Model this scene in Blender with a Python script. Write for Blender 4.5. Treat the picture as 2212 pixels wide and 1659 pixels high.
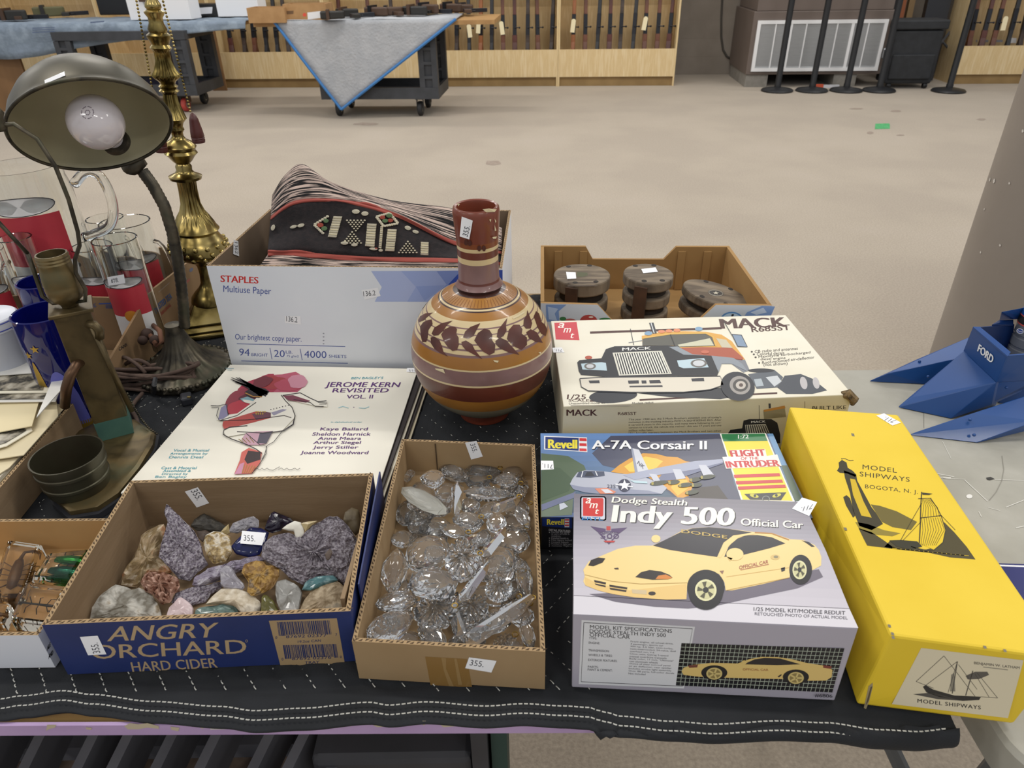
import bpy, bmesh, math, random
from mathutils import Vector, Matrix, noise
random.seed(7)
for o in list(bpy.data.objects): bpy.data.objects.remove(o)
scene = bpy.context.scene
COL = scene.collection
V = Vector
pi = math.pi
# ---------------------------------------------------------------- camera (photo frame 2212 x 1659)
FPX, CX, CY = 1531.0, 1106.0, 829.5
PITCH, ROLL = math.radians(31.3), math.radians(1.03)
CAM = V((0, 0, 1.32))
T = 0.74                      # table height
YAW = math.radians(-4.5)      # the room and the tables run at this angle to the view
fw = V((0, math.cos(PITCH), -math.sin(PITCH))); rt = V((1, 0, 0)); dn = fw.cross(rt)
cr, sr = math.cos(ROLL), math.sin(ROLL)
RT = cr * rt + sr * dn; DN = -sr * rt + cr * dn
cam = bpy.data.cameras.new('camera'); camo = bpy.data.objects.new('camera', cam); COL.objects.link(camo)
mw = Matrix.Identity(4)
for i in range(3):
    mw[i][0] = RT[i]; mw[i][1] = -DN[i]; mw[i][2] = -fw[i]; mw[i][3] = CAM[i]
camo.matrix_world = mw
cam.sensor_fit = 'HORIZONTAL'; cam.sensor_width = 36; cam.lens = FPX / 2212 * 36; cam.clip_start = .02; cam.clip_end = 60
cam.dof.use_dof = True; cam.dof.focus_distance = .95; cam.dof.aperture_fstop = 14
scene.camera = camo
# ---------------------------------------------------------------- world and ceiling lamps
w = bpy.data.worlds.new('world'); scene.world = w; w.use_nodes = True
bg = w.node_tree.nodes['Background']; bg.inputs[0].default_value = (.93, .96, 1, 1); bg.inputs[1].default_value = .36
def ceiling_lamp(x, y, e, lx=1.2, ly=.12, z=3.3, c=(1, .965, .91)):
    l = bpy.data.lights.new('ceiling_tube', 'AREA'); l.shape = 'RECTANGLE'; l.size = lx; l.size_y = ly; l.energy = e; l.color = c
    o = bpy.data.objects.new('ceiling_tube', l); o.location = (x, y, z); o.rotation_euler = (0, 0, YAW); COL.objects.link(o)
for yy, e in ((-1.6, 17), (1.1, 17), (3.6, 22), (6.0, 25), (8.0, 16)):
    for xx in (-4.2, -1.4, 1.4, 4.2): ceiling_lamp(xx, yy - xx * .078, e)
vs = scene.view_settings
vs.view_transform = 'Standard'; vs.look = 'None'; vs.exposure = 0.34; vs.gamma = 1.0; vs.use_curve_mapping = False

# ---------------------------------------------------------------- pixels to rays
def ray(u, v): return RT * ((u - CX) / FPX) + DN * ((v - CY) / FPX) + fw
def Z(u, v, z=T):
    d = ray(u, v); return CAM + d * ((z - CAM.z) / d.z)
def Y(u, v, y):
    d = ray(u, v); return CAM + d * (y / d.y)
def onplane(u, v, p0, n):
    d = ray(u, v); return CAM + d * ((p0 - CAM).dot(n) / d.dot(n))
def rot2(x, y, a): return (x * math.cos(a) - y * math.sin(a), x * math.sin(a) + y * math.cos(a))

# ---------------------------------------------------------------- materials
def lin(h):
    if isinstance(h, str):
        h = h.lstrip('#'); c = [int(h[i:i + 2], 16) / 255 for i in (0, 2, 4)]
    else: c = h
    return tuple(x / 12.92 if x <= .04045 else ((x + .055) / 1.055) ** 2.4 for x in c) + (1,)
MATS = {}
def mat(name, col, rough=.6, metal=0, col2=None, nscale=8, ndetail=4, bump=0, bscale=60, trans=0, ior=1.5, coat=0, kind='noise', lo=.35, hi=.65, spec=.5, stretch=None, sss=0, sheen=0, emit=0, bdist=.002, alpha=1):
    if name in MATS: return MATS[name]
    m = bpy.data.materials.new(name); m.use_nodes = True
    nt = m.node_tree; b = nt.nodes['Principled BSDF']; I = b.inputs
    I['Base Color'].default_value = lin(col); I['Roughness'].default_value = rough; I['Metallic'].default_value = metal
    I['Transmission Weight'].default_value = trans; I['IOR'].default_value = ior; I['Coat Weight'].default_value = coat
    I['Coat Roughness'].default_value = .08; I['Specular IOR Level'].default_value = spec; I['Alpha'].default_value = alpha
    if sheen: I['Sheen Weight'].default_value = sheen
    if emit: I['Emission Color'].default_value = lin(col); I['Emission Strength'].default_value = emit
    tc = None
    def coords():
        t = nt.nodes.new('ShaderNodeTexCoord'); mp = nt.nodes.new('ShaderNodeMapping'); nt.links.new(t.outputs['Object'], mp.inputs[0])
        if stretch: mp.inputs['Scale'].default_value = stretch
        return mp.outputs[0]
    if col2 is not None:
        tc = coords()
        if kind == 'voronoi':
            n = nt.nodes.new('ShaderNodeTexVoronoi'); n.inputs['Scale'].default_value = nscale; fac = n.outputs['Distance']
        elif kind == 'wave':
            n = nt.nodes.new('ShaderNodeTexWave'); n.inputs['Scale'].default_value = nscale; n.inputs['Distortion'].default_value = 3; n.inputs['Detail'].default_value = ndetail; fac = n.outputs['Fac']
        else:
            n = nt.nodes.new('ShaderNodeTexNoise'); n.inputs['Scale'].default_value = nscale; n.inputs['Detail'].default_value = ndetail; fac = n.outputs['Fac']
        nt.links.new(tc, n.inputs['Vector'])
        r = nt.nodes.new('ShaderNodeValToRGB'); e = r.color_ramp.elements
        cols = [col] + (list(col2) if isinstance(col2, (list, tuple)) and isinstance(col2[0], str) else [col2])
        e[0].position = lo; e[0].color = lin(cols[0]); e[1].position = hi; e[1].color = lin(cols[-1])
        for k, c in enumerate(cols[1:-1]):
            q = e.new(lo + (hi - lo) * (k + 1) / (len(cols) - 1)); q.color = lin(c)
        nt.links.new(fac, r.inputs[0]); nt.links.new(r.outputs[0], I['Base Color'])
    if bump:
        if tc is None: tc = coords()
        n = nt.nodes.new('ShaderNodeTexNoise'); n.inputs['Scale'].default_value = bscale; n.inputs['Detail'].default_value = 3
        nt.links.new(tc, n.inputs['Vector'])
        bp = nt.nodes.new('ShaderNodeBump'); bp.inputs['Strength'].default_value = bump; bp.inputs['Distance'].default_value = bdist
        nt.links.new(n.outputs['Fac'], bp.inputs['Height']); nt.links.new(bp.outputs[0], I['Normal'])
    MATS[name] = m
    return m
def ink(h, rough=.45):
    return mat('ink_' + h.lstrip('#') + ('' if rough == .45 else '_%d' % int(rough * 100)), h, rough)

# ---------------------------------------------------------------- mesh building
ORG = {}
def org(o): return ORG.get(o.name, V((0, 0, 0)))
class MB:
    def __init__(s): s.v = []; s.f = []; s.m = []
    def add(s, vs, fs, mi=0):
        b = len(s.v); s.v += [V(p) for p in vs]; s.f += [[b + i for i in f] for f in fs]; s.m += [mi] * len(fs); return s
    def hexa(s, bot, top, mi=0):          # 4 bottom, 4 top corners, both counter-clockwise from above
        return s.add(list(bot) + list(top), [(3, 2, 1, 0), (4, 5, 6, 7), (0, 1, 5, 4), (1, 2, 6, 5), (2, 3, 7, 6), (3, 0, 4, 7)], mi)
    def box(s, c, d, rz=0, mi=0):         # centre, size
        q = [(-1, -1), (1, -1), (1, 1), (-1, 1)]
        f = lambda z: [V((c[0] + rot2(x * d[0] / 2, y * d[1] / 2, rz)[0], c[1] + rot2(x * d[0] / 2, y * d[1] / 2, rz)[1], z)) for x, y in q]
        return s.hexa(f(c[2] - d[2] / 2), f(c[2] + d[2] / 2), mi)
    def slab(s, a, b, up, th, mi=0):      # wall from a to b (bottom line), height vector, thickness vector
        a, b, up, th = V(a), V(b), V(up), V(th)
        return s.hexa([a, b, b + th, a + th], [a + up, b + up, b + th + up, a + th + up], mi)
    def quad(s, a, b, c, d, mi=0): return s.add([a, b, c, d], [(0, 1, 2, 3)], mi)
    def tube(s, pts, r, n=8, mi=0, cap=True, closed=False):
        pts = [V(p) for p in pts]; N = len(pts); rs = r if isinstance(r, (list, tuple)) else [r] * N
        vs = []; fs = []; prev = None
        for i, p in enumerate(pts):
            if closed: d = pts[(i + 1) % N] - pts[i - 1]
            else: d = pts[min(i + 1, N - 1)] - pts[max(i - 1, 0)]
            if d.length < 1e-9: d = V((0, 0, 1))
            d.normalize()
            if prev is None:
                a = V((0, 0, 1)) if abs(d.z) < .9 else V((1, 0, 0)); x = d.cross(a).normalized()
            else:
                x = prev - d * prev.dot(d)
                x = x.normalized() if x.length > 1e-6 else d.orthogonal().normalized()
            prev = x; y = d.cross(x)
            for k in range(n):
                t = 2 * pi * k / n; vs.append(p + (x * math.cos(t) + y * math.sin(t)) * rs[i])
        for i in range(N if closed else N - 1):
            j = (i + 1) % N
            for k in range(n): fs.append((i * n + k, i * n + (k + 1) % n, j * n + (k + 1) % n, j * n + k))
        if cap and not closed: fs.append(tuple(range(n))[::-1]); fs.append(tuple((N - 1) * n + k for k in range(n)))
        return s.add(vs, fs, mi)
    def lathe(s, prof, n=32, c=(0, 0, 0), mi=0, mats=None, axis=None, wob=None, closed=False, cap=True):
        # prof: (radius, height) list; axis: optional (origin, zdir) frame
        vs = []; fs = []; ms = []; c = V(c)
        if axis is not None:
            zd = V(axis).normalized(); xd = zd.orthogonal().normalized(); yd = zd.cross(xd)
        else: xd, yd, zd = V((1, 0, 0)), V((0, 1, 0)), V((0, 0, 1))
        for i, (r, h) in enumerate(prof):
            for k in range(n):
                t = 2 * pi * k / n; rr = r * (wob(t, i) if wob else 1)
                vs.append(c + (xd * math.cos(t) + yd * math.sin(t)) * rr + zd * h)
        P = len(prof)
        for i in range(P if closed else P - 1):
            j = (i + 1) % P
            for k in range(n):
                fs.append((i * n + k, i * n + (k + 1) % n, j * n + (k + 1) % n, j * n + k)); ms.append(mats[i] if mats else mi)
        if not closed and cap:
            if prof[0][0] > 1e-5: fs.append(tuple(range(n))[::-1]); ms.append(mats[0] if mats else mi)
            if prof[-1][0] > 1e-5: fs.append(tuple((P - 1) * n + k for k in range(n))); ms.append(mats[-1] if mats else mi)
        b = len(s.v); s.v += vs; s.f += [[b + i for i in f] for f in fs]; s.m += ms
        return s
    def prism(s, poly, z0, z1, fr=None, mi=0):   # 2D polygon extruded; fr maps (x, y, z) to world
        fr = fr or (lambda x, y, z: V((x, y, z))); n = len(poly)
        vs = [fr(x, y, z0) for x, y in poly] + [fr(x, y, z1) for x, y in poly]
        fs = [tuple(range(n))[::-1], tuple(range(n, 2 * n))] + [(i, (i + 1) % n, n + (i + 1) % n, n + i) for i in range(n)]
        return s.add(vs, fs, mi)
    def ball(s, c, r, n=10, m=6, mi=0):
        pr = [(max(1e-6, math.sin(pi * i / m)) * r, -math.cos(pi * i / m) * r) for i in range(m + 1)]
        return s.lathe(pr, n, c, mi)
    def build(s, name, mats, parent=None, origin=None, smooth=False, bevel=0, weld=False):
        o0 = org(parent) if parent is not None else V(origin if origin is not None else (0, 0, 0))
        me = bpy.data.meshes.new(name); me.from_pydata([tuple(v - o0) for v in s.v], [], s.f)
        if not isinstance(mats, (list, tuple)): mats = [mats]
        for m in mats: me.materials.append(m)
        if len(mats) > 1: me.polygons.foreach_set('material_index', [min(i, len(mats) - 1) for i in s.m])
        if weld:
            bm = bmesh.new(); bm.from_mesh(me); bmesh.ops.remove_doubles(bm, verts=bm.verts, dist=weld); bm.to_mesh(me); bm.free()
        if smooth is True: me.polygons.foreach_set('use_smooth', [True] * len(me.polygons))
        elif smooth: 
            me.polygons.foreach_set('use_smooth', [True] * len(me.polygons)); me.set_sharp_from_angle(angle=math.radians(smooth))
        me.update()
        o = bpy.data.objects.new(name, me); COL.objects.link(o)
        if parent is not None: o.parent = parent
        else: o.location = o0
        ORG[o.name] = o0
        if bevel:
            b = o.modifiers.new('bevel', 'BEVEL'); b.width = bevel; b.segments = 2; b.limit_method = 'ANGLE'
        return o
def tag(o, label, cat, group=None):
    o['label'] = label; o['category'] = cat
    if group: o['group'] = group
    return o
def thing(name, label, cat, loc, group=None):
    o = bpy.data.objects.new(name, None); o.empty_display_size = .02; COL.objects.link(o); o.location = V(loc); ORG[o.name] = V(loc)
    return tag(o, label, cat, group)
def struct(o): o['kind'] = 'structure'; return o
def dup(root, loc, label=None, rz=None):
    r = root.copy(); COL.objects.link(r); r.location = V(loc); ORG[r.name] = V(loc)
    if rz is not None: r.rotation_euler.z = rz
    if label: r['label'] = label
    for ch in list(root.children):
        c = ch.copy(); COL.objects.link(c); c.parent = r
        for g in list(ch.children):
            d = g.copy(); COL.objects.link(d); d.parent = c
    return r
# ---------------------------------------------------------------- lettering and flat print
TXT = {}
def text2d(s, bold=0, shear=0, res=3, space=1):
    key = (s, bold, shear, res, space)
    if key in TXT: return TXT[key]
    c = bpy.data.curves.new('t', 'FONT'); c.body = s; c.offset = bold; c.shear = shear; c.resolution_u = res; c.fill_mode = 'FRONT'; c.dimensions = '2D'; c.space_character = space
    o = bpy.data.objects.new('t', c); COL.objects.link(o)
    dg = bpy.context.evaluated_depsgraph_get(); dg.update()
    me = bpy.data.meshes.new_from_object(o.evaluated_get(dg))
    vs = [(v.co.x, v.co.y) for v in me.vertices]; fs = [tuple(p.vertices) for p in me.polygons]
    bpy.data.objects.remove(o); bpy.data.curves.remove(c); bpy.data.meshes.remove(me)
    x0 = min(v[0] for v in vs); x1 = max(v[0] for v in vs)
    has = lambda cs: any(ch in cs for ch in s)
    y0 = -.15 if has('gjpqy,;') else 0.0; y1 = .69 if (has('bdfhkltABCDEFGHIJKLMNOPQRSTUVWXYZ0123456789/|"#&(!?') or not has('acemnorsuvwxzgpqyij')) else .5
    TXT[key] = ([((x - x0) / (x1 - x0), (y - y0) / (y1 - y0)) for x, y in vs], fs)
    return TXT[key]
STEP = .0001
class Print:
    """flat print on the plane through p0 with normal n; shapes are given in photo pixels (or zoom-crop pixels) and land on the plane"""
    def __init__(s, p0, n, crop=None):
        s.p0 = V(p0); s.n = V(n).normalized(); s.mb = MB(); s.cols = []; s.crop = crop or (0, 0, 1, 1)
        if s.n.dot(CAM - s.p0) < 0: s.n = -s.n
    def w(s, p, lay):
        c = s.crop; sy = c[3] if len(c) > 3 else c[2]
        return onplane(c[0] + p[0] / c[2], c[1] + p[1] / sy, s.p0, s.n) + s.n * (STEP * lay)
    def ci(s, col):
        if col not in s.cols: s.cols.append(col)
        return s.cols.index(col)
    def poly(s, pts, col, lay=1):
        s.mb.add([s.w(p, lay) for p in pts], [tuple(range(len(pts)))], s.ci(col)); return s
    def line(s, pts, wd, col, lay=2, closed=False):
        pts = list(pts) + ([pts[0]] if closed else []); i = s.ci(col); N = len(pts)
        wds = wd if isinstance(wd, (list, tuple)) else [wd] * N
        L = []; R = []
        for k in range(N):
            a = pts[max(k - 1, 0)]; b = pts[min(k + 1, N - 1)]; dx, dy = b[0] - a[0], b[1] - a[1]; l = math.hypot(dx, dy) or 1
            ox, oy = -dy / l * wds[k] / 2, dx / l * wds[k] / 2
            L.append(s.w((pts[k][0] + ox, pts[k][1] + oy), lay)); R.append(s.w((pts[k][0] - ox, pts[k][1] - oy), lay))
        s.mb.add(L + R, [(k, k + 1, N + k + 1, N + k) for k in range(N - 1)], i); return s
    def ell(s, c, rx, ry, col, lay=1, rot=0, n=24, a0=0, a1=360):
        m = n if a1 - a0 >= 360 else n + 1
        pts = []
        for k in range(m):
            t = math.radians(a0 + (a1 - a0) * k / n); x, y = rot2(rx * math.cos(t), ry * math.sin(t), math.radians(rot)); pts.append((c[0] + x, c[1] + y))
        return s.poly(pts, col, lay)
    def ring(s, c, rx, ry, wd, col, lay=2, rot=0, n=28):
        pts = []
        for k in range(n):
            t = 2 * pi * k / n; x, y = rot2(rx * math.cos(t), ry * math.sin(t), math.radians(rot)); pts.append((c[0] + x, c[1] + y))
        return s.line(pts, wd, col, lay, True)
    def text(s, t, bl, br, h, col, lay=3, bold=0, shear=0, hr=None, up=None, res=3, space=1):
        """text from bottom-left to bottom-right pixel, h pixels high (hr on the right), or up = pixel vector of the letters' up direction"""
        vs, fs = text2d(t, min(bold, 0), shear, res, space)
        u = up if up else (0, -h); k2 = (hr / h) if hr else 1
        tl = (bl[0] + u[0], bl[1] + u[1]); tr = (br[0] + u[0] * k2, br[1] + u[1] * k2)
        out = []
        for x, y in vs:
            out.append(s.w(tuple(bl[k] * (1 - x) * (1 - y) + br[k] * x * (1 - y) + tr[k] * x * y + tl[k] * (1 - x) * y for k in (0, 1)), lay))
        ex = bold; hh = math.hypot(*u) if up else h
        s.mb.add(out, fs, s.ci(col))
        if ex > .004:      # heavy letters: the same glyphs again, shifted sideways
            e = (s.w((bl[0] + 1, bl[1]), lay) - s.w(bl, lay)) * (ex * hh * 1.15)
            for q in ((-1, 1) if ex < .03 else (-1, -.5, .5, 1)): s.mb.add([p + e * q - s.n * (STEP * (.3 + .15 * q)) for p in out], fs, s.ci(col))
        return s
    def build(s, name, parent, rough=.45):
        mb = s.mb
        o = mb.build(name, [ink(c, rough) for c in s.cols], parent)
        return o
def sticker(parent, p0, n, quad, txt, tq, crop=None, flip=False):
    """white paper price sticker with a handwritten number; quad = four pixels, tq = (text start, text end, up-vector)"""
    P = Print(p0, n, crop); P.poly(quad, 'f4f4f6', 4); st = P.build('price_sticker', parent, .7)
    if txt:
        Q = Print(p0, n, crop); Q.text(txt, tq[0], tq[1], 1, '55565c', 5, up=tq[2]); Q.build('sticker_number', st, .7)
    return st
# ================================================================ the room
CS, SN = math.cos(YAW), math.sin(YAW)
XD = V((CS, SN, 0)); YD = V((-SN, CS, 0))          # room directions
FRONT0 = V((.586, 8.74, 0))                          # seam of two gun racks on the floor
def room(a, b, z=0): return FRONT0 + XD * a + YD * b + V((0, 0, z))
m_carpet = mat('carpet', '9f9384', .95, col2=['9f9384', 'a59989', 'a89c8d'], nscale=1.3, ndetail=7, bump=.5, bscale=260, lo=.25, hi=.7, sheen=.15)
nt = m_carpet.node_tree   # second fine speckle on the pile
n2 = nt.nodes.new('ShaderNodeTexNoise'); n2.inputs['Scale'].default_value = 130; n2.inputs['Detail'].default_value = 2
mx = nt.nodes.new('ShaderNodeMixRGB'); mx.blend_type = 'OVERLAY'; mx.inputs[0].default_value = .35
rp = [n for n in nt.nodes if n.type == 'VALTORGB'][0]; bs = nt.nodes['Principled BSDF']
nt.links.new([n for n in nt.nodes if n.type == 'MAPPING'][0].outputs[0], n2.inputs['Vector'])
nt.links.new(rp.outputs[0], mx.inputs[1]); nt.links.new(n2.outputs['Fac'], mx.inputs[2]); nt.links.new(mx.outputs[0], bs.inputs['Base Color'])
fl = struct(MB().quad((-9, -3, 0), (9, -3, 0), (9, 12, 0), (-9, 12, 0)).build('floor', m_carpet))
m_stain = mat('carpet_stain', '9a8c80', .95, col2='8d7f73', nscale=30)
for u, v, rx, ry in ((1065, 352, 24, 7), (1935, 240, 16, 3), (1850, 235, 22, 2), (1880, 287, 10, 4), (790, 268, 40, 4), (2120, 258, 14, 3), (690, 420, 16, 4), (1945, 292, 12, 2)):
    c = Z(u, v, 0); a = Z(u + rx, v, 0) - c; b = Z(u, v - ry, 0) - c; mb = MB()
    pts = []
    for k in range(14):
        t = 2 * pi * k / 14; r = .7 + .3 * noise.noise(V((k * .9, u, v))); p = c + a * math.cos(t) * r + b * math.sin(t) * r; p.z = .0012; pts.append(p)
    mb.add(pts, [tuple(range(14))]).build('stain', m_stain, fl)
m_wall = mat('block_wall_paint', '8d847a', .75, col2='857c72', nscale=5, bump=.15, bscale=90)
nt = m_wall.node_tree; bk = nt.nodes.new('ShaderNodeTexBrick'); tcn = nt.nodes.new('ShaderNodeTexCoord'); mp = nt.nodes.new('ShaderNodeMapping')
mp.inputs['Rotation'].default_value = (pi / 2, 0, 0); mp.inputs['Scale'].default_value = (1, 1, 1); bk.inputs['Scale'].default_value = 1; bk.inputs['Brick Width'].default_value = .4; bk.inputs['Row Height'].default_value = .2; bk.inputs['Mortar Size'].default_value = .004
bp = nt.nodes.new('ShaderNodeBump'); bp.invert = True; bp.inputs['Distance'].default_value = .004; bp.inputs['Strength'].default_value = .6
nt.links.new(tcn.outputs['Object'], mp.inputs[0]); nt.links.new(mp.outputs[0], bk.inputs['Vector']); nt.links.new(bk.outputs['Fac'], bp.inputs['Height']); nt.links.new(bp.outputs[0], nt.nodes['Principled BSDF'].inputs['Normal'])
struct(MB().slab(room(-9, .86), room(9, .86), (0, 0, 3.4), YD * .15).build('wall_back', m_wall))
# round column at the right
m_col = mat('column_paint', '8d847b', .55, col2='867d74', nscale=3, bump=.25, bscale=14, bdist=.004)
cc = V((1.695, 1.97, 0)); mb = MB(); mb.lathe([(.3, 0), (.3, 3.4)], 64, cc)
colm = thing('support_column', 'round taupe painted column standing behind the blue toy at the right', 'column', cc)
mb.build('shaft', m_col, colm, smooth=60)
mb = MB()
for u, v, s in ((2138, 388, 5), (2147, 391, 6), (2103, 438, 4), (2126, 452, 3), (2209, 283, 4), (2045, 651, 3), (2180, 396, 3), (2118, 545, 3), (2160, 530, 3)):
    d = ray(u, v); a = d.x ** 2 + d.y ** 2; b = -2 * (d.x * cc.x + d.y * cc.y); c = cc.x ** 2 + cc.y ** 2 - .3015 ** 2; D = b * b - 4 * a * c
    if D < 0: continue
    p = CAM + d * ((-b - math.sqrt(D)) / (2 * a)); n = (p - cc); n.z = 0; n.normalize(); t = n.cross(V((0, 0, 1))); r = s * .0011
    mb.add([p + t * r * math.cos(k * pi / 3) * (1 + .4 * math.sin(k * 2.3)) + V((0, 0, 1)) * r * math.sin(k * pi / 3) for k in range(6)], [tuple(range(6))])
mb.build('paint_chip', mat('chip', 'cfcac2', .8), colm)

# ---------------------------------------------------------------- gun racks
m_mel = mat('maple_laminate', 'dcc497', .5, col2=['d6bb8a', 'dfc79a', 'e4cfa6'], nscale=6, stretch=(9, 9, .8), lo=.3, hi=.7)
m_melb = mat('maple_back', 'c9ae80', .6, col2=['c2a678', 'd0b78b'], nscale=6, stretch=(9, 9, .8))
m_kick = mat('maple_kick', '9d8154', .6, col2='8d7248', nscale=5)
RW, RD, RH = 1.317, .46, 2.0
def rack(a, label):
    r = thing('gun_rack', label, 'rack', room(a + RW / 2, RD / 2), 'maple gun racks along the back wall')
    MB().slab(room(a + .02, .03), room(a + RW - .02, .03), (0, 0, .1), YD * .02).build('plinth', m_kick, r)
    MB().slab(room(a + .012, 0, .1), room(a + RW - .012, 0, .1), (0, 0, .285), YD * .02).build('front_panel', m_mel, r)
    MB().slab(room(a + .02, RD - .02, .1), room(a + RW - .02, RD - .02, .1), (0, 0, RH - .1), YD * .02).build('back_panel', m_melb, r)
    for q in (0, RW - .02): MB().slab(room(a + q + .001, .001), room(a + q + .019, .001), (0, 0, RH), YD * (RD - .002)).build('side_panel', m_mel, r)
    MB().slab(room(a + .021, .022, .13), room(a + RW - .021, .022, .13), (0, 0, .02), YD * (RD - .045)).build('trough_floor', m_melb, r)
    mb = MB(); mb.slab(room(a + .021, .17, 1.0), room(a + RW - .021, .17, 1.0), (0, 0, .04), YD * .05); mb.build('barrel_rail', m_mel, r)
    MB().slab(room(a + .001, .001, RH + .001), room(a + RW - .001, .001, RH + .001), (0, 0, .02), YD * (RD - .002)).build('top_panel', m_mel, r)
    return r
rack(-RW * 5, 'maple gun rack at the far left behind the draped table')
rack(-RW * 4, 'second maple gun rack from the left behind the draped table')
rack(-RW * 3, 'third maple gun rack from the left, beside the grey cart leg')
rack(-RW * 2, 'maple gun rack behind the cart with the pale triangular blanket')
rack(-RW, 'maple gun rack just right of the cart with the pale blanket')
rack(0, 'maple gun rack ending at the bare taupe wall')
rack(4.36, 'maple gun rack at the far right beside the column')
wood = [mat('walnut_stock', '6d4330', .45, col2='4f2d20', nscale=20, stretch=(1, 1, .2)), mat('honey_stock', '9a6036', .4, col2='7c4626', nscale=18, stretch=(1, 1, .2)), mat('red_stock', '5a3029', .4, col2='402018', nscale=20, stretch=(1, 1, .2)), mat('black_stock', '26272b', .5), mat('dark_stock', '433630', .5, col2='30251f', nscale=16)]
m_gun = mat('gun_steel', '2a2b30', .35, metal=.6)
m_tag = mat('manila_tag', 'efe3bd', .8)
def rifle(kind):
    r = thing('rifle', 'x', 'rifle', (0, 0, 0), 'rifles standing in the racks')
    # profile in the local xz plane: butt at the bottom, leaning back a little
    w1 = (.042, .038, .048, .032, .036)[kind]
    def fr(x, y, z): return V((z, -x * .0 + y * .13 + x, y))
    mb = MB(); mb.prism([(-.055, 0), (.06, 0), (.052, .18), (.022, .27), (.018, .34), (.03, .37), (-.022, .38), (-.02, .30), (-.03, .24)], -w1 / 2 - .004, w1 / 2 + .004, fr); mb.build('stock', wood[kind], r, bevel=.006)
    mb = MB(); mb.prism([(-.022, .37), (.028, .37), (.028, .58), (-.018, .58)], -.022, .022, fr); o = mb.build('receiver', m_gun, r, bevel=.004)
    MB().tube([fr(-.03, .45, 0), fr(-.035, .45, .05), ], .006, 6).ball(fr(-.035, .45, .055), .011, 8, 5).build('bolt_handle', m_gun, o)
    mb = MB(); mb.prism([(-.02, .575), (.024, .575), (.018, .82), (-.012, .82)], -.02, .02, fr); mb.build('fore_end', wood[kind], r, bevel=.006)
    MB().tube([fr(0, .58, 0), fr(0, 1.12, 0)], .010, 8).build('barrel', m_gun, r)
    return r
protos = [rifle(k) for k in range(5)]; kn = ['walnut brown', 'honey brown', 'dark red', 'black', 'very dark brown']; used = set()
ordn = ['first', 'second', 'third', 'fourth', 'fifth', 'sixth', 'seventh', 'eighth', 'ninth', 'tenth']
def place_rifle(kind, u, label, tagpx=None):
    b = room(0, .09, .152); d = ray(u, 104); t = (b - CAM).dot(YD) / d.dot(YD); p = CAM + d * t; p.z = .152
    if kind in used: o = dup(protos[kind], p, label)
    else: o = protos[kind]; used.add(kind); o.location = p; o['label'] = label
    o.rotation_euler.z = YAW + random.uniform(-.25, .25)
    if tagpx:
        q = CAM + ray(*tagpx) * ((room(0, .05) - CAM).dot(YD) / ray(*tagpx).dot(YD)); c = q - p; c = V(rot2(c.x, c.y, -o.rotation_euler.z) + (c.z,))
        mb = MB(); a = random.uniform(-.15, .15)
        mb.add([c + V((x * math.cos(a) - z * math.sin(a), y, x * math.sin(a) + z * math.cos(a))) for y in (-.0006, .0006) for x, z in ((-.024, -.07), (.024, -.07), (.024, .05), (.012, .065), (-.012, .065), (-.024, .05))], [(5, 4, 3, 2, 1, 0), (6, 7, 8, 9, 10, 11)] + [(i, (i + 1) % 6, 6 + (i + 1) % 6, 6 + i) for i in range(6)])
        t_ = mb.build('hang_tag', m_tag); t_.parent = o
kk = [1, 0, 3, 2, 4, 3, 0, 0, 2]
for i, u in enumerate((1237, 1264, 1289, 1316, 1339, 1366, 1392, 1419, 1443)):
    place_rifle(kk[i], u, '%s rifle, %s from left in the rack by the bare wall' % (kn[kk[i]], ordn[i]), (1238, 55) if i == 0 else ((1393, 50) if i == 6 else None))
kk = [4, 3, 1, 3, 0, 2, 4, 0, 4]
for i, u in enumerate((985, 1013, 1037, 1061, 1087, 1112, 1139, 1163, 1190)):
    place_rifle(kk[i], u, '%s rifle, %s from left, rack right of the blanket' % (kn[kk[i]], ordn[i]), (1084, 60) if i == 4 else ((1014, 66) if i == 1 else None))
kk = [2, 4, 0, 3, 3, 4, 2, 0, 4, 2]
for i, u in enumerate((499, 526, 548, 573, 597, 622, 735, 800, 850, 905)):
    place_rifle(kk[i], u, '%s rifle, %s from left, rack behind the blanket' % (kn[kk[i]], ordn[i]))
kk = [0, 2, 0, 3, 4]
for i, u in enumerate((2093, 2119, 2143, 2176, 2203)):
    place_rifle(kk[i], u, '%s rifle, %s from left in the rack by the column' % (kn[kk[i]], ordn[i]), (2170, 50) if i == 3 else None)
# dark box standing in the right rack
p = room(4.4, .26, .15); tb = thing('gun_carton', 'long low black carton with pale lettering in the far right rack', 'carton', p)
MB().slab(room(4.42, .27, .151), room(5.6, .27, .151), (0, 0, .11), YD * .14).build('carton_body', mat('black_card', '232327', .6), tb)
P = Print(room(4.4, .269), YD); P.poly([(2184, 82), (2196, 82), (2195, 93), (2183, 93)], 'dddddd', 1); P.poly([(2200, 82), (2210, 82), (2209, 93), (2199, 93)], 'dddddd', 1); [P.poly([(x, 86), (x + w_, 86), (x + w_, 91), (x, 91)], '8d8d92', 1) for x, w_ in ((2108, 3), (2128, 7), (2150, 16))]; P.build('printed_lettering', tb)

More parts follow.
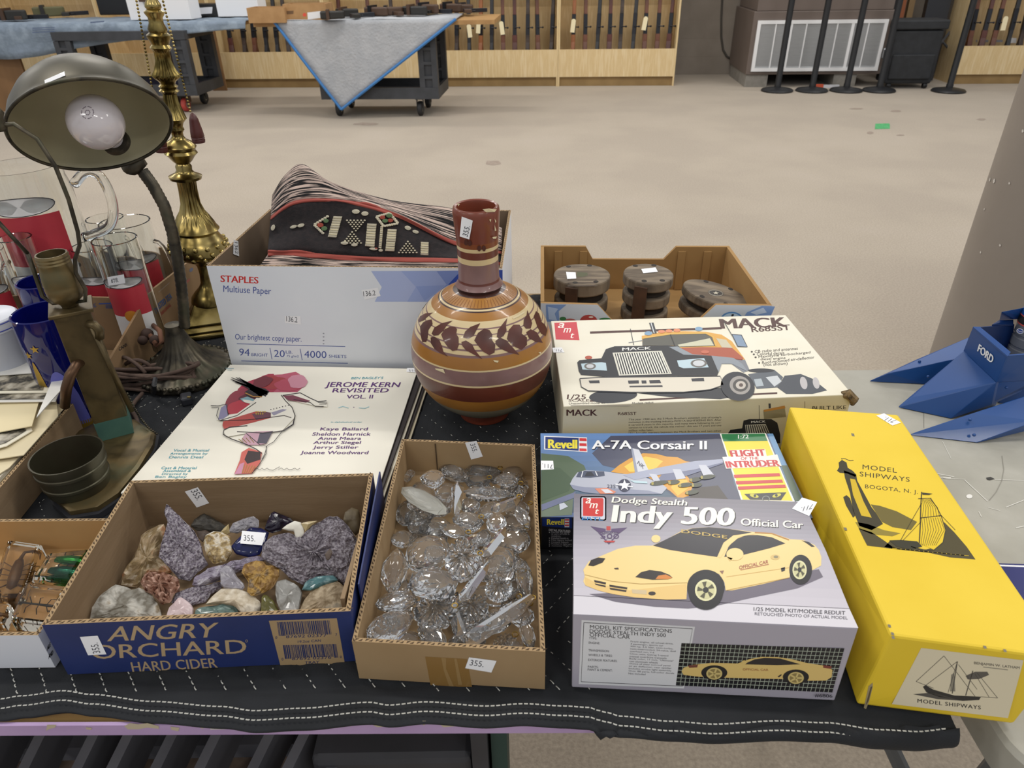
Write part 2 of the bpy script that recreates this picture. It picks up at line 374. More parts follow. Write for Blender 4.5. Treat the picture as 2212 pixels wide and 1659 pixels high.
# ---------------------------------------------------------------- air unit with return grille
m_duct = mat('duct_paint', '6b5f58', .5, col2='665a53', nscale=4)
m_white = mat('white_enamel', 'e9e9ea', .4)
def onf(u, v, b):  # pixel on the room plane at depth b behind the rack fronts
    d = ray(u, v); return CAM + d * ((room(0, b) - CAM).dot(YD) / d.dot(YD))
AF = -.13
aL = (onf(1612, 150, AF) - FRONT0).dot(XD); aR = (onf(1908, 150, AF) - FRONT0).dot(XD)
au = thing('air_unit', 'large taupe sheet metal air unit standing on concrete blocks', 'air unit', room((aL + aR) / 2, .3))
MB().slab(room(aL, AF, .13), room(aR, AF, .13), (0, 0, .62), YD * .95).build('lower_housing', m_duct, au, bevel=.006)
MB().slab(room(aL + .03, AF + .02, .751), room(aR - .03, AF + .02, .751), (0, 0, 1.2), YD * .9).build('upper_housing', m_duct, au, bevel=.006)
m_blk = mat('concrete_block', '8f8b84', .9, col2='817d76', nscale=20, bump=.3)
for q in (aL + .01, aR - .5): MB().slab(room(q, AF + .02), room(q + .24, AF + .02), (0, 0, .129), YD * .88).build('concrete_block', m_blk, au)
gL, gR = [(onf(u, 155, AF) - FRONT0).dot(XD) for u in (1621, 1893)]; g0, g1 = .165, .665
gr = thing('return_grille', 'white louvred return air grille on the taupe air unit', 'grille', room((gL + gR) / 2, AF, g0))
mb = MB(); f = .035
for a0, a1, z0, z1 in ((gL, gR, g0, g0 + f), (gL, gR, g1 - f, g1), (gL, gL + f, g0 + f, g1 - f), (gR - f, gR, g0 + f, g1 - f)): mb.slab(room(a0, AF - .022, z0), room(a1, AF - .022, z0), (0, 0, z1 - z0), YD * .02)
mb.build('frame', m_white, gr)
MB().slab(room(gL + f, AF - .006, g0 + f), room(gR - f, AF - .006, g0 + f), (0, 0, g1 - g0 - 2 * f), YD * .004).build('backing', mat('grille_dark', '8e9092', .6), gr)
for i in range(1, 8):
    a = gL + f + (gR - gL - 2 * f) * i / 8; wd = .012 if i % 2 else .03
    MB().slab(room(a - wd / 2, AF - .020, g0 + f), room(a + wd / 2, AF - .020, g0 + f), (0, 0, g1 - g0 - 2 * f), YD * .012).build('mullion', m_white, gr)
sl = None
for k in range(34):
    z = g0 + f + .004 + (g1 - g0 - 2 * f - .008) * k / 34
    if sl is None:
        mb = MB(); mb.hexa([room(gL + f, AF - .008, z), room(gR - f, AF - .008, z), room(gR - f, AF - .007, z), room(gL + f, AF - .007, z)], [room(gL + f, AF - .016, z + .011), room(gR - f, AF - .016, z + .011), room(gR - f, AF - .015, z + .011), room(gL + f, AF - .015, z + .011)])
        sl = mb.build('slat', mat('slat_paint', 'd4d6d8', .45), gr); z00 = z
    else:
        o = sl.copy(); COL.objects.link(o); o.location.z = z - z00
# cable on the wall
pts = [onf(1560 + dx, y, .85) for dx, y in ((2, -60), (0, 0), (-2, 40), (-2, 80), (2, 108), (10, 122), (20, 128))]
tag(MB().tube(pts, .012, 8).build('hanging_cable', mat('cable_grey', '4b4742', .6), origin=pts[-1], smooth=True), 'grey cable hanging down the bare wall beside the air unit', 'cable')
# green tape on the carpet
c = Z(1906, 273, 0); a = Z(1922, 273, 0) - c; b = Z(1906, 267, 0) - c
tp = MB(); tp.prism([(-1, -1), (1, -.85), (1, .8), (.9, 1), (-.95, .9)], .0008, .0022, lambda x, y, z: V((c.x, c.y, 0)) + a * x + V((b.x, b.y, 0)) * y + V((0, 0, z)))
tag(tp.build('green_tape', mat('green_tape', '3f9a5c', .6, col2='5cae74', nscale=40), origin=(c.x, c.y, 0)), 'short strip of green tape stuck on the carpet', 'tape')
# red and white packet lying under the air unit
q = Z(1772, 190, 0); pk = thing('paper_packet', 'small orange and white packet lying under the air unit edge', 'packet', q)
MB().slab(q + XD * -.05, q + XD * .03, (0, 0, .035), YD * .03).build('orange_end', mat('packet_orange', 'c8573a', .5), pk)
MB().slab(q + XD * .031, q + XD * .2, (0, 0, .028), YD * .03).build('white_end', mat('packet_white', 'cfd0d6', .5), pk)
# ---------------------------------------------------------------- stanchions
m_blk2 = mat('black_powdercoat', '1c1d20', .45)
names = ['leftmost of the black stanchion posts, at the left of the grille', 'second black stanchion post from the left, before the grille middle', 'third black stanchion post from the left, before the grille', 'fourth black stanchion post, beside the black rolling case', 'rightmost black stanchion post, apart from the others near the column']
sp = None
for i, u in enumerate((1678, 1753, 1827, 1898, 2048)):
    c = Z(u, 197 - (0 if i < 4 else -1), 0)
    if sp is None:
        sp = thing('stanchion', names[0], 'stanchion', c, 'black crowd control posts')
        MB().lathe([(.0, 0), (.164, 0), (.167, .012), (.155, .024), (.09, .036), (.045, .045), (.0, .046)], 36, c).build('base', m_blk2, sp, smooth=40)
        MB().lathe([(.034, .04), (.034, .07), (.031, .08), (.031, .96), (.036, .965), (.036, 1.0), (.0, 1.01)], 20, c).build('post', m_blk2, sp, smooth=40)
    else: dup(sp, c, names[i])
# ---------------------------------------------------------------- black rolling case, boards and cartons beside it
m_case = mat('case_fabric', '2b2d31', .7, col2='232528', nscale=15)
c = Z(1958, 192, 0); rc = thing('rolling_case', 'black rolling equipment case with a wider lid between two stanchions', 'case', c)
MB().slab(c + XD * -.24 + V((0, 0, .05)), c + XD * .24 + V((0, 0, .05)), (0, 0, .52), YD * .3).build('case_body', m_case, rc, bevel=.02)
MB().slab(c + XD * -.265 - YD * .02 + V((0, 0, .575)), c + XD * .265 - YD * .02 + V((0, 0, .575)), (0, 0, .09), YD * .34).build('lid', m_case, rc, bevel=.015)
MB().slab(c + XD * -.23 - YD * .03 + V((0, 0, .1)), c + XD * .2 - YD * .03 + V((0, 0, .1)), (0, 0, .24), YD * .028).build('front_pocket', m_case, rc, bevel=.01)
for q in (-.19, .19): MB().lathe([(.0, -.02), (.026, -.02), (.03, -.01), (.03, .01), (.026, .02), (0, .02)], 14, c + XD * q + YD * .03 + V((0, 0, .03)), axis=XD).build('wheel', m_blk2, rc)
MB().tube([c + XD * -.25 + YD * .1 + V((0, 0, .4)), c + XD * -.29 + YD * .1 + V((0, 0, .38)), c + XD * -.29 + YD * .1 + V((0, 0, .3)), c + XD * -.25 + YD * .1 + V((0, 0, .28))], .012, 8).build('side_handle', mat('steel_clip', '9a9da2', .3, metal=.9), rc)
def leaning(name, label, cat, u0, u1, top, yb, m, th=.05, parts=None):
    a = Z(u0, 186, 0); b = Z(u1, 186, 0); a = V((a.x, a.y, .012)) + YD * yb; b = a + XD * ((b - a).dot(XD))
    o = thing(name, label, cat, a, None); MB().hexa([a, b, b + YD * th, a + YD * th], [a + V((0, 0, top)) + YD * .1, b + V((0, 0, top)) + YD * .1, b + V((0, 0, top)) + YD * (.1 + th), a + V((0, 0, top)) + YD * (.1 + th)]).build('board', m, o); return o, a, b
bd, a, b = leaning('wrapped_board', 'tall black wrapped panel leaning beside the far right rack', 'panel', 1990, 2040, 1.25, .30, mat('black_wrap', '26272c', .35), .08)
mbx = MB()
for s in (-1, 1):
    q0 = onf(2033 - 20 * s, 68, .38) ; q1 = onf(2033 + 22 * s, 112, .34); mbx.tube([q0, (q0 + q1) / 2 - YD * .03, q1], .014, 6)
mbx.build('wrapping_strap', mat('clear_strap', '4a4c52', .25), bd)
for nm, lb, u0, u1, col, yb in (('black_carton', 'tall narrow black carton with white letters behind the rolling case', 1934, 1948, '1f2024', .52), ('orange_carton', 'narrow orange and brown carton standing behind the rolling case', 1954, 1963, '9a5a38', .52), ('brown_carton', 'plain brown carton standing behind the rolling case', 1969, 1982, '8d7350', .52)):
    o, a, b = leaning(nm, lb, 'carton', u0, u1, 1.15, yb, mat('carton_' + col, col, .7), .06)
    if nm == 'black_carton':
        P = Print(a, V((0, -1, .087))); P.text('Ta', (1953, 14), (1954, -4), 1, 'e8e8e8', 3, up=(-6, 0)); P.build('printed_letters', o)
# ================================================================ carts and draped tables at the back of the room
m_foam = mat('cart_plastic', '3f4146', .6, col2='36383c', nscale=10)
m_tyre = mat('caster_rubber', '2a2a2c', .6); m_hub = mat('caster_hub', 'b9b4a6', .5); m_red = mat('caster_red', 'b5453c', .5)
m_ply = mat('plywood_deck', 'b08a58', .6, col2='9d774a', nscale=10, stretch=(1, 8, 1))
def caster(root, p, tyre):
    o = MB().lathe([(.03, -.022), (.055, -.024), (.065, -.015), (.065, .015), (.055, .024), (.03, .022)], 20, p + V((0, 0, .0665)), axis=XD, closed=True).build('caster_wheel', tyre, root, smooth=40)
    MB().lathe([(0, -.02), (.032, -.02), (.032, .02), (0, .02)], 16, p + V((0, 0, .0665)), axis=XD).build('hub', m_hub, o, smooth=40)
    mb = MB()
    for s in (-1, 1): mb.slab(p + XD * (.03 * s - .003) + YD * -.02 + V((0, 0, .05)), p + XD * (.03 * s + .003) + YD * -.02 + V((0, 0, .05)), (0, 0, .11), YD * .04)
    mb.slab(p + XD * -.04 + YD * -.035 + V((0, 0, .15)), p + XD * .04 + YD * -.035 + V((0, 0, .15)), (0, 0, .015), YD * .07)
    mb.build('fork', m_foam, o)
def cart(label, fl, w, d, zt, tyres):
    """structural foam utility cart; fl = front left floor point"""
    r = thing('utility_cart', label, 'cart', V((fl.x, fl.y, 0)) + XD * w / 2 + YD * d / 2); P_ = lambda a, b, z: V((fl.x, fl.y, z)) + XD * a + YD * b
    mb = MB(); mb.slab(P_(0, 0, .165), P_(w, 0, .165), (0, 0, .03), YD * d); 
    for q in (0, d - .03): mb.slab(P_(0, q, .195), P_(w, q, .195), (0, 0, .07), YD * .03)
    for q in (0, w - .03): mb.slab(P_(q, .03, .195), P_(q + .03, .03, .195), (0, 0, .07), YD * (d - .06))
    mb.build('lower_tray', m_foam, r)
    MB().slab(P_(0, 0, zt - .09), P_(w, 0, zt - .09), (0, 0, .075), YD * d).build('upper_tray', m_foam, r)
    for a in (0, w - .17):
        for b in (0, d - .07):
            mb = MB(); mb.slab(P_(a, b, .266), P_(a + .05, b, .266), (0, 0, zt - .36), YD * .07); mb.slab(P_(a + .12, b, .266), P_(a + .17, b, .266), (0, 0, zt - .36), YD * .07); mb.slab(P_(a + .05, b + .02, .266), P_(a + .12, b + .02, .266), (0, 0, zt - .36), YD * .03)
            for z in (.34, .46, .58): mb.slab(P_(a + .05, b, z), P_(a + .12, b, z), (0, 0, .025), YD * .02)
            mb.build('leg', m_foam, r)
    for a in (.13, w - .2):
        for b, ty in zip((.1, d - .1), tyres): caster(r, P_(a, b, 0), ty)
    return r
# middle cart
zt = .80; c0 = Z(683, 228, 0); c0 = V((-1.75, 7.13, 0))
cart('dark grey utility cart under the pale triangular blanket', c0, 1.12, .62, zt, (m_tyre, m_tyre))
# its plywood deck, longer than the cart
dk = thing('plywood_deck', 'pale plywood board lying across the cart with the triangular blanket', 'board', c0 + XD * .3 + YD * .3 + V((0, 0, zt)))
MB().slab(c0 + XD * -.52 - YD * .02 + V((0, 0, zt - .014)), c0 + XD * 1.66 - YD * .02 + V((0, 0, zt - .014)), (0, 0, .035), YD * .68).build('board', m_ply, dk)
ZD = zt + .0215
# pale blanket: lies on the deck, its corner hangs in front
m_pb = mat('pale_quilt', 'aeb0b4', .9, col2='a3a6ab', nscale=9, bump=.6, bscale=45, stretch=(1, 1, 1), bdist=.01)
m_be = mat('blue_binding', '3f78b4', .8); m_bb = mat('blue_blanket', '7f8c9c', .9, col2=['74818f', '8a97a5'], nscale=7, bump=.5, bscale=40, bdist=.01)
def fpl(u, v, y): return Y(u, v, y)
pb = thing('quilted_blanket', 'pale grey quilted moving blanket with blue binding hanging in a triangle', 'blanket', Y(740, 60, 7.1))
yf = lambda x: c0.y - .045 + (x - c0.x) * math.tan(YAW)
def hang(u, v, off=0):
    d = ray(u, v); n = V((-math.tan(YAW), 1, 0)); p0 = V((c0.x, c0.y - .05 - off, 0)); return CAM + d * ((p0 - CAM).dot(n) / d.dot(n))
A, B, Cp = hang(594, 58), hang(985, 42), hang(738, 236)
A.z = B.z = ZD + .012
mb = MB(); N = 22; idx = {}
for i in range(N + 1):
    for j in range(N + 1 - i):
        s, t = i / N, j / N; p = A * (1 - s - t) + B * s + Cp * t
        q = p - YD * (.012 * (1 + math.sin(s * 19 + t * 4)) * (t + .05)); idx[i, j] = len(mb.v); mb.v.append(q)
for i in range(N):
    for j in range(N - i):
        mb.f.append([idx[i, j], idx[i + 1, j], idx[i, j + 1]]); mb.m.append(0)
        if i + j < N - 1: mb.f.append([idx[i + 1, j], idx[i + 1, j + 1], idx[i, j + 1]]); mb.m.append(0)
o = mb.build('hanging_corner', m_pb, pb, smooth=True); md = o.modifiers.new('solid', 'SOLIDIFY'); md.thickness = .012; md.offset = 0
MB().tube([mb.v[idx[0, j]] - YD * .008 for j in range(N + 1)], .013, 6).build('binding', m_be, pb); MB().tube([mb.v[idx[N - j, j]] - YD * .008 for j in range(N + 1)], .013, 6).build('binding', m_be, pb)
top = MB(); K = 10
for i in range(K + 1):
    for j in range(3): top.v.append((A * (1 - i / K) + B * (i / K)) + YD * (.55 * j / 2) + V((0, 0, .006 * math.sin(i * 1.3 + j))))
for i in range(K):
    for j in range(2): top.f.append([i * 3 + j, i * 3 + 3 + j, i * 3 + 4 + j, i * 3 + 1 + j]); top.m.append(0)
o = top.build('flat_part', m_pb, pb, smooth=True); md = o.modifiers.new('solid', 'SOLIDIFY'); md.thickness = .010; md.offset = 0
# left draped table
zl = .80; L0 = V((-5.6, 7.75, 0)); LX = V((math.cos(-.055), math.sin(-.055), 0)); LY = V((-LX.y, LX.x, 0))
lt = thing('long_table', 'long plank table at the far left under the blue grey blanket', 'table', L0 + LX * 1.5)
MB().slab(L0 + V((0, 0, zl - .04)), L0 + LX * 3.05 + V((0, 0, zl - .04)), (0, 0, .04), LY * .75).build('top', m_ply, lt)
m_end = mat('end_panel_wood', '8b6844', .6, col2='7a5a3a', nscale=6, stretch=(1, 1, .3))
MB().slab(L0 + LX * .0 + LY * .05, L0 + LX * .75 + LY * .05, (0, 0, zl - .041), LY * .03).build('end_panel', m_end, lt)
MB().slab(L0 + LX * 2.0 + LY * .5, L0 + LX * 2.16 + LY * .5, (0, 0, zl - .041), LY * .05).build('post', mat('post_brown', '5a4334', .6), lt)
cr2 = cart('dark grey utility cart with red front casters under the blue blanket', V((-4.36, 7.58, 0)), 1.32, .62, zl - .045, (m_red, m_tyre))
q = Z(468, 196, 0); lb = thing('loose_board', 'brown wooden board standing on edge between left cart and rack', 'board', q)
MB().slab(q + XD * -.04, q + XD * .12, (0, 0, .8), YD * .03).build('plank', m_end, lb)
dc = thing('dark_cloth', 'dark navy cloth heaped low between the posts of the left table', 'cloth', L0 + LX * 2.2 + LY * .4)
mb = MB(); K = 14
for i in range(K + 1):
    for j in range(7):
        mb.v.append(L0 + LX * (1.75 + .8 * (i / K)) + LY * (.1 + .06 * j) + V((0, 0, .2 + .14 * math.sin(pi * j / 6) * (.6 + .4 * math.sin(i * .9)) * math.sin(pi * i / K) + .01)))
for i in range(K):
    for j in range(6): mb.f.append([i * 7 + j, i * 7 + 7 + j, i * 7 + 8 + j, i * 7 + 1 + j]); mb.m.append(0)
o = mb.build('heap', mat('navy_cloth', '23233a', .9), dc, smooth=True); o.modifiers.new('solid', 'SOLIDIFY').thickness = .01
bl = thing('draped_blanket', 'blue grey moving blanket draped over the long left table', 'blanket', L0 + LX * 1.5 + V((0, 0, zl)))
mb = MB(); K = 40; R_ = 9
low = [(0, 128), (60, 122), (150, 104), (260, 88), (420, 70), (540, 60)]
def lowv(u):
    for (a, b), (c, d) in zip(low, low[1:]):
        if a <= u <= c: return b + (d - b) * (u - a) / (c - a)
    return low[0][1] if u < 0 else low[-1][1]
def lpl(u, v, off=.03):
    d = ray(u, v); p0 = L0 - LY * off; return CAM + d * ((p0 - CAM).dot(LY) / d.dot(LY))
for i in range(K + 1):
    u = -160 + 688 * i / K; b = lpl(u, lowv(u)); top_ = lpl(u, 40); x = (top_ - L0).dot(LX); 
    for j in range(R_):
        if j < 3: p = L0 + LX * x + LY * (.7 - .35 * j) + V((0, 0, zl + .012 + .004 * math.sin(i * 1.7 + j)))
        elif j == 3: p = L0 + LX * x - LY * .02 + V((0, 0, zl + .006))
        else:
            t = (j - 3) / (R_ - 4); p = L0 + LX * x - LY * (.03 + .02 * t * (1 + math.sin(i * .8))); p.z = zl * (1 - t) + b.z * t
        mb.v.append(p)
for i in range(K):
    for j in range(R_ - 1): mb.f.append([i * R_ + j, i * R_ + j + 1, (i + 1) * R_ + j + 1, (i + 1) * R_ + j]); mb.m.append(0)
o = mb.build('blanket_cloth', m_bb, bl, smooth=True); o.modifiers.new('solid', 'SOLIDIFY').thickness = .008
P = Print(L0 - LY * .075, LY); 
for yy in (60, 64, 69): P.poly([(70, yy), (118, yy - 2), (118, yy), (70, yy + 2)], '5d6b86', 4)
P.poly([(195, 47), (225, 45), (225, 48), (195, 50)], '5d6b86', 4); P.build('stamped_print', bl, .9)
# ---------------------------------------------------------------- goods on the far tables
m_card = mat('far_cardboard', 'b08a5e', .8, col2='a37d52', nscale=12)
def far_box(label, u0, u1, v0, v1, base, wall, m, depth=.22, open_=True, name='small_carton', yb=0):
    """open carton standing on a far deck; base(u, v) puts a pixel of its lower front edge on the deck"""
    a = base(u0, v1); b = base(u1, v1); b = a + XD * (b - a).dot(XD); h = (v1 - v0) * (a - CAM).dot(fw) / FPX / math.cos(PITCH - .28)
    o = thing(name, label, 'carton', a); t = .012
    MB().slab(a, b, (0, 0, h), YD * t).build('front_wall', m, o); MB().slab(a + YD * (depth - t), b + YD * (depth - t), (0, 0, h), YD * t).build('back_wall', m, o)
    for q in (a, b - XD * t): MB().slab(q + YD * t, q + XD * t + YD * t, (0, 0, h), YD * (depth - 2 * t)).build('side_wall', m, o)
    MB().slab(a + XD * t + YD * t + V((0, 0, .002)), b - XD * t + YD * t + V((0, 0, .002)), (0, 0, .008), YD * (depth - 2 * t)).build('bottom', m, o)
    return o, a, b, h
deckm = lambda u, v: Z(u, v, ZD + .001); deckl = lambda u, v: Z(u, v, zl + .022)
m_far_w = mat('white_card', 'e6e7ea', .6)
far_box('plain brown carton at the left end of the plywood deck', 538, 614, 22, 50, deckm, 0, m_card)
o, a, b, h = far_box('brown carton with red dot and white label on the plywood deck', 616, 704, 15, 48, deckm, 0, m_card)
P = Print(a - YD * .0005, YD); P.poly([(664, 27), (692, 24), (692, 39), (665, 42)], 'e4e4e6', 1); P.ell((658, 32), 4, 4, 'd5523f', 1); P.poly([(619, 24), (634, 23), (634, 30), (619, 31)], '6d5238', 1); P.build('printed_label', o)
far_box('low white carton on the blue blanket behind the brass lamp', 283, 405, 4, 43, deckl, 0, m_far_w, name='white_carton')
far_box('small white tray carton at the right end of the blue blanket', 472, 556, 5, 36, deckl, 0, m_far_w, name='white_carton')
o = thing('black_tray', 'low black tray with a white label between two white cartons', 'tray', deckl(440, 36)); a = deckl(408, 36); b = a + XD * (deckl(470, 36) - a).dot(XD)
MB().slab(a, b, (0, 0, .11), YD * .2).build('tray_body', m_blk2, o); P = Print(a - YD * .0006, YD); P.poly([(424, 17), (459, 15), (458, 29), (425, 31)], 'dcdde2', 1); P.build('paper_label', o)
o = thing('black_case', 'black hard case at the rear of the blue blanket', 'case', deckl(240, 36)); a = deckl(192, 36) + YD * .2; b = a + XD * (deckl(282, 36) - a).dot(XD)
MB().slab(a, b, (0, 0, .3), YD * .2).build('case_body', m_blk2, o, bevel=.01)
m_gb = [mat('leather_black', '24221f', .5), mat('leather_brown', '4a3527', .5), mat('gun_blue', '2b2c31', .35, metal=.5), mat('olive_canvas', '5d5a3e', .8)]
def pistol(u, v, base, k, sc, label, ang):
    p = base(u, v); o = thing('handgun', label, 'handgun', p, 'handguns lying on the far tables')
    fr = lambda x, y, z: p + V((rot2(x * sc, y * sc, ang)[0], rot2(x * sc, y * sc, ang)[1], .004 + z * sc))
    MB().prism([(-.1, .0), (.1, .0), (.1, .032), (-.1, .035)], 0, .03, fr).build('slide', m_gb[2], o, bevel=.003)
    MB().prism([(-.1, .0), (-.045, 0), (-.06, -.09), (-.115, -.085)], .002, .028, fr).build('grip', m_gb[k], o, bevel=.003)
    MB().tube([fr(-.045, -.002, .015), fr(-.04, -.03, .015), (fr(-.015, -.03, .015)), fr(-.008, -.002, .015)], .003 * sc, 6).build('trigger_guard', m_gb[2], o)
    return o
def holster(u, v, base, k, sc, label, ang):
    p = base(u, v); o = thing('holster', label, 'holster', p, 'holsters heaped on the far tables')
    fr = lambda x, y, z: p + V((rot2(x * sc, y * sc, ang)[0], rot2(x * sc, y * sc, ang)[1], .004 + z * sc))
    MB().prism([(-.12, -.03), (-.02, -.05), (.1, -.025), (.12, .0), (.1, .03), (-.02, .05), (-.12, .06)], 0, .07, fr).build('pouch', m_gb[k], o, bevel=.012)
    mb = MB(); mb.slab(fr(-.06, -.06, .0), fr(-.03, -.06, .0), (0, 0, .085 * sc), fr(-.06, .06, 0) - fr(-.06, -.06, 0)); mb.build('strap', m_gb[(k + 1) % 4], o)
    return o
spots = [(720, 42), (752, 37), (785, 38), (815, 35), (845, 34), (872, 33), (898, 33), (925, 30), (950, 30), (976, 27), (1003, 27), (1028, 28)]
where = ['beside the labelled carton', 'second from the labelled carton', 'third from the labelled carton', 'fourth from the labelled carton', 'left of the deck middle', 'at the deck middle', 'just right of the deck middle', 'right of the deck middle', 'fifth from the deck end', 'third from the deck end', 'second from the deck end', 'at the right deck end']
for i, (u, v) in enumerate(spots):
    b = lambda u, v: Z(u, v, ZD + .022)
    if i % 3 == 2: pistol(u, v, b, i % 2, 1.15, 'dark handgun lying on the pale blanket ' + where[i], random.uniform(-1, 1))
    else: holster(u, v, b, (0, 0, 0, 1, 1, 3, 0, 1, 3, 1, 1, 0)[i], random.uniform(.8, 1.1), 'holster heaped on the pale blanket ' + where[i], random.uniform(-.8, .8))
for i, (u, v, lab) in enumerate(((30, 44, 'at the far left end of the blue blanket'), (75, 42, 'second from the left on the blue blanket'), (110, 36, 'third from the left on the blue blanket'), (165, 34, 'left of the black case on the blue blanket'))):
    (holster if i % 2 == 0 else pistol)(u, v, deckl, (0, 1, 3, 0)[i], 1.25, ('holster ' if i % 2 == 0 else 'dark handgun ') + 'lying ' + lab, .2 * i)
pistol(340, 4, lambda u, v: Z(u, v, zl + .17), 1, 1.2, 'dark handgun lying across the low white carton', .1)
# ================================================================ tables and the quilted blanket
CYAW = math.radians(-.8); RXD, RYD = XD, YD
XD = V((math.cos(CYAW), math.sin(CYAW), 0)); YD = V((-XD.y, XD.x, 0))
m_grey = mat('grey_plastic_top', '9c998d', .5, col2=['9f9c91', 'a6a398', 'b0ada3'], nscale=14, ndetail=9, bump=.3, bscale=70, lo=.25, hi=.7)
def tp_(x, y, z=T): return V((x, y, z))
TX = V((.384, .36, 0))
# the grey folding table: left edge hidden under the yellow box, back edge 0.98 m away
GB = Z(1850, 797, T); g_left = .385
def rounded(x0, y0, x1, y1, r, n=8):
    pts = []
    for cx_, cy_, a0 in ((x1 - r, y0 + r, -90), (x1 - r, y1 - r, 0), (x0 + r, y1 - r, 90), (x0 + r, y0 + r, 180)):
        for k in range(n + 1):
            t = math.radians(a0 + 90 * k / n); pts.append((cx_ + r * math.cos(t), cy_ + r * math.sin(t)))
    return pts
G0 = V((.415, .345, 0))
grf = lambda x, y, z: G0 + XD * x + YD * y + V((0, 0, z))
gt = thing('folding_table', 'worn grey plastic folding table under the blue toy and yellow box', 'table', grf(.6, .3, 0))
gy1 = (Z(1850, 797, T) - G0).dot(YD)
pts = rounded(0, -.03, 1.75, gy1, .045)
inner = [(.6 + (x - .6) * .995, .3 + (y - .3) * .99) for x, y in pts]
mb = MB(); mb.prism(pts, T - .04, T - .006, grf); n = len(pts)
mb.add([grf(x, y, T - .006) for x, y in pts] + [grf(x, y, T - .0004) for x, y in inner], [(i, (i + 1) % n, n + (i + 1) % n, n + i) for i in range(n)] + [tuple(range(n, 2 * n))])
mb.build('table_top', m_grey, gt, smooth=35)
m_leg = mat('leg_grey_metal', '6c6f72', .45, metal=.3)
for bx in (.16, 1.55):
    for by in (.12, gy1 - .1): MB().tube([grf(bx, by, T - .045), grf(bx - .1, by, 0.01)], .013, 10).build('leg', m_leg, gt)
    MB().tube([grf(bx - .05, .12, .35), grf(bx - .05, gy1 - .1, .35)], .011, 8).build('cross_bar', m_leg, gt)
m_mark = mat('scuff_white', 'd6d4cc', .5); m_markd = mat('scuff_dark', '5f5c55', .7)
P = Print((0, 0, T), (0, 0, 1), (1980, 900, 3.319))
for a, b, wd in (((110, 402), (270, 432), 4), ((130, 438), (350, 450), 3), ((345, 455), (508, 606), 5), ((185, 175), (247, 300), 3), ((560, 452), (770, 458), 2.5), ((640, 650), (770, 598), 5), ((712, 798), (770, 785), 6), ((510, 650), (600, 675), 2.5), ((445, 680), (465, 718), 5), ((190, 438), (245, 438), 8)): P.line([a, b], wd, 'd3d1c9', 1)
P.ell((378, 572), 22, 15, 'e2e0dc', 1); P.poly([(498, 438), (530, 432), (560, 446), (525, 456), (505, 452)], '33312d', 1); P.line([(612, 280), (625, 380), (610, 460), (570, 540), (520, 600)], 5, '8a867c', 1); P.line([(52, -30), (52, 80)], 3, '6f6c62', 1)
P.build('scratches', gt, .6)['kind'] = 'stuff'
# the wooden cart table with its purple steel rim
C0 = V((0, .3795, 0)); ctf = lambda x, y, z: C0 + XD * x + YD * y + V((0, 0, z))
m_deck = mat('varnished_deck', '8f7240', .5, col2='a5864f', nscale=10, stretch=(1, 8, 1)); m_purple = mat('purple_paint', 'b79cc4', .45, col2='ab8fb9', nscale=12)
ct = thing('stock_cart', 'wooden stock cart with a chipped purple steel rim under the black blanket', 'cart', ctf(-.3, .4, 0))
MB().slab(ctf(-1.4, .016, T - .03), ctf(.355, .016, T - .03), (0, 0, .0295), YD * .905).build('deck', m_deck, ct)
mb = MB(); mb.slab(ctf(-1.4, 0, T - .0165), ctf(.355, 0, T - .0165), (0, 0, .0145), YD * .0035); rim = mb.build('steel_rim', m_purple, ct)
P = Print(ctf(0, -.0002, T - .008), YD, (0, 1430, 2.011))
for q in ([(205, 272), (245, 272), (240, 285), (215, 290), (200, 300)], [(372, 282), (400, 286), (395, 295), (375, 292)], [(540, 278), (565, 265), (600, 270), (640, 265), (690, 278), (690, 290), (640, 285), (600, 292), (555, 292)], [(740, 280), (780, 285), (775, 300), (745, 295)], [(1505, 275), (1530, 270), (1525, 280)], [(1620, 275), (1700, 268), (1690, 280), (1640, 283)], [(1835, 255), (1850, 255), (1845, 275), (1838, 275)], [(1910, 270), (2005, 262), (1995, 278), (1925, 283)], [(860, 280), (900, 276), (880, 290)]): P.poly(q, 'b9ac93', 1)
P.poly([(912, 276), (978, 274), (980, 292), (914, 294)], 'c9c4bd', 1); P.build('paint_chips', rim, .8)['kind'] = 'stuff'
m_dk = mat('dark_plastic', '35353a', .6, col2='2b2b2f', nscale=12)
for a in (-1.3, -.047):
    for b in (.03, .8): MB().slab(ctf(a, b, .001), ctf(a + .016, b, .001), (0, 0, T - .034), YD * .06).build('leg', m_dk, ct)
MB().slab(ctf(-.028, .04, .001), ctf(-.012, .04, .001), (0, 0, T - .034), YD * .06).build('corner_post', mat('green_paint', '1f3a34', .6), ct)
# ribbed dark pallet on the lower shelf
pl = thing('ribbed_pallet', 'black ribbed plastic pallet on the shelf below the purple rim', 'pallet', (-.5, .55, .5))
RX = V((math.cos(-.32), math.sin(-.32), 0)); RY = V((-RX.y, RX.x, 0)); zP = .62; m_pp = mat('pallet_plastic', '66666c', .55, col2='5a5a60', nscale=12)
def prib(u): return Z(u, 1600, zP)
for i in range(11):
    u = -110 + 95 * i + (20 if i in (3, 7) else 0); a = prib(u); a = V((a.x, a.y, zP)); b = Z(u + 70, 1480, zP)
    d = (Z(u + 60, 1590 - 120, zP) - Z(u, 1590, zP)); d.z = 0; d.normalize(); s = d.cross(V((0, 0, 1)))
    st = V((a.x, a.y, 0)) - d * .12
    if st.x > -.205: continue
    MB().slab(st + V((0, 0, zP - .05)) - s * .0055, st + V((0, 0, zP - .05)) + s * .0055, (0, 0, .05), d * .55).build('rib', m_pp, pl)
for yb in (.47, .83): MB().slab(V((-1.1, yb, zP - .075)), V((-.24, yb, zP - .075)), (0, 0, .024), (0, .03, 0)).build('cross_rib', m_pp, pl)
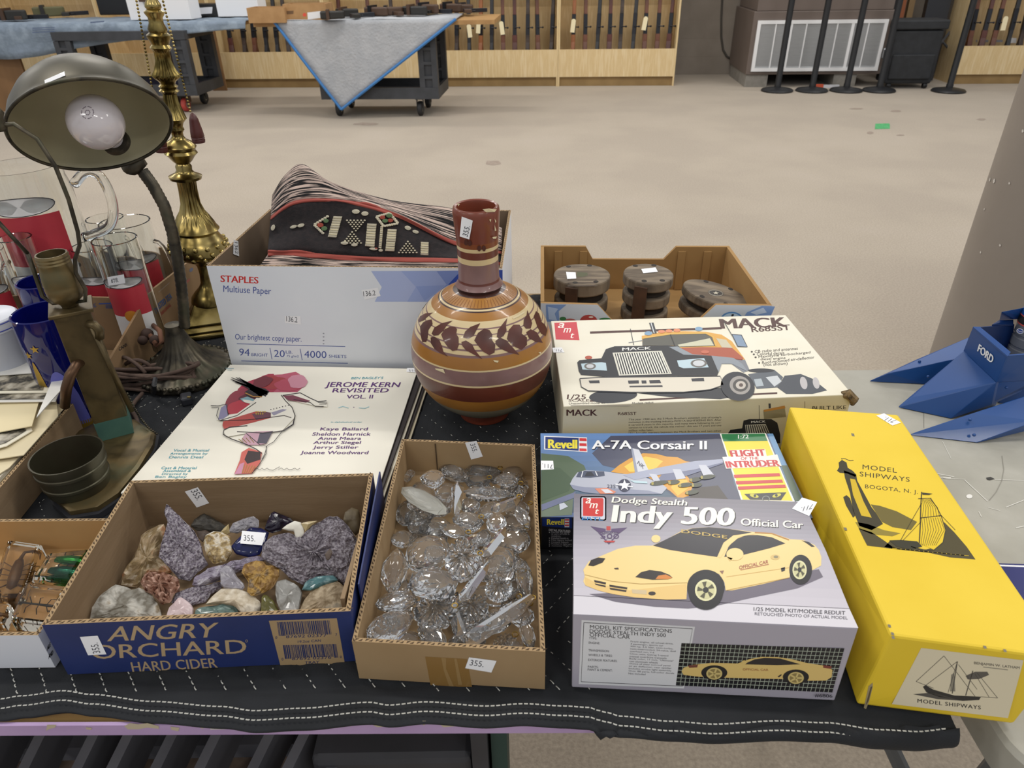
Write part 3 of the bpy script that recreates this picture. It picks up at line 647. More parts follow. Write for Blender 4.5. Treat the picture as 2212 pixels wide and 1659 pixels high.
MB().slab(V((-1.15, .3, .515)), V((-.21, .3, .515)), (0, 0, .02), (0, .75, 0)).build('lower_board', mat('shelf_brown', '7d6c60', .9, col2='63544a', nscale=60), pl)
for x in (-1.12, -.235): MB().slab(V((x, .5, .536)), V((x + .02, .5, .536)), (0, 0, .008), (0, .3, 0)).build('end_block', m_dk, pl)
c = V((-.085, .5, .2)); bn = thing('storage_bin', 'plain dark grey bin standing under the purple rim beside the pallet', 'bin', (c.x, c.y, 0))
MB().slab((-.205, .42, .001), (-.05, .42, .001), (0, 0, .6), (0, .3, 0)).build('bin_body', m_dk, bn, bevel=.01); MB().slab((-.21, .412, .602), (-.046, .412, .602), (0, 0, .03), (0, .316, 0)).build('bin_lid', m_dk, bn, bevel=.008)
# ---------------------------------------------------------------- black quilted moving blanket
m_quilt = mat('black_quilt', '222428', .92, col2='1b1d20', nscale=18, bump=.5, bscale=500, bdist=.0008)
hem = [(-1500, 1600), (-260, 1556), (0, 1550), (50, 1543), (140, 1532), (200, 1540), (330, 1555), (480, 1566), (550, 1575), (650, 1570), (800, 1557), (840, 1563), (920, 1556), (1050, 1565), (1130, 1560), (1220, 1565), (1270, 1568), (1310, 1582), (1340, 1590), (1450, 1601), (1540, 1607), (1680, 1600), (1780, 1604), (1900, 1619), (1980, 1623), (2056, 1616)]
ZB = T + .006
def edge_pt(u, v):
    p = Z(u, v, ZB); lim = C0.y + p.x * math.tan(CYAW) - .012
    if p.y < lim:
        d = ray(u, v); n = V((-math.tan(CYAW), 1, 0)); p0 = V((0, C0.y - .012, 0)); p = CAM + d * ((p0 - CAM).dot(n) / d.dot(n))
    return p
def hemv(u):
    for (a, b), (c, d) in zip(hem, hem[1:]):
        if a <= u <= c:
            t = (u - a) / (c - a); t = t * t * (3 - 2 * t); return b + (d - b) * t
    return hem[0][1] if u < hem[0][0] else hem[-1][1]
def bl_back(x): return 1.285 + x * math.tan(CYAW) - .002
QS, QP, QA = .0275, .21, .085      # zigzag spacing, period along y, swing
def zig(y): t = ((y - .37) / QP) % 1; return QA * (abs(t * 2 - 1) - .5)
def relief(x, y):
    s = ((x - zig(y)) / QS) % 1; return .0035 * (1 - (abs(s - .5) * 2) ** 6)
NU = 400; rows = []; mb = MB(); NY = 100
us = [-1500 + (2056 + 1500) * i / NU for i in range(NU + 1)]
for u in us:
    e = edge_pt(u, hemv(u)); col_ = []
    hang_ = e.z < ZB - .001; yb = bl_back(e.x)
    # arc length coordinate from the hem to the back edge
    drop = (ZB - e.z) if hang_ else 0; ye = e.y
    L = drop + (yb - ye)
    for j in range(NY + 1):
        s = L * (j / NY) ** 1.35
        if s < drop:
            z = e.z + s; y = ye; k = s / drop if drop else 1
            p = V((e.x, y - .006 * math.sin(pi * k) + .004 * k, z))
        else:
            y = ye + (s - drop); rr = relief(e.x, y) if y > ye + .045 else .002 * (1 - abs((s / .02) % 1 - .5) * 2)
            bend = max(0, 1 - (s - drop) / .03) if hang_ else 0
            p = V((e.x, y, ZB + rr - .006 * bend ** 2 - .004))
        col_.append(p)
    rows.append(col_); mb.v += col_
for i in range(NU):
    for j in range(NY):
        a = i * (NY + 1) + j; b = a + NY + 1; mb.f.append([a, b, b + 1, a + 1]); mb.m.append(0)
qb = thing('quilted_blanket', 'black quilted moving blanket with white zigzag stitching covering the tables', 'blanket', (0, .8, T))
o = mb.build('quilted_cloth', m_quilt, qb, smooth=True); md = o.modifiers.new('solid', 'SOLIDIFY'); md.thickness = .003; md.offset = -1
# stitches: short raised threads
m_thread = mat('white_thread', 'bdbcb4', .8)
th = MB(); x0, x1 = -1.05, .37
def stitch(p, q, w_=.0009, lift=.001):
    d = (q - p); 
    if d.length < 1e-6: return
    s = d.cross(V((0, 0, 1))).normalized() * w_ / 2 if abs(d.normalized().z) < .95 else V((w_ / 2, 0, 0)); u_ = V((0, -.0006, lift)); m_ = (p + q) / 2 + u_ * 1.6
    th.add([p - s + u_ * .2, p + s + u_ * .2, m_ + s, m_ - s, q + s + u_ * .2, q - s + u_ * .2], [(0, 1, 2, 3), (3, 2, 4, 5)])
yy = .36; 
k0 = int((x0 - QA) / QS) - 1; k1 = int((x1 + QA) / QS) + 1
for k in range(k0, k1 + 1):
    y = .39
    while y < 1.27:
        def pt(y): return V((k * QS + zig(y), y, ZB - .003))
        if x0 < pt(y).x < min(x1, 9) and y > C0.y + pt(y).x * math.tan(CYAW) + .028 and y < bl_back(pt(y).x) - .01: stitch(pt(y), pt(y + .0042))
        y += .0062
for k in (9, 19):                       # two rows along the hem
    for u0 in range(-200, 2040, 12):
        def hp(u):
            e = edge_pt(u, hemv(u) - k * 2.05 - (3 if u > 1290 else 0)); return e + V((0, -.0005, .0015))
        stitch(hp(u0), hp(u0 + 8.5), .0013, .0008)
th.build('stitching', m_thread, qb)['kind'] = 'stuff'
XD, YD = RXD, RYD
# ================================================================ cardboard trays and kit boxes
m_kraft = mat('kraft_board', 'a08662', .85, col2='957a56', nscale=9, bump=.12, bscale=40, stretch=(1, 6, 1))
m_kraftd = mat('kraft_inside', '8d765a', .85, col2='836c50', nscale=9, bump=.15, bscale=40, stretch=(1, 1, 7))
m_flute = mat('flute_shadow', '4d3b27', .9); m_edge = mat('board_edge', 'a58a66', .9)
def inset(q, t):
    """four corners (FL, FR, BR, BL) moved inwards by t along both edges"""
    out = []
    for i in range(4):
        a = (q[(i + 1) % 4] - q[i]); b = (q[i - 1] - q[i]); a.z = b.z = 0; out.append(q[i] + a.normalized() * t + b.normalized() * t)
    return out
WN = ['front_wall', 'side_wall', 'back_wall', 'side_wall']
def flutes(mb, a, b, th, per=.0046, z=.0002):
    L = (b - a).length; n = max(2, int(L / per)); d = (b - a) / n; u = V((0, 0, z))
    for i in range(n):
        p = a + d * i; mb.add([p + th * .18 + u, p + d * .72 + th * .18 + u, p + d * .36 + th * .8 + u] if i % 2 else [p + d * .36 + th * .2 + u, p + d * .72 + th * .82 + u, p + th * .82 + u], [(0, 1, 2)])
def tray(name, label, cat, top, z0, t, outer, inner, heights=None, bottom=True, edge=True):
    """open cardboard tray from its four outer top corners (FL, FR, BR, BL)"""
    top = [V(p) for p in top]; c = sum(top, V((0, 0, 0))) / 4; o = thing(name, label, cat, (c.x, c.y, z0)); ins = inset(top, t); zt = top[0].z; fm = MB()
    for i in range(4):
        j = (i + 1) % 4; a, b, bi, ai = top[i], top[j], ins[j], ins[i]
        if i % 2: a = a + (b - a).normalized() * 0 ; 
        mb = MB(); low = lambda p: V((p.x, p.y, z0)); mb.add([low(a), low(b), low(bi), low(ai), a, b, bi, ai], [(3, 2, 1, 0)], 1); n = len(mb.v) - 8
        mb.f += [[4, 5, 6, 7]]; mb.m += [2]; mb.f += [[0, 1, 5, 4]]; mb.m += [0]; mb.f += [[1, 2, 6, 5], [2, 3, 7, 6], [3, 0, 4, 7]]; mb.m += [1, 1, 1]
        mb.build(WN[i], [outer, inner, m_edge], o); 
        if edge: flutes(fm, a, b, (ai - a))
    if edge: fm.build('corrugated_edge', m_flute, o)['kind'] = 'stuff'
    mb = MB(); mb.hexa([V((p.x, p.y, z0 + .0005)) for p in ins], [V((p.x, p.y, z0 + .004)) for p in ins]); mb.build('bottom', inner, o)
    return o, top, ins
def Zs(pts, z): return [Z(u, v, z) for u, v in pts]
def hexbox(name, label, cat, top, bot, mats, part='box_body', bevel=.0012, group=None):
    c = sum(bot, V((0, 0, 0))) / 4; o = thing(name, label, cat, c, group)
    mb = MB(); mb.hexa(bot, top); mb.m = [0, 0, 1, 2, 2, 2][:6]; mb.build(part, mats, o, bevel=bevel); return o
TB = T + .0062      # things stand on the quilt
# ---------------------------------------------------------------- navy cider tray of minerals
m_navy = mat('navy_print', '24336a', .5, col2='202e60', nscale=14); zA = .815
A4 = Zs([(90, 1350), (757, 1320), (806, 1022), (283, 1038)], zA)
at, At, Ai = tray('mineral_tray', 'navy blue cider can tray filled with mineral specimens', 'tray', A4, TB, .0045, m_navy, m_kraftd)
fn = (A4[1] - A4[0]).cross(V((0, 0, 1))); P = Print(A4[0], fn, (80, 1010, 2.911)); K = 'b39a76'
P.text('ANGRY', (443, 1092), (1118, 1066), 92, K, 1, bold=.022, hr=92, up=(22, -92)); P.text('ORCHARD', (350, 1204), (1318, 1166), 86, K, 1, bold=.022, up=(-8, -86)); P.text('HARD CIDER', (602, 1284), (1137, 1257), 60, K, 1, bold=.018, up=(-14, -60))
P.ring((1318, 1090), 7, 7, 2, K, 1); P.build('printed_lettering', at)
P = Print(A4[0], fn, (80, 1010, 2.911)); P.poly([(1458, 963), (1885, 947), (1935, 1230), (1532, 1250)], 'a98f6a', 1)
random.seed(3)
for x0, x1, y0, y1, dy in ((1508, 1838, 970, 1052, -10), (1546, 1880, 1116, 1196, -8)):
    x = x0
    while x < x1:
        wd = random.choice((2, 3, 4, 6, 8)); t = (x - x0) / (x1 - x0); ex = 0 if .12 < t < .9 else 6
        P.poly([(x, y0 + dy * t), (x + wd, y0 + dy * t), (x + wd + 14, y1 + dy * t + ex), (x + 14, y1 + dy * t + ex)], '22305f', 2); x += wd + random.choice((2, 3, 4, 5))
for s, a, b, h in (('0', (1499, 1076), (1510, 1076), 16), ('87692 02377', (1566, 1072), (1822, 1062), 18), ('7', (1876, 1058), (1887, 1058), 16), ('19.2oz CAN', (1640, 1102), (1785, 1094), 15), ('0', (1538, 1212), (1549, 1212), 16), ('87692 02376', (1604, 1210), (1850, 1201), 18), ('0', (1905, 1198), (1916, 1198), 16), ('TRAY', (1684, 1234), (1776, 1229), 16)): P.text(s, a, b, h, '22305f', 2, bold=.012)
P.build('barcode_panel', at)
sticker(at, A4[0], fn, [(270, 1063), (382, 1055), (438, 1172), (322, 1178)], '355.', ((400, 1162), (382, 1098), (-46, 6)), (80, 1010, 2.911))
bn_ = (A4[2] - A4[3]).cross(V((0, 0, 1))); sticker(at, Ai[3], bn_, [(930, 150), (1012, 122), (1083, 222), (1005, 250)], '355.', ((966, 146), (1006, 205), (42, -14)), (80, 1010, 2.911))
# right inner flap and outer navy flap
a = Z(790, 1190, .80); mb = MB()
mb.slab(V((Ai[1].x - .004, Ai[1].y + .012, TB + .005)), V((Ai[1].x - .008, Ai[1].y + .012, TB + .005)), (0, 0, .062), (.002, .085, 0)); mb.build('inner_flap', m_kraftd, at)
mb = MB(); q0, q1 = A4[1] + V((.0015, .03, 0)), A4[2] + V((.007, 0, 0)); q0.z = q1.z = TB; mb.slab(q0, q1, (0, 0, zA - TB + .002), (.0015, 0, 0)); mb.build('outer_flap', m_navy, at)
# ---------------------------------------------------------------- kraft tray of chandelier crystals
zC = .798; C4 = Zs([(760, 1385), (1178, 1408), (1155, 960), (868, 948)], zC)
cy, Ct, Ci = tray('crystal_tray', 'plain brown cardboard tray filled with clear chandelier crystals', 'tray', C4, TB, .004, m_kraft, m_kraft)
fn = (C4[1] - C4[0]).cross(V((0, 0, 1))); CC = (740, 920, 2.861)
P = Print(C4[0], fn, CC); P.poly([(510, 1425), (770, 1440), (800, 1612), (545, 1610)], '8d6c3c', 1); P.poly([(610, 1432), (640, 1434), (640, 1500), (690, 1612), (660, 1612), (625, 1510)], '9b7d50', 2); P.poly([(690, 1436), (705, 1437), (740, 1600), (715, 1600)], '9b7d50', 2); P.build('packing_tape', cy, .25)
sticker(cy, C4[0] + V((0, 0, -.001)), fn, [(782, 1428), (952, 1450), (920, 1522), (758, 1495)], '355.', ((785, 1476), (870, 1488), (8, -34)), CC)
bn_ = (C4[2] - C4[3]).cross(V((0, 0, 1))); sticker(cy, Ci[3], bn_, [(757, 103), (828, 91), (867, 188), (795, 207)], '355.', ((788, 112), (806, 165), (30, -6)), CC)
for x in (-.5,):
    q = Ci[3] + (Ci[2] - Ci[3]) * .24; MB().slab(V((q.x, q.y - .0012, TB + .006)), V((q.x + .0012, q.y - .0012, TB + .006)), (0, 0, zC - TB - .008), (0, .001, 0)).build('board_seam', m_flute, cy)
# ---------------------------------------------------------------- yellow car kit box
def grad(P, quad, c0, c1, n=10, lay=1):
    h = lambda c: [int(c[i:i + 2], 16) for i in (0, 2, 4)]; a, b = h(c0), h(c1); L = lambda p, q, t: (p[0] + (q[0] - p[0]) * t, p[1] + (q[1] - p[1]) * t)
    for i in range(n):
        t0, t1, m = i / n, (i + 1) / n, (i + .5) / n; P.poly([L(quad[0], quad[3], t0), L(quad[1], quad[2], t0), L(quad[1], quad[2], t1), L(quad[0], quad[3], t1)], '%02x%02x%02x' % tuple(int(a[k] + (b[k] - a[k]) * m) for k in range(3)), lay)
zD = .829; D4 = Zs([(1238, 1326), (1855, 1357), (1735, 1085), (1240, 1066)], zD); D0 = Zs([(1235, 1485), (1803, 1514)], TB); D0 += [D0[1] + (D4[2] - D4[1]), D0[0] + (D4[3] - D4[0])]
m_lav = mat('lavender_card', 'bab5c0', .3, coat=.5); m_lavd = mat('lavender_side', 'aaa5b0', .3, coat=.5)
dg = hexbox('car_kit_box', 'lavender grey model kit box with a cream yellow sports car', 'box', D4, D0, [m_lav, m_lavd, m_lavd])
CD = (1200, 1050, 3.253); up = V((0, 0, 1))
P = Print(D4[0], up, CD)
grad(P, [(130, 53), (1738, 112), (1900, 455), (124, 440)], '77737d', 'b5b0ba', 12); grad(P, [(124, 440), (1900, 455), (2065, 862), (128, 770)], 'b5b0ba', 'c9c4cc', 6); P.poly([(128, 770), (1200, 820), (2065, 862), (2128, 998), (126, 900)], 'd4d0d6', 1)
P.line([(128, 770), (1200, 822), (2065, 862)], 3, '4c4852', 2)
P.build('cover_background', dg, .3)
P = Print(D4[0], up, CD); Yl, Bk = 'ecd08e', '25242a'
P.poly([(235, 760), (420, 815), (700, 850), (930, 862), (1120, 845), (1400, 782), (1700, 720), (1880, 640), (1850, 585), (1200, 700), (600, 740)], '6f6975', 2)
P.poly([(195, 590), (235, 530), (320, 492), (440, 442), (560, 420), (680, 420), (790, 370), (880, 320), (960, 297), (1080, 290), (1220, 302), (1400, 325), (1520, 330), (1650, 375), (1740, 380), (1820, 415), (1850, 450), (1868, 500), (1866, 560), (1800, 595), (1780, 520), (1740, 488), (1690, 498), (1660, 540), (1648, 600), (1645, 645), (1450, 692), (1240, 735), (1195, 735), (1188, 680), (1150, 620), (1080, 592), (1000, 605), (940, 650), (925, 700), (920, 796), (780, 800), (560, 785), (400, 760), (300, 735), (210, 700), (195, 670), (205, 635)], Yl, 3)
P.poly([(205, 640), (300, 690), (520, 735), (920, 690), (920, 796), (780, 800), (560, 785), (400, 760), (300, 735), (210, 700)], 'e3c17c', 4)
P.poly([(685, 420), (780, 375), (880, 325), (960, 299), (1080, 291), (1220, 303), (1400, 331), (1250, 347), (1180, 400), (1135, 500), (960, 475), (800, 450)], '2e2c33', 4)
P.poly([(1185, 500), (1215, 430), (1260, 378), (1340, 347), (1420, 346), (1520, 362), (1615, 405), (1500, 440), (1380, 470), (1320, 485)], Bk, 4); P.line([(1400, 332), (1290, 352), (1210, 420), (1150, 505)], 14, Yl, 5)
P.line([(1400, 328), (1520, 335), (1640, 380)], 8, 'b5803f', 5); P.poly([(1728, 383), (1780, 395), (1822, 428), (1800, 430), (1760, 402)], Bk, 4)
P.ell((1260, 482), 60, 44, Yl, 6); P.poly([(1205, 500), (1245, 510), (1225, 530)], 'd9bb78', 6); P.ell((705, 372), 32, 27, Yl, 4)
P.poly([(560, 642), (600, 608), (660, 592), (740, 602), (800, 626), (822, 646), (790, 658), (680, 661)], '332c2a', 5); P.poly([(702, 657), (722, 632), (775, 624), (820, 646), (790, 658)], 'd1833c', 6)
P.poly([(230, 560), (250, 522), (300, 504), (350, 511), (330, 540), (265, 566)], '332c2a', 5)
P.line([(205, 625), (400, 672), (600, 690), (925, 682)], 3, 'b18f52', 5); P.line([(1200, 640), (1640, 575)], 3, 'd2b06b', 5); P.line([(1200, 735), (1645, 645)], 4, 'c19f5c', 5)
for q in ([(270, 662), (355, 680), (352, 694), (275, 678)], [(275, 686), (352, 702), (352, 714), (282, 697)], [(378, 695), (505, 715), (502, 728), (380, 710)], [(378, 716), (500, 735), (495, 747), (385, 730)]): P.poly(q, '3b3230', 5)
P.poly([(535, 728), (640, 735), (640, 765), (540, 755)], 'cdb994', 5); P.ell((678, 757), 26, 14, '3b3230', 5); P.poly([(1583, 580), (1612, 570), (1612, 595), (1588, 606)], Bk, 5); P.ell((1543, 502), 32, 18, 'd6b978', 5); P.ell((1548, 500), 16, 9, '8c8468', 6)
for cx_, cy_, rx, ry, rr in ((1056, 712, 132, 122, 0), (1056, 745, 122, 128, 1), (1722, 590, 80, 105, 0)): P.ell((cx_, cy_), rx, ry, ('1e1d20', '232225')[rr], 5 + rr, n=30)
for cx_, cy_, rx, ry in ((1055, 735, 76, 76), (1714, 593, 50, 66)):
    P.ell((cx_, cy_), rx, ry, 'dcd8ab', 7); P.ell((cx_, cy_), rx * .82, ry * .82, 'c9c596', 8)
    for k in range(5):
        t = 2 * pi * k / 5 + .5; P.poly([(cx_ + rx * .3 * math.cos(t - .1), cy_ + ry * .3 * math.sin(t - .1)), (cx_ + rx * .8 * math.cos(t), cy_ + ry * .8 * math.sin(t)), (cx_ + rx * .8 * math.cos(t + .55), cy_ + ry * .8 * math.sin(t + .55)), (cx_ + rx * .3 * math.cos(t + .4), cy_ + ry * .3 * math.sin(t + .4))], '55523f', 9)
    P.ell((cx_, cy_), rx * .27, ry * .27, '2a2a2a', 10)
P.text('DODGE', (884, 330), (1206, 374), 24, 'c9ad5e', 6, bold=.03); P.text('OFFICIAL CAR', (1290, 588), (1494, 545), 24, 'a2544a', 6, bold=.01); P.line([(1300, 592), (1498, 552)], 4, 'b06a5a', 6); P.poly([(1153, 598), (1183, 596), (1172, 622)], '8d6a5a', 6); P.poly([(410, 580), (440, 576), (445, 588), (420, 588)], '55473a', 6)
P.build('cover_car_picture', dg, .3)
P = Print(D4[0], up, CD); Wt = 'f1eee2'
def shadowed(P, s, a, b, h, d=(5, 5), col=Wt, sh='2c2a30', lay=3, **k): P.text(s, (a[0] + d[0], a[1] + d[1]), (b[0] + d[0], b[1] + d[1]), h, sh, lay, **k); P.text(s, a, b, h, col, lay + 1, **k)
shadowed(P, 'Dodge Stealth', (393, 126), (922, 148), 50, (5, 4), bold=.03, shear=.1, up=(4, -50)); shadowed(P, 'Indy 500', (398, 278), (1252, 306), 145, (8, 5), bold=.05, shear=.1, hr=150); shadowed(P, 'Official Car', (1303, 277), (1738, 300), 50, (5, 4), bold=.035)
P.poly([(180, 72), (345, 72), (357, 85), (357, 235), (345, 245), (185, 238), (172, 225), (172, 84)], '8db3dc', 1); P.poly([(186, 80), (340, 80), (348, 90), (348, 232), (338, 236), (190, 230), (182, 220), (182, 90)], 'c8cbd6', 2); P.poly([(193, 86), (330, 86), (337, 95), (335, 208), (325, 215), (193, 210)], 'c8332f', 3)
for s, a, b, h in (('a', (212, 123), (248, 123), 40), ('m', (238, 156), (296, 158), 38), ('t', (280, 196), (305, 198), 42)): P.text(s, a, b, h, Wt, 4, bold=.02, shear=.3)
P.text('ERTL', (186, 240), (334, 244), 22, '2f7fc0', 4, bold=.04)
Pu = '59476b'
P.poly([(245, 283), (352, 302), (352, 318), (392, 318), (392, 302), (505, 292), (452, 332), (408, 325), (372, 322), (300, 328)], Pu, 3); P.poly([(300, 330), (375, 412), (450, 332), (440, 332), (375, 402), (312, 330)], Pu, 3); P.poly([(358, 284), (386, 284), (386, 312), (358, 312)], 'bd4440', 4)
P.text('INDIANAPOLIS', (312, 336), (440, 338), 15, Pu, 4, bold=.015); P.text('500', (316, 369), (446, 371), 33, Pu, 4); P.ring((378, 380), 22, 12, 2, Pu, 4); P.poly([(337, 386), (420, 386), (410, 398), (350, 398)], 'bd4440', 5)
P.text('1/25 MODEL KIT/MODELE REDUIT', (1392, 878), (2035, 906), 26, '3c3942', 3, bold=.012); P.text('RETOUCHED PHOTO OF ACTUAL MODEL', (1400, 908), (2052, 938), 21, '55525c', 3, bold=.004); P.build('cover_lettering', dg, .3)
Tn = (D4[1] - D4[0]).cross(D0[0] - D4[0])
P = Print(D4[0], Tn, CD)
P.poly([(183, 940), (980, 988), (903, 1422), (163, 1390)], 'd8d8da', 1); P.line([(199, 958), (962, 1002), (892, 1405), (180, 1374)], 4, '2b2a30', 2, True)
for s, a, b, h in (('MODEL KIT SPECIFICATIONS', (242, 1000), (818, 1030), 25), ('DODGE STEALTH INDY 500', (240, 1030), (775, 1060), 25), ('OFFICIAL CAR', (240, 1056), (522, 1073), 25)): P.text(s, a, b, h, '2b2a30', 2, bold=.008)
for i, s in enumerate(('TYPE:', 'ENGINE:', 'TRANSMISSION:', 'WHEELS & TIRES:', 'EXTERIOR FEATURES:', 'PARTS:', 'PAINT & CEMENT:')):
    y = (1075, 1107, 1160, 1192, 1227, 1276, 1295)[i]; P.text(s, (235 - i * 1.5, y), (235 + 11 * len(s), y + len(s) * .5), 15, '4a4950', 2, bold=.008)
for i, s in enumerate(('Front engine, all-wheel-drive,', '4 passenger, sports car', '300 hp, 3.0 liter, twin-turbo,', 'twin-intercooled, 24-valve, dual', 'overhead cam, V-6', 'Close ratio, Getrag 5-speed', 'manual overdrive transaxle', 'Body color, 17 inch, "Ultimate"', 'cast aluminum wheels', 'choice of clear sunroof panel', 'or air deflector, rear spoiler', 'Includes strobe light assembly', 'Over 88 parts, full-color decals', 'Not included')):
    y = 1098 + i * 17.2; P.text(s, (528 - i * 1.2, y), (528 - i * 1.2 + len(s) * 10.0, y + len(s) * .55), 13, '55545b', 2)
P.build('specification_panel', dg, .3)
P = Print(D4[0], Tn, CD); g = [(885, 1103), (2030, 1140), (1945, 1450), (845, 1400)]; P.poly(g, '1d1c20', 1); L = lambda p, q, t: (p[0] + (q[0] - p[0]) * t, p[1] + (q[1] - p[1]) * t)
for i in range(1, 36): P.line([L(g[0], g[1], i / 36), L(g[3], g[2], i / 36)], 3, 'b9c2b0', 2)
for i in range(1, 11): P.line([L(g[0], g[3], i / 11), L(g[1], g[2], i / 11)], 3, 'b9c2b0', 2)
P.poly([(885, 1300), (900, 1275), (960, 1255), (1100, 1240), (1280, 1245), (1360, 1215), (1450, 1198), (1560, 1200), (1660, 1215), (1760, 1240), (1900, 1262), (1945, 1290), (1940, 1340), (1900, 1365), (1790, 1366), (1610, 1355), (1210, 1345), (1010, 1338), (900, 1325)], 'd9bb72', 3)
P.poly([(1320, 1250), (1400, 1215), (1470, 1205), (1580, 1210), (1720, 1250), (1560, 1256)], '2a2526', 4); P.poly([(930, 1258), (1000, 1252), (995, 1272), (940, 1275)], '6d3a30', 4); P.poly([(1880, 1255), (1940, 1265), (1935, 1282), (1880, 1275)], '7c3a30', 4); P.ell((1325, 1236), 18, 14, 'd9bb72', 5)
for x, y in ((1115, 1315), (1688, 1345)):
    P.ell((x, y - 6), 92, 52, '1a191b', 4); P.ell((x, y), 56, 42, 'cdb876', 5); P.ell((x, y), 44, 33, '8d7b4a', 6)
    for k in range(5): t = 2 * pi * k / 5; P.line([(x, y), (x + 46 * math.cos(t), y + 35 * math.sin(t))], 12, 'cdb876', 7)
P.text('OFFICIAL CAR', (1315, 1292), (1495, 1296), 14, 'a2643c', 5, bold=.01); P.poly([(1560, 1335), (1588, 1318), (1585, 1330), (1568, 1342)], '2a2526', 5)
P.build('side_car_picture', dg, .3); P = Print(D4[0], Tn, CD); P.text('#6806', (1822, 1480), (1945, 1486), 22, '2b2a30', 2, bold=.02); P.build('side_lettering', dg, .3)
sticker(dg, D4[0], up, [(1662, 160), (1732, 82), (1838, 115), (1782, 213)], '711.', ((1812, 128), (1728, 152), (-12, 34)), CD)
# ---------------------------------------------------------------- jet kit box
zR = .7935; R4 = Zs([(1168, 1117), (1741, 1092), (1669, 936), (1168, 936)], zR)
R4[1] = R4[0] + (R4[2] - R4[3]); R0 = [V((p.x, p.y, TB)) for p in R4]
m_rev = mat('jet_card', '5a6e94', .3, coat=.4); m_revs = mat('jet_side_black', '202126', .35, coat=.3); m_revy = mat('jet_side_yellow', 'c9b44a', .4)
rv = hexbox('jet_kit_box', 'blue model kit box with a grey jet aeroplane and yellow panel', 'box', R4, R0, [m_rev, m_revs, m_revy])
CR = (1140, 910, 3.456); P = Print(R4[0], up, CR)
grad(P, [(95, 90), (1440, 90), (1600, 590), (100, 700)], '6b8fc6', '4a5a66', 14); P.poly([(100, 240), (300, 260), (420, 330), (460, 420), (330, 540), (220, 590), (100, 640)], '55664f', 2); P.poly([(100, 330), (240, 350), (330, 430), (310, 520), (100, 600)], '4a5c46', 3); P.poly([(100, 640), (340, 560), (330, 700), (102, 715)], '6d7a68', 2)
P.poly([(620, 110), (1435, 95), (1500, 280), (1540, 470), (1600, 590), (1120, 585), (880, 400), (560, 330), (480, 240)], '4b4e63', 2)
P.poly([(620, 380), (680, 330), (760, 280), (860, 240), (960, 245), (1040, 265), (1120, 270), (1180, 300), (1260, 310), (1270, 360), (1180, 400), (1240, 470), (1200, 560), (1130, 580), (1060, 520), (900, 420), (760, 400)], 'd79a34', 3)
P.poly([(720, 340), (800, 290), (880, 265), (960, 280), (1010, 300), (960, 350), (860, 380), (760, 380)], 'f0c64e', 4); P.poly([(1090, 420), (1190, 440), (1200, 500), (1120, 560), (1070, 500)], 'eebb48', 4); P.poly([(1240, 500), (1420, 480), (1500, 590), (1200, 590)], '3c3430', 3)
P.poly([(1790, 92), (1830, 92), (2050, 590), (1995, 600)], '6d9ac8', 1); P.poly([(1890, 330), (1935, 330), (2050, 590), (1995, 600)], '4a6152', 2)
P.build('cover_background', rv, .3)
P = Print(R4[0], up, CR); G1, G2 = 'b4b7c4', '8b90a6'
P.poly([(770, 200), (830, 215), (905, 375), (800, 385)], 'd0d2da', 5); P.poly([(770, 200), (785, 204), (822, 385), (800, 385)], '9398ab', 6)
P.poly([(315, 470), (335, 430), (370, 385), (430, 368), (560, 375), (700, 395), (820, 400), (1000, 470), (1040, 500), (1000, 545), (560, 545), (430, 535), (340, 510)], G1, 5); P.poly([(315, 475), (340, 510), (430, 535), (700, 548), (1000, 545), (900, 520), (600, 500), (420, 495)], G2, 6)
P.poly([(360, 420), (380, 382), (430, 372), (570, 378), (575, 410), (470, 425)], '4b5268', 7); P.poly([(425, 415), (440, 385), (475, 382), (500, 412)], '2b2f3a', 8); P.line([(412, 375), (400, 420)], 7, 'e2e3e8', 9); P.line([(505, 378), (520, 412)], 7, 'e2e3e8', 9)
P.poly([(710, 405), (1000, 345), (1250, 300), (1455, 285), (1458, 310), (1240, 365), (1000, 400), (800, 440)], 'a3a8bd', 7); P.poly([(1000, 400), (1240, 365), (1458, 310), (1458, 318), (1100, 440), (960, 450)], '6d7390', 6)
P.poly([(100, 625), (360, 528), (345, 575), (105, 670)], '6f7590', 5); P.poly([(500, 505), (590, 500), (660, 530), (640, 545), (540, 545)], 'd9876a', 8); P.poly([(545, 512), (600, 512), (640, 538), (580, 542)], 'd8d9e0', 9)
for x, y, r in ((980, 465, 70), (1090, 460, 45), (1175, 480, 55), (1250, 440, 45), (1340, 420, 60), (1225, 535, 52), (1260, 480, 40)): P.ell((x, y), r, 17, '3d4230', 9, rot=-8); P.ell((x - r * .7, y + 4), 9, 13, 'a09340', 10)
for q in ([(905, 395), (960, 400), (990, 450), (940, 450)], [(1080, 360), (1140, 362), (1180, 430), (1110, 440)], [(1275, 330), (1330, 330), (1390, 405), (1310, 410)]): P.poly(q, 'c5c8d3', 8)
P.poly([(760, 445), (890, 455), (895, 470), (800, 465)], 'b9d4dd', 10)
P.ell((722, 483), 48, 48, '2a2e4a', 9); P.poly([(655, 470), (785, 490), (785, 500), (655, 480)], 'e2e3e8', 10)
st = []
for k in range(10):
    t = 2 * pi * k / 10 - pi / 2; r = 44 if k % 2 == 0 else 18; st.append((722 + r * math.cos(t), 483 + r * math.sin(t)))
P.poly(st, 'eceef2', 11); P.text('235', (592, 500), (655, 503), 24, '4a4d60', 9); P.text('NK', (815, 320), (862, 360), 26, '3a3d50', 9, up=(14, -22))
P.poly([(235, 620), (270, 610), (300, 640), (240, 668)], 'c9cdd9', 6)
P.build('cover_jet_picture', rv, .3)
P = Print(R4[0], up, CR)
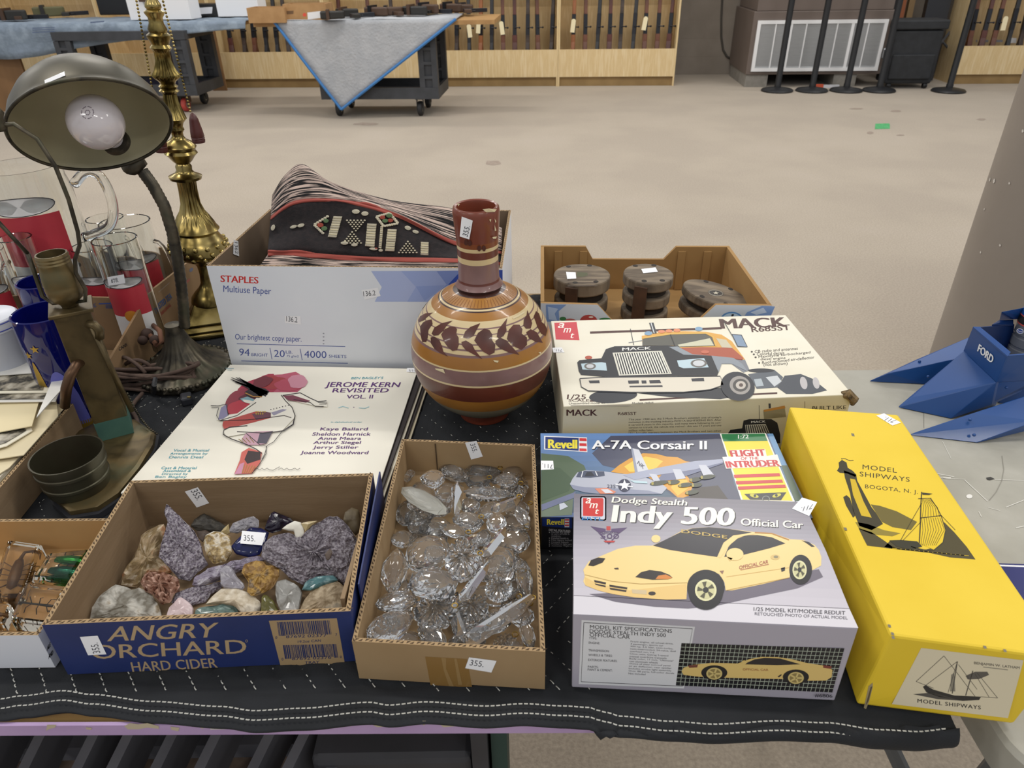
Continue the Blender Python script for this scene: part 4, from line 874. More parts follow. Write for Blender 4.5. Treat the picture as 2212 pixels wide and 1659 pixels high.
P.poly([(1433, 93), (1777, 90), (1990, 602), (1592, 590)], 'eceae0', 3); P.poly([(1445, 97), (1768, 94), (1976, 595), (1605, 586)], 'ecd934', 4); P.poly([(1445, 97), (1768, 94), (1790, 148), (1460, 152)], '2c7a4b', 5)
P.text('1:72', (1570, 132), (1648, 130), 28, 'f2f2ee', 6, bold=.03); P.poly([(1508, 218), (1772, 210), (1783, 262), (1862, 250), (1895, 338), (1480, 357), (1452, 270), (1520, 265)], 'f0eee4', 6)
P.text('FLIGHT', (1522, 268), (1775, 260), 50, 'c52f33', 7, bold=.085, up=(-14, -48)); P.text('OF THE', (1590, 291), (1722, 288), 20, 'c52f33', 7, bold=.04); P.text('INTRUDER', (1490, 350), (1882, 338), 50, 'c52f33', 7, bold=.085, up=(-14, -48))
for a, b in (((1537, 402), (1878, 390)), ((1552, 450), (1898, 438)), ((1567, 490), (1920, 476))): P.poly([a, b, (b[0] + 8, b[1] + 22), (a[0] + 6, a[1] + 24)], 'c9353a', 6)
P.poly([(1615, 545), (1930, 533), (1890, 592), (1660, 587)], '23262a', 6); P.ell((1690, 560), 34, 13, 'c9c23c', 7, rot=14); P.ell((1858, 557), 34, 13, 'c9c23c', 7, rot=-16); P.ell((1695, 560), 10, 10, '23262a', 8); P.ell((1855, 557), 10, 10, '23262a', 8); P.ring((1778, 582), 26, 20, 5, '8a9088', 7, n=18)
P.poly([(122, 110), (442, 122), (445, 232), (122, 212)], 'e9eaec', 3); P.poly([(132, 118), (380, 127), (380, 222), (131, 206)], '1f3474', 4); P.text('Revell', (155, 203), (366, 206), 66, 'f0e04a', 5, bold=.06, hr=66)
for y in (128, 166, 204): P.poly([(386, y), (438, y + 2), (440, y + 22), (386, y + 20)], 'd23a40', 5)
shadowed(P, 'A-7A Corsair II', (480, 209), (1334, 212), 64, (5, 6), 'f4f4f4', '1f2230', 5, bold=.045)
P.build('cover_lettering', rv, .3)
P = Print(R4[0], (R4[1] - R4[0]).cross(V((0, 0, 1))), CR); P.poly([(108, 722), (330, 715), (330, 800), (108, 782)], '1f3474', 1); P.text('Revell', (145, 772), (268, 772), 42, 'f0e04a', 2, bold=.04); P.poly([(275, 725), (310, 725), (310, 790), (275, 790)], 'e6e6e6', 2)
for y in (730, 750, 770): P.poly([(277, y), (308, y), (308, y + 10), (277, y + 10)], 'd23a40', 3)
P.text('DETAIL FEATURES', (158, 818), (318, 828), 15, 'd9d9d9', 1, bold=.02)
for i, s in enumerate(("Corsair II's comp", 'as part of USS In', 'squadron.', 'Detailed bomb ra', 'Pilot figure includ', 'Contains Sidewin', 'Molded in light gra', 'Authentic "Flight o')):
    y = (834, 847, 862, 877, 893, 907, 922, 936)[i]; P.text(s, (176, y), (176 + len(s) * 8, y + 2), 12, 'c9c9cc', 1)
    if i not in (1, 2): P.ell((162, y - 5), 4, 4, 'c9c9cc', 1)
P.line([(105, 972), (330, 985)], 5, 'd9d9d9', 1); P.build('side_lettering', rv, .3)
sticker(rv, R4[0], up, [(98, 296), (190, 297), (195, 360), (98, 366)], '711.', ((186, 326), (108, 318), (0, 30)), CR)
# ---------------------------------------------------------------- truck kit box
zM = .828; CM = (1160, 660, 3.16); M4 = Zs([(1217, 878), (1842, 852), (1697, 680), (1190, 693)], zM); M0 = [V((p.x, p.y, TB)) for p in M4]
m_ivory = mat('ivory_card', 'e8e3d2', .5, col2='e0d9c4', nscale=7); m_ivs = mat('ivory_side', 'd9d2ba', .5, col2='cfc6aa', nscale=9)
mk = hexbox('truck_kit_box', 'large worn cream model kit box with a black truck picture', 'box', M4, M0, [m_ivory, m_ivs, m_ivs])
P = Print(M4[0], up, CM); Br = '4a2a24'
P.line([(362, 185), (1260, 155)], 15, Br, 1); P.line([(360, 652), (560, 652)], 9, Br, 1); P.line([(700, 645), (1640, 598)], 12, Br, 1)
P.text('MACK', (1262, 158), (1708, 146), 66, Br, 2, bold=.085, up=(-16, -66)); P.text('R685ST', (1468, 182), (1730, 166), 36, Br, 3, bold=.04, up=(-8, -36))
P.poly([(118, 118), (270, 112), (290, 238), (128, 232)], 'c9404a', 1)
for s, a, b, h in (('a', (143, 152), (186, 152), 34), ('m', (180, 185), (232, 185), 34), ('t', (230, 222), (254, 223), 42)): P.text(s, a, b, h, 'f3efe6', 2, bold=.02, shear=.3)
for s, a, b in (('CB radio and antennas', (1486, 324), (1780, 302)), ('Colorful decals', (1500, 342), (1688, 332)), ('Maxidyne turbocharged', (1512, 362), (1866, 330)), ('diesel engine', (1526, 378), (1696, 368)), ('Roof-mounted air-deflector', (1536, 400), (1893, 362)), ('(not shown)', (1546, 414), (1710, 404))):
    P.text(s, a, b, 19, '3a322e', 2, bold=.006)
    if s[0] not in 'd(': P.ell((a[0] - 20, a[1] - 8), 7, 6, '3a322e', 2)
P.text('1/25', (205, 640), (332, 640), 34, Br, 2, bold=.03, up=(4, -32)); P.text('SCALE', (216, 656), (356, 656), 16, Br, 2, bold=.03); P.text('Unassembled model kit', (218, 676), (466, 672), 14, '3a322e', 2); P.text('Modele reduit', (650, 674), (796, 668), 13, '3a322e', 2)
P.line([(230, 684), (640, 682)], 3, '6a605a', 2)
P.build('cover_lettering', mk, .5)
P = Print(M4[0], up, CM); K1 = '24262c'
P.ell((520, 618), 165, 48, '2f3138', 2, rot=-4); P.poly([(690, 600), (1260, 560), (1480, 600), (1250, 640), (900, 625)], '33343a', 2); P.poly([(1640, 560), (1690, 480), (1800, 468), (1880, 500), (1980, 580), (1880, 604), (1700, 604)], '43474f', 2)
P.ell((1820, 530), 24, 44, 'b9b4b4', 3, rot=-14); P.ell((1905, 530), 22, 40, 'b9b4b4', 3, rot=-14); P.poly([(1440, 470), (1620, 440), (1680, 490), (1640, 560), (1500, 570)], '5a6068', 3); P.ell((1530, 445), 90, 14, '2b2d33', 4); P.poly([(1480, 505), (1530, 500), (1548, 550), (1495, 556)], 'a9b2b8', 5); P.poly([(1560, 490), (1640, 480), (1670, 520), (1620, 555)], 'c5c9cc', 4)
P.poly([(715, 208), (850, 182), (1000, 176), (1150, 180), (1260, 200), (1330, 245), (1420, 370), (1380, 370), (1000, 330), (900, 275), (720, 275)], 'd8a24a', 3)
P.poly([(985, 290), (1130, 285), (1330, 290), (1410, 360), (1400, 375), (1020, 330)], 'a8543c', 4); P.poly([(1250, 350), (1420, 372), (1450, 440), (1410, 460), (1300, 380)], '7c8087', 4)
P.poly([(720, 232), (800, 210), (910, 200), (1150, 195), (1195, 220), (1215, 278), (960, 285), (930, 275), (720, 275)], '57564e', 5); P.poly([(960, 270), (1060, 250), (1180, 225), (1208, 275), (970, 282)], 'c9c6ac', 6); P.line([(910, 200), (940, 278)], 8, '2b2a28', 7); P.line([(718, 225), (910, 196), (1150, 190), (1200, 215), (1222, 280)], 9, 'd9ad52', 7)
P.poly([(1222, 225), (1290, 235), (1335, 292), (1262, 288)], 'c5bda4', 5); P.poly([(1330, 200), (1395, 205), (1435, 285), (1370, 282)], '7f93ab', 8); P.line([(1330, 200), (1395, 205), (1435, 285), (1370, 282)], 5, '33383f', 9, True)
P.poly([(470, 300), (530, 280), (890, 275), (960, 280), (1060, 335), (1250, 350), (1260, 400), (1230, 480), (900, 482), (500, 492), (300, 475), (285, 450), (275, 390), (290, 375), (440, 362)], K1, 6)
P.poly([(960, 282), (1060, 335), (1180, 345), (1000, 338), (900, 285)], '8c949c', 7); P.poly([(1190, 345), (1340, 360), (1400, 400), (1440, 455), (1330, 400), (1260, 400), (1240, 460)], '8a9199', 7)
P.poly([(515, 325), (850, 312), (920, 470), (560, 482)], 'd9d6c8', 8); P.poly([(530, 332), (842, 320), (906, 464), (570, 474)], K1, 9)
for i in range(19):
    t = (i + .5) / 19; P.line([(532 + 312 * t, 332 - 12 * t), (572 + 334 * t, 474 - 10 * t)], 8, 'e5e3d8', 10)
P.text('MACK', (582, 312), (778, 304), 20, 'e8e8e4', 10, bold=.04)
P.poly([(300, 400), (440, 390), (470, 395), (478, 448), (310, 440)], 'b9cfd9', 8); P.ell((362, 418), 40, 22, '6d6a66', 9); P.ell((362, 418), 26, 14, 'c9ccd0', 10); P.poly([(955, 378), (1140, 362), (1172, 425), (1000, 432), (968, 420)], 'b9cfd9', 8); P.ell((1104, 398), 56, 28, '6d6a66', 9); P.ell((1104, 398), 40, 20, 'c9ccd0', 10)
P.poly([(292, 502), (440, 492), (1250, 484), (1275, 545), (1180, 575), (1000, 592), (640, 592), (350, 582), (300, 555)], 'dad2c2', 8); P.line([(292, 502), (440, 494), (1250, 486), (1275, 545), (1180, 578), (1000, 595), (640, 596), (350, 586), (302, 558)], 6, '2f3036', 9, True)
for q in ([(352, 516), (425, 514), (428, 534), (360, 535)], [(620, 516), (694, 514), (696, 536), (625, 538)], [(712, 515), (745, 515), (748, 536), (716, 537)], [(765, 514), (838, 512), (848, 534), (770, 536)], [(630, 552), (855, 548), (858, 560), (632, 562)], [(1052, 502), (1138, 498), (1142, 520), (1058, 522)]): P.poly(q, '33333a', 9)
P.ell((1370, 555), 118, 98, '2d2f36', 8, rot=18); P.ell((1385, 548), 72, 62, '9a9590', 9, rot=18); P.ell((1388, 548), 52, 44, '4d4a48', 10); P.ell((1390, 548), 34, 28, 'c0b8ae', 11); P.ell((1392, 548), 14, 12, '5a4a44', 12)
P.poly([(765, 120), (795, 118), (818, 192), (790, 195)], '3a3c42', 5); P.line([(778, 120), (800, 192)], 6, 'd5d8da', 6)
for x, y in ((760, 192), (1104, 162)): P.ell((x, y), 26, 14, '7fa0bd', 7)
for x in (850, 900, 955): P.ell((x, 180 - (x - 850) * .08), 24, 11, 'd98a66', 7)
P.line([(637, 160), (660, 270)], 4, '33383f', 5); P.line([(1275, 110), (1330, 205)], 4, '33383f', 9); P.ell((352, 357), 24, 12, 'b0523c', 7); P.ell((1147, 320), 28, 12, 'c06a52', 8); P.line([(625, 255), (720, 240), (720, 275)], 4, '8b8f94', 5)
P.build('cover_truck_picture', mk, .5)
Mn = (M4[1] - M4[0]).cross(V((0, 0, 1))); P = Print(M4[0], Mn, CM)
P.text('MACK', (203, 752), (410, 752), 42, Br, 1, bold=.05); P.text('R685ST', (553, 748), (678, 746), 20, Br, 1, bold=.03)
for i, s in enumerate(("The year 1900 saw the 5 Mack Brothers establish one of today's", 'mainstays in the trucking industry-WITH A SIGHTSEEING BUS. After', 'it served 8 years in this capacity, and many more following its con-', 'version to a truck, the vehicle was retired - this was 17 years and one', 'million miles later.', '   1911 brought mergers between the Mack Brothers and two other')):
    P.text(s, (626, 786 + i * 18.5), (1258 if i != 4 else 795, (770 if i != 4 else 782) + i * 18.5), 14, '2d2826', 1)
P.text('BUILT LIKE', (1880, 712), (2110, 706), 24, '2d2826', 1, bold=.02); P.line([(1828, 655), (1828, 760)], 3, '5a4a40', 1)
P.poly([(1305, 870), (1320, 848), (1400, 838), (1410, 785), (1450, 775), (1600, 775), (1640, 800), (1660, 880), (1660, 940), (1310, 940)], '26282e', 1); P.poly([(1420, 815), (1560, 808), (1600, 900), (1430, 905)], 'c9c6b8', 2)
for i in range(10): P.line([(1428 + i * 14, 816), (1438 + i * 17, 900)], 7, '33343a', 3)
P.text('MACK', (1462, 802), (1560, 797), 14, 'e8e8e4', 2, bold=.04); P.poly([(1545, 720), (1690, 690), (1700, 760), (1550, 775)], '8d8468', 2); P.poly([(1545, 712), (1690, 682), (1695, 700), (1550, 725)], 'b9823f', 3); P.line([(1516, 680), (1518, 775)], 3, '33383f', 2); P.poly([(1580, 668), (1595, 668), (1596, 700), (1582, 702)], '3a3c42', 2)
P.build('side_print', mk, .5)
# torn corner and blue sticker corner
q = M4[1]; mb = MB(); mb.tube([q + V((-.012, .006, -.004)), q + V((-.006, .0, .001)), q + V((.002, -.003, -.006)), q + V((.004, .002, -.016))], [.004, .007, .006, .003], 7); o = mb.build('torn_corner', mat('torn_board', '8a7452', .95, col2='3d3222', nscale=180), mk)
sticker(mk, M4[0], up, [(105, 290), (168, 287), (188, 322), (112, 322)], '711.', ((170, 300), (118, 298), (2, 17)), CM)
# ---------------------------------------------------------------- long yellow ship kit box
zY = .829; y_bl, y_br, y_fl = Z(1705, 878, zY), Z(1940, 895, zY), Z(1925, 1372, zY); y_fr = y_fl + (y_br - y_bl) * 1.0 + V((.002, -.004, 0))
Y4 = [y_fl, y_fr, y_br, y_bl]; yb = Zs([(1850, 1522), (2190, 1565)], TB); Y0 = [yb[0], yb[1], V((y_br.x, y_br.y, TB)), V((y_bl.x, y_bl.y, TB))]
m_yel = mat('yellow_paper', 'e0bf25', .6, col2='e6c633', nscale=9, bump=.15, bscale=50)
yk = hexbox('ship_kit_box', 'long yellow model ship kit box with a lighthouse engraving', 'box', Y4, Y0, [m_yel] * 3, bevel=.0025); CYb = (1660, 860, 2.243); I = '3c3620'
P = Print(Y4[0], up, CYb)
for s, a, b, h in (('MODEL', (456, 344), (622, 362), 22), ('SHIPWAYS', (442, 378), (684, 406), 22), ('BOGOTA, N. J.', (468, 440), (724, 468), 22)): P.text(s, a, b, h, I, 1, bold=.0, space=1.1)
P.poly([(365, 350), (425, 372), (430, 400), (500, 530), (520, 555), (555, 610), (500, 640), (440, 620), (410, 545), (395, 460), (370, 385)], I, 1); P.poly([(395, 390), (420, 395), (460, 500), (500, 580), (450, 570), (410, 470)], 'cfae22', 2)
P.poly([(332, 352), (342, 335), (340, 312), (356, 300), (378, 312), (384, 338), (408, 352), (426, 372), (420, 382), (380, 365), (345, 362)], I, 1); P.line([(358, 300), (352, 292), (372, 294), (395, 304), (412, 302)], 3, I, 1)
P.poly([(362, 480), (378, 470), (395, 485), (420, 570), (410, 580), (375, 520)], I, 1); P.poly([(495, 515), (540, 522), (620, 548), (720, 600), (690, 640), (600, 625), (550, 600)], '6b5f2a', 1)
P.poly([(420, 600), (480, 610), (560, 640), (640, 655), (600, 670), (500, 660), (440, 635)], '8c7c2e', 1); P.poly([(436, 630), (500, 650), (560, 690), (600, 720), (640, 735), (560, 725), (478, 715), (460, 680)], '4a4224', 1)
P.poly([(850, 600), (900, 650), (960, 720), (1003, 782), (880, 772), (780, 750), (640, 735), (560, 722), (590, 690), (640, 705), (760, 735), (830, 715), (855, 665)], '4a4224', 1)
P.line([(742, 455), (738, 520), (735, 620), (730, 705)], 5, I, 3); P.poly([(745, 458), (795, 464), (778, 470), (746, 469)], I, 3); P.line([(725, 488), (788, 486)], 3, I, 3)
P.poly([(742, 490), (785, 486), (815, 530), (836, 570), (740, 578)], 'e0bf25', 2); P.poly([(740, 580), (836, 570), (858, 640), (845, 700), (800, 735), (735, 705)], 'e0bf25', 2)
for k in range(7): P.line([(745 + k * 6, 490), (752 + k * 11, 530), (745 + k * 14, 576)], 2, I, 3)
for k in range(9): P.line([(742 + k * 11, 580), (748 + k * 13, 640), (738 + k * 9, 715)], 2, I, 3)
P.line([(785, 486), (815, 530), (836, 570), (858, 640), (845, 700), (800, 738), (735, 735), (690, 720)], 4, I, 3); P.line([(735, 582), (838, 570)], 4, I, 3); P.line([(742, 510), (690, 600), (640, 690)], 2.5, I, 3); P.line([(738, 600), (650, 692)], 2, I, 3); P.line([(838, 570), (905, 640)], 2, I, 3)
P.poly([(585, 690), (640, 688), (720, 695), (745, 720), (690, 735), (620, 720)], '33301d', 3)
for k in range(16): P.line([(600 + k * 22, 728 + k * 2.2), (640 + k * 22, 732 + k * 2.2)], 2, 'd9b826', 3)
P.build('lighthouse_engraving', yk, .7)
Yn = (Y4[1] - Y4[0]).cross(Y0[0] - Y4[0]); P = Print(Y4[0], Yn, CYb)
P.poly([(740, 1210), (1236, 1270), (1160, 1550), (598, 1482)], 'd8cdb0', 1); q = '4a4640'
P.poly([(748, 1398), (760, 1390), (800, 1412), (900, 1440), (1030, 1446), (1020, 1462), (940, 1466), (830, 1448), (765, 1425)], '33302c', 2); P.poly([(700, 1434), (800, 1425), (930, 1465), (820, 1458)], '55514a', 2)
P.line([(915, 1275), (890, 1430)], 4, q, 3); P.line([(990, 1320), (955, 1440)], 4, q, 3)
for a, b in (((850, 1248), (1005, 1450)), ((850, 1248), (715, 1372)), ((715, 1372), (800, 1405)), ((915, 1275), (760, 1392)), ((915, 1275), (870, 1425)), ((1010, 1330), (1110, 1452)), ((1110, 1452), (1030, 1446)), ((1000, 1335), (1070, 1450)), ((920, 1290), (1010, 1410))): P.line([a, b], 2, q, 3)
P.poly([(955, 1345), (1000, 1325), (1060, 1325), (1068, 1340), (1020, 1360), (965, 1362)], '5d5850', 3); P.poly([(885, 1340), (900, 1330), (905, 1420), (880, 1420)], '8a8474', 2)
P.text('MODEL SHIPWAYS', (722, 1474), (1028, 1508), 18, '33302c', 2, bold=.03, space=1.15); P.text('BENJAMIN W. LATHAM', (996, 1288), (1216, 1312), 12, '5a554c', 2, bold=.02); P.line([(1040, 1302), (1160, 1316)], 4, '8a8474', 2); P.build('end_label', yk, .7)
sticker(yk, Y4[0], up, [(522, 86), (560, 75), (642, 120), (600, 134)], '711.', ((622, 108), (568, 92), (-20, 14)), CYb)
P = Print(Y4[0], Yn, CYb); P.poly([(462, 1500), (485, 1395), (505, 1378), (505, 1400), (487, 1470), (472, 1508)], '9c8d6a', 1); P.poly([(470, 1490), (495, 1400), (503, 1395), (485, 1465)], '5a4c34', 2); P.build('torn_edge', yk, .9)
P = Print(Y4[0], up, CYb)
for x, y in ((585, 1102), (600, 1140), (603, 1158), (1048, 1205), (1145, 1222), (372, 632), (408, 176)): P.poly([(x - 8, y - 6), (x + 6, y - 4), (x + 10, y + 10), (x - 4, y + 8)], '7d7666', 1)
P.build('scuff_marks', yk, .9)['kind'] = 'stuff'
# ================================================================ record sleeves
LPn = V((0, 0, 1)); lp0, lp1, lpb = Z(497, 787, .762), Z(903, 796, .762), Z(260, 1064, .762)
lu = (lp1 - lp0).normalized(); lv = V((lu.y, -lu.x, 0)); zs = TB
lab = ['bottom record sleeve of the stack below the white illustrated one', 'second record sleeve from the bottom of the stack', 'third record sleeve from the bottom of the stack', 'fourth record sleeve, directly under the white illustrated one', 'top record sleeve, cream with purple lettering and a watercolour dancer']
cols = ['cfc4a8', '3a3230', 'd9d2bd', '2f2624', 'ece7d8']
lth = (.762 - TB - .0004 * 5) / 5
for i in range(5):
    off = (lu * (.0035 * (4 - i)) + lv * random.uniform(-.004, .004)) if i < 4 else V((0, 0, 0)); z0 = zs + i * (lth + .0004)
    p = lp0 + off; p.z = z0; q = [p + lv * .318, p + lv * .318 + lu * .312, p + lu * .312, p]
    if i == 4: q = [lpb.copy(), lpb + lu * .316, lp1.copy(), lp0.copy()]; q = [V((a.x, a.y, z0)) for a in q]
    lp = thing('record_sleeve', lab[i], 'record sleeve', sum(q, V((0, 0, 0))) / 4, 'record sleeves in the stack')
    MB().hexa(q, [a + V((0, 0, lth)) for a in q]).build('sleeve', mat('sleeve_' + cols[i], cols[i], .5), lp, bevel=.0006)
    MB().hexa([a + V((0, 0, lth * .3)) + (b - a) * .0 + lu * d for a, b, d in ((q[1], q[0], .0002), (q[2], q[3], .0002))] + [], []) if False else None
    m = MB(); a, b = q[1], q[2]; m.slab(a + V((0, 0, lth * .35)) + (b - a) * .01, b + V((0, 0, lth * .35)) - (b - a) * .01, (0, 0, lth * .3), lu * .0004); m.build('sleeve_opening', ink('2a2320'), lp)
CL = (250, 760, 3.16); P = Print(V((0, 0, .762)), LPn, CL)
for k, (cx_, cy_, rx, ry, c, r) in enumerate(((1130, 230, 185, 78, 'b5566a', -12), (960, 270, 165, 85, 'a5344a', -30), (860, 330, 140, 75, '8c3343', -30), (1060, 215, 100, 48, '9e3a3c', -8), (1180, 230, 90, 42, 'b04a5c', 0), (900, 330, 75, 45, '5e2530', -30), (840, 380, 95, 45, 'b83a48', -20), (1240, 205, 70, 45, 'c98a9a', 0), (1000, 210, 70, 35, '6f2a34', -20))):
    pts = []
    for j in range(26):
        t = 2 * pi * j / 26; w_ = 1 + .22 * noise.noise(V((math.cos(t) * 1.6 + k * 5, math.sin(t) * 1.6, k))); x, y = rot2(rx * w_ * math.cos(t), ry * w_ * math.sin(t), math.radians(r)); pts.append((cx_ + x, cy_ + y))
    P.poly(pts, c, 1 + k)
Cr = 'ece7d8'
P.poly([(1050, 280), (1250, 280), (1330, 320), (1440, 345), (1445, 380), (1350, 370), (1240, 345), (1150, 310), (1200, 370), (1225, 450), (1140, 540), (1010, 560), (900, 560), (760, 585), (735, 550), (780, 510), (900, 470), (760, 475), (690, 470), (720, 440), (830, 425), (920, 360), (960, 320)], Cr, 11)
P.poly([(1050, 275), (980, 320), (900, 310), (880, 280), (940, 240), (1020, 255)], '2b2428', 12)
for a, b in (((1040, 290), (790, 180)), ((1030, 300), (800, 200)), ((1010, 290), (820, 178)), ((1000, 300), (785, 190)), ((990, 300), (840, 178)), ((1020, 280), (815, 212)), ((990, 280), (855, 190))): P.line([a, ((a[0] + b[0]) / 2, (a[1] + b[1]) / 2 - 6), b], [26, 16, 3], '2b2428', 12)
P.line([(885, 285), (940, 310), (1000, 312)], 7, 'b3813c', 13); P.poly([(850, 325), (900, 310), (950, 330), (930, 350), (870, 345)], '7fa4ac', 13); P.poly([(865, 330), (910, 335), (950, 345), (930, 362), (880, 350)], 'e3ddd0', 14)
P.poly([(720, 385), (760, 362), (768, 440), (735, 462), (700, 470)], '8b86a5', 12); P.poly([(735, 480), (860, 440), (960, 410), (1040, 420), (1060, 455), (930, 490), (800, 520), (740, 530), (730, 505)], 'b8504a', 12); P.poly([(930, 430), (1010, 412), (1060, 420), (1060, 452), (960, 470)], '6d4450', 13)
P.poly([(1140, 305), (1210, 300), (1330, 340), (1300, 352), (1180, 335)], '7a3c4c', 13); P.poly([(1060, 420), (1140, 395), (1170, 400), (1080, 440)], '9a96a8', 12)
P.poly([(890, 560), (960, 548), (1075, 545), (1030, 630), (980, 640), (890, 640), (860, 600)], 'c39aa8', 12); P.poly([(985, 560), (1075, 545), (1030, 632), (965, 628)], '4f4a58', 13); P.poly([(860, 690), (910, 660), (1000, 690), (985, 770), (930, 835), (810, 840), (850, 740)], 'c9655a', 12); P.poly([(905, 680), (990, 690), (990, 740), (900, 770), (880, 740)], '3a2a2c', 13); P.poly([(850, 770), (880, 760), (860, 838), (812, 840)], 'c98ba5', 13)
for k in range(6): P.line([(880 + k * 18, 775 + k * 2), (865 + k * 14, 832)], 5, 'a5813c', 14)
for k in range(4): P.line([(840 + k * 25, 600 - k * 4), (870 + k * 25, 625)], 5, '8d7440', 14)
ln = lambda pts, w_=5: P.line(pts, w_, '2b2428', 15)
ln([(1130, 300), (1160, 340), (1205, 385), (1225, 440), (1215, 500), (1150, 545), (1010, 560), (830, 550)]); ln([(1140, 303), (1260, 285), (1330, 322), (1380, 345), (1440, 340)]); ln([(1215, 330), (1330, 352), (1365, 380), (1420, 378)], 4); ln([(1380, 350), (1445, 355)], 3); ln([(1390, 362), (1440, 362)], 3)
ln([(650, 372), (700, 375), (755, 362), (770, 440)]); ln([(655, 385), (700, 385)], 3); ln([(705, 385), (690, 440), (710, 475), (830, 440), (960, 350)], 4); ln([(710, 475), (900, 470), (1040, 455), (1150, 440), (1200, 455)], 4)
ln([(900, 510), (780, 520), (740, 540), (735, 570), (790, 600), (900, 640), (960, 670), (1000, 700)], 6); ln([(1225, 440), (1210, 500), (1140, 545), (1080, 620), (1035, 645), (1020, 700), (1000, 740)], 4); ln([(890, 560), (985, 640), (1030, 650), (1028, 700), (1005, 740), (970, 790), (930, 835)], 4)
for k in range(9): P.ell((960 + (k % 5) * 15, 415 + (k // 5) * 14), 5, 5, 'c2a23c', 15, n=8)
for k in range(7): P.ell((1060 + k * 20, 400 - k * 5), 4, 3, '2b2428', 15, n=8)
sg = [(955, 795), (940, 820), (962, 800), (985, 812), (1000, 800), (1015, 812), (1035, 800), (1050, 812), (1075, 815), (1120, 790), (1110, 815), (1130, 798), (1150, 812), (1170, 800), (1185, 812), (1205, 808), (1225, 800), (1240, 812), (1260, 800)]
ln(sg, 3)
P.build('watercolour_dancer', lp, .5)
P = Print(V((0, 0, .762)), LPn, CL); Pu, Te = '55266e', '4f9fb0'
P.text("BEN BAGLEY'S", (1606, 186), (1828, 184), 15, Te, 1, bold=.01, shear=.3)
P.text('JEROME KERN', (1430, 238), (1932, 240), 32, Pu, 1, bold=.03, up=(14, -32)); P.text('REVISITED', (1478, 276), (1858, 276), 27, Pu, 1, bold=.03, up=(10, -28)); P.text('VOL. II', (1574, 318), (1752, 318), 24, Pu, 1, bold=.03, up=(6, -24))
P.line([(1520, 382), (1550, 372), (1590, 384)], 5, 'a9ccd0', 1); P.line([(1660, 382), (1700, 386), (1730, 374)], 5, 'a9ccd0', 1); P.ell((1625, 378), 3, 3, Pu, 1)
P.text('in alphabetical order', (1468, 485), (1682, 485), 10, Te, 1, bold=.006, shear=.2)
for s, a, b, y in (('Kaye Ballard', 1394, 1715, 540), ('Sheldon Harnick', 1340, 1738, 571), ('Anne Meara', 1378, 1672, 601), ('Arthur Siegel', 1346, 1668, 632), ('Jerry Stiller', 1344, 1652, 664), ('Joanne Woodward', 1260, 1720, 697)): P.text(s, (a, y), (b, y), 22, Pu, 1, bold=.022, up=(8, -24 if 'y' in s or 'g' in s else -21))
for s, a, b, y in (('Vocal & Musical', 392, 632, 680), ('Arrangements by', 368, 622, 704), ('Dennis Deal', 362, 592, 726), ('Cast & Material', 308, 548, 800), ('Assembled &', 320, 510, 820), ('Directed by', 312, 488, 842), ('Ben Bagley', 266, 480, 862)): P.text(s, (a, y), (b, y), 15, Te, 1, bold=.012, up=(8, -17))
P.line([(750, 112), (806, 114)], 4, 'a9c4cc', 1); P.line([(762, 124), (792, 125)], 4, 'a9c4cc', 1)
P.build('cover_lettering', lp, .5)
sticker(lp, V((0, 0, .762)), LPn, [(1990, 112), (2055, 112), (2062, 144), (1984, 138)], '355', ((2052, 122), (2000, 122), (0, 14)), CL)
# ================================================================ copy paper box with a woven bag
zSt = .927; S4 = Zs([(446, 574), (1085, 580), (1104, 454), (582, 452)], zSt)
m_wb = mat('white_box_print', 'e9ecf1', .5, col2='e1e5ec', nscale=5); m_kin = mat('kraft_grey_inside', '7d6a56', .85, col2='72604d', nscale=8)
sb, St, Si = tray('paper_box', 'white copy paper box holding a striped woven bag', 'box', S4, TB, .004, m_wb, m_kin)
CS8 = (430, 340, 3.16); fn = (S4[1] - S4[0]).cross(V((0, 0, 1))); P = Print(S4[0], fn, CS8); Bl = '3a4f9c'
P.poly([(1175, 776), (1620, 774), (1690, 868), (1560, 985), (1200, 985), (1247, 885)], 'aebbe2', 1); P.poly([(1380, 776), (1480, 884), (1420, 985), (1560, 985), (1690, 868), (1620, 775)], '9daede', 2); P.poly([(1620, 775), (2072, 768), (2072, 985), (1560, 985), (1690, 868)], '7d93d0', 1); P.poly([(1790, 772), (2072, 768), (2072, 880), (1880, 868), (1700, 868)], '2f4fae', 2); P.poly([(1480, 880), (1680, 872), (1540, 980)], '8ea2d8', 3)
P.build('blue_facets', sb)
P = Print(S4[0], fn, CS8)
P.text('STAPLES', (148, 850), (404, 861), 46, 'd2322d', 1, bold=.035, hr=44); P.text('Multiuse Paper', (166, 927), (492, 944), 54, Bl, 1, bold=-.0); P.text('Our brightest copy paper.', (246, 1250), (700, 1266), 46, Bl, 1)
for a, b in (((258, 1272), (998, 1291)), ((288, 1389), (1016, 1405))): P.line([a, b], 4, Bl, 1)
for a, b in (((484, 1300), (498, 1378)), ((690, 1306), (704, 1383))): P.line([a, b], 4, Bl, 1)
for s, a, b, h, bo in (('94', (274, 1352), (345, 1355), 48, 0), ('BRIGHT', (358, 1356), (470, 1360), 20, .012), ('20', (512, 1360), (585, 1363), 46, 0), ('LB.', (592, 1338), (638, 1340), 20, .012), ('75 g/m2', (598, 1366), (680, 1368), 18, .01), ('4000', (718, 1366), (870, 1370), 47, 0), ('SHEETS', (886, 1366), (1005, 1370), 20, .012)): P.text(s, a, b, h, Bl, 1, bold=bo)
for y in (1202, 1225, 1250, 1272): P.ell((850, y), 6, 4, '9aa0aa', 1)
P.build('printed_lettering', sb)
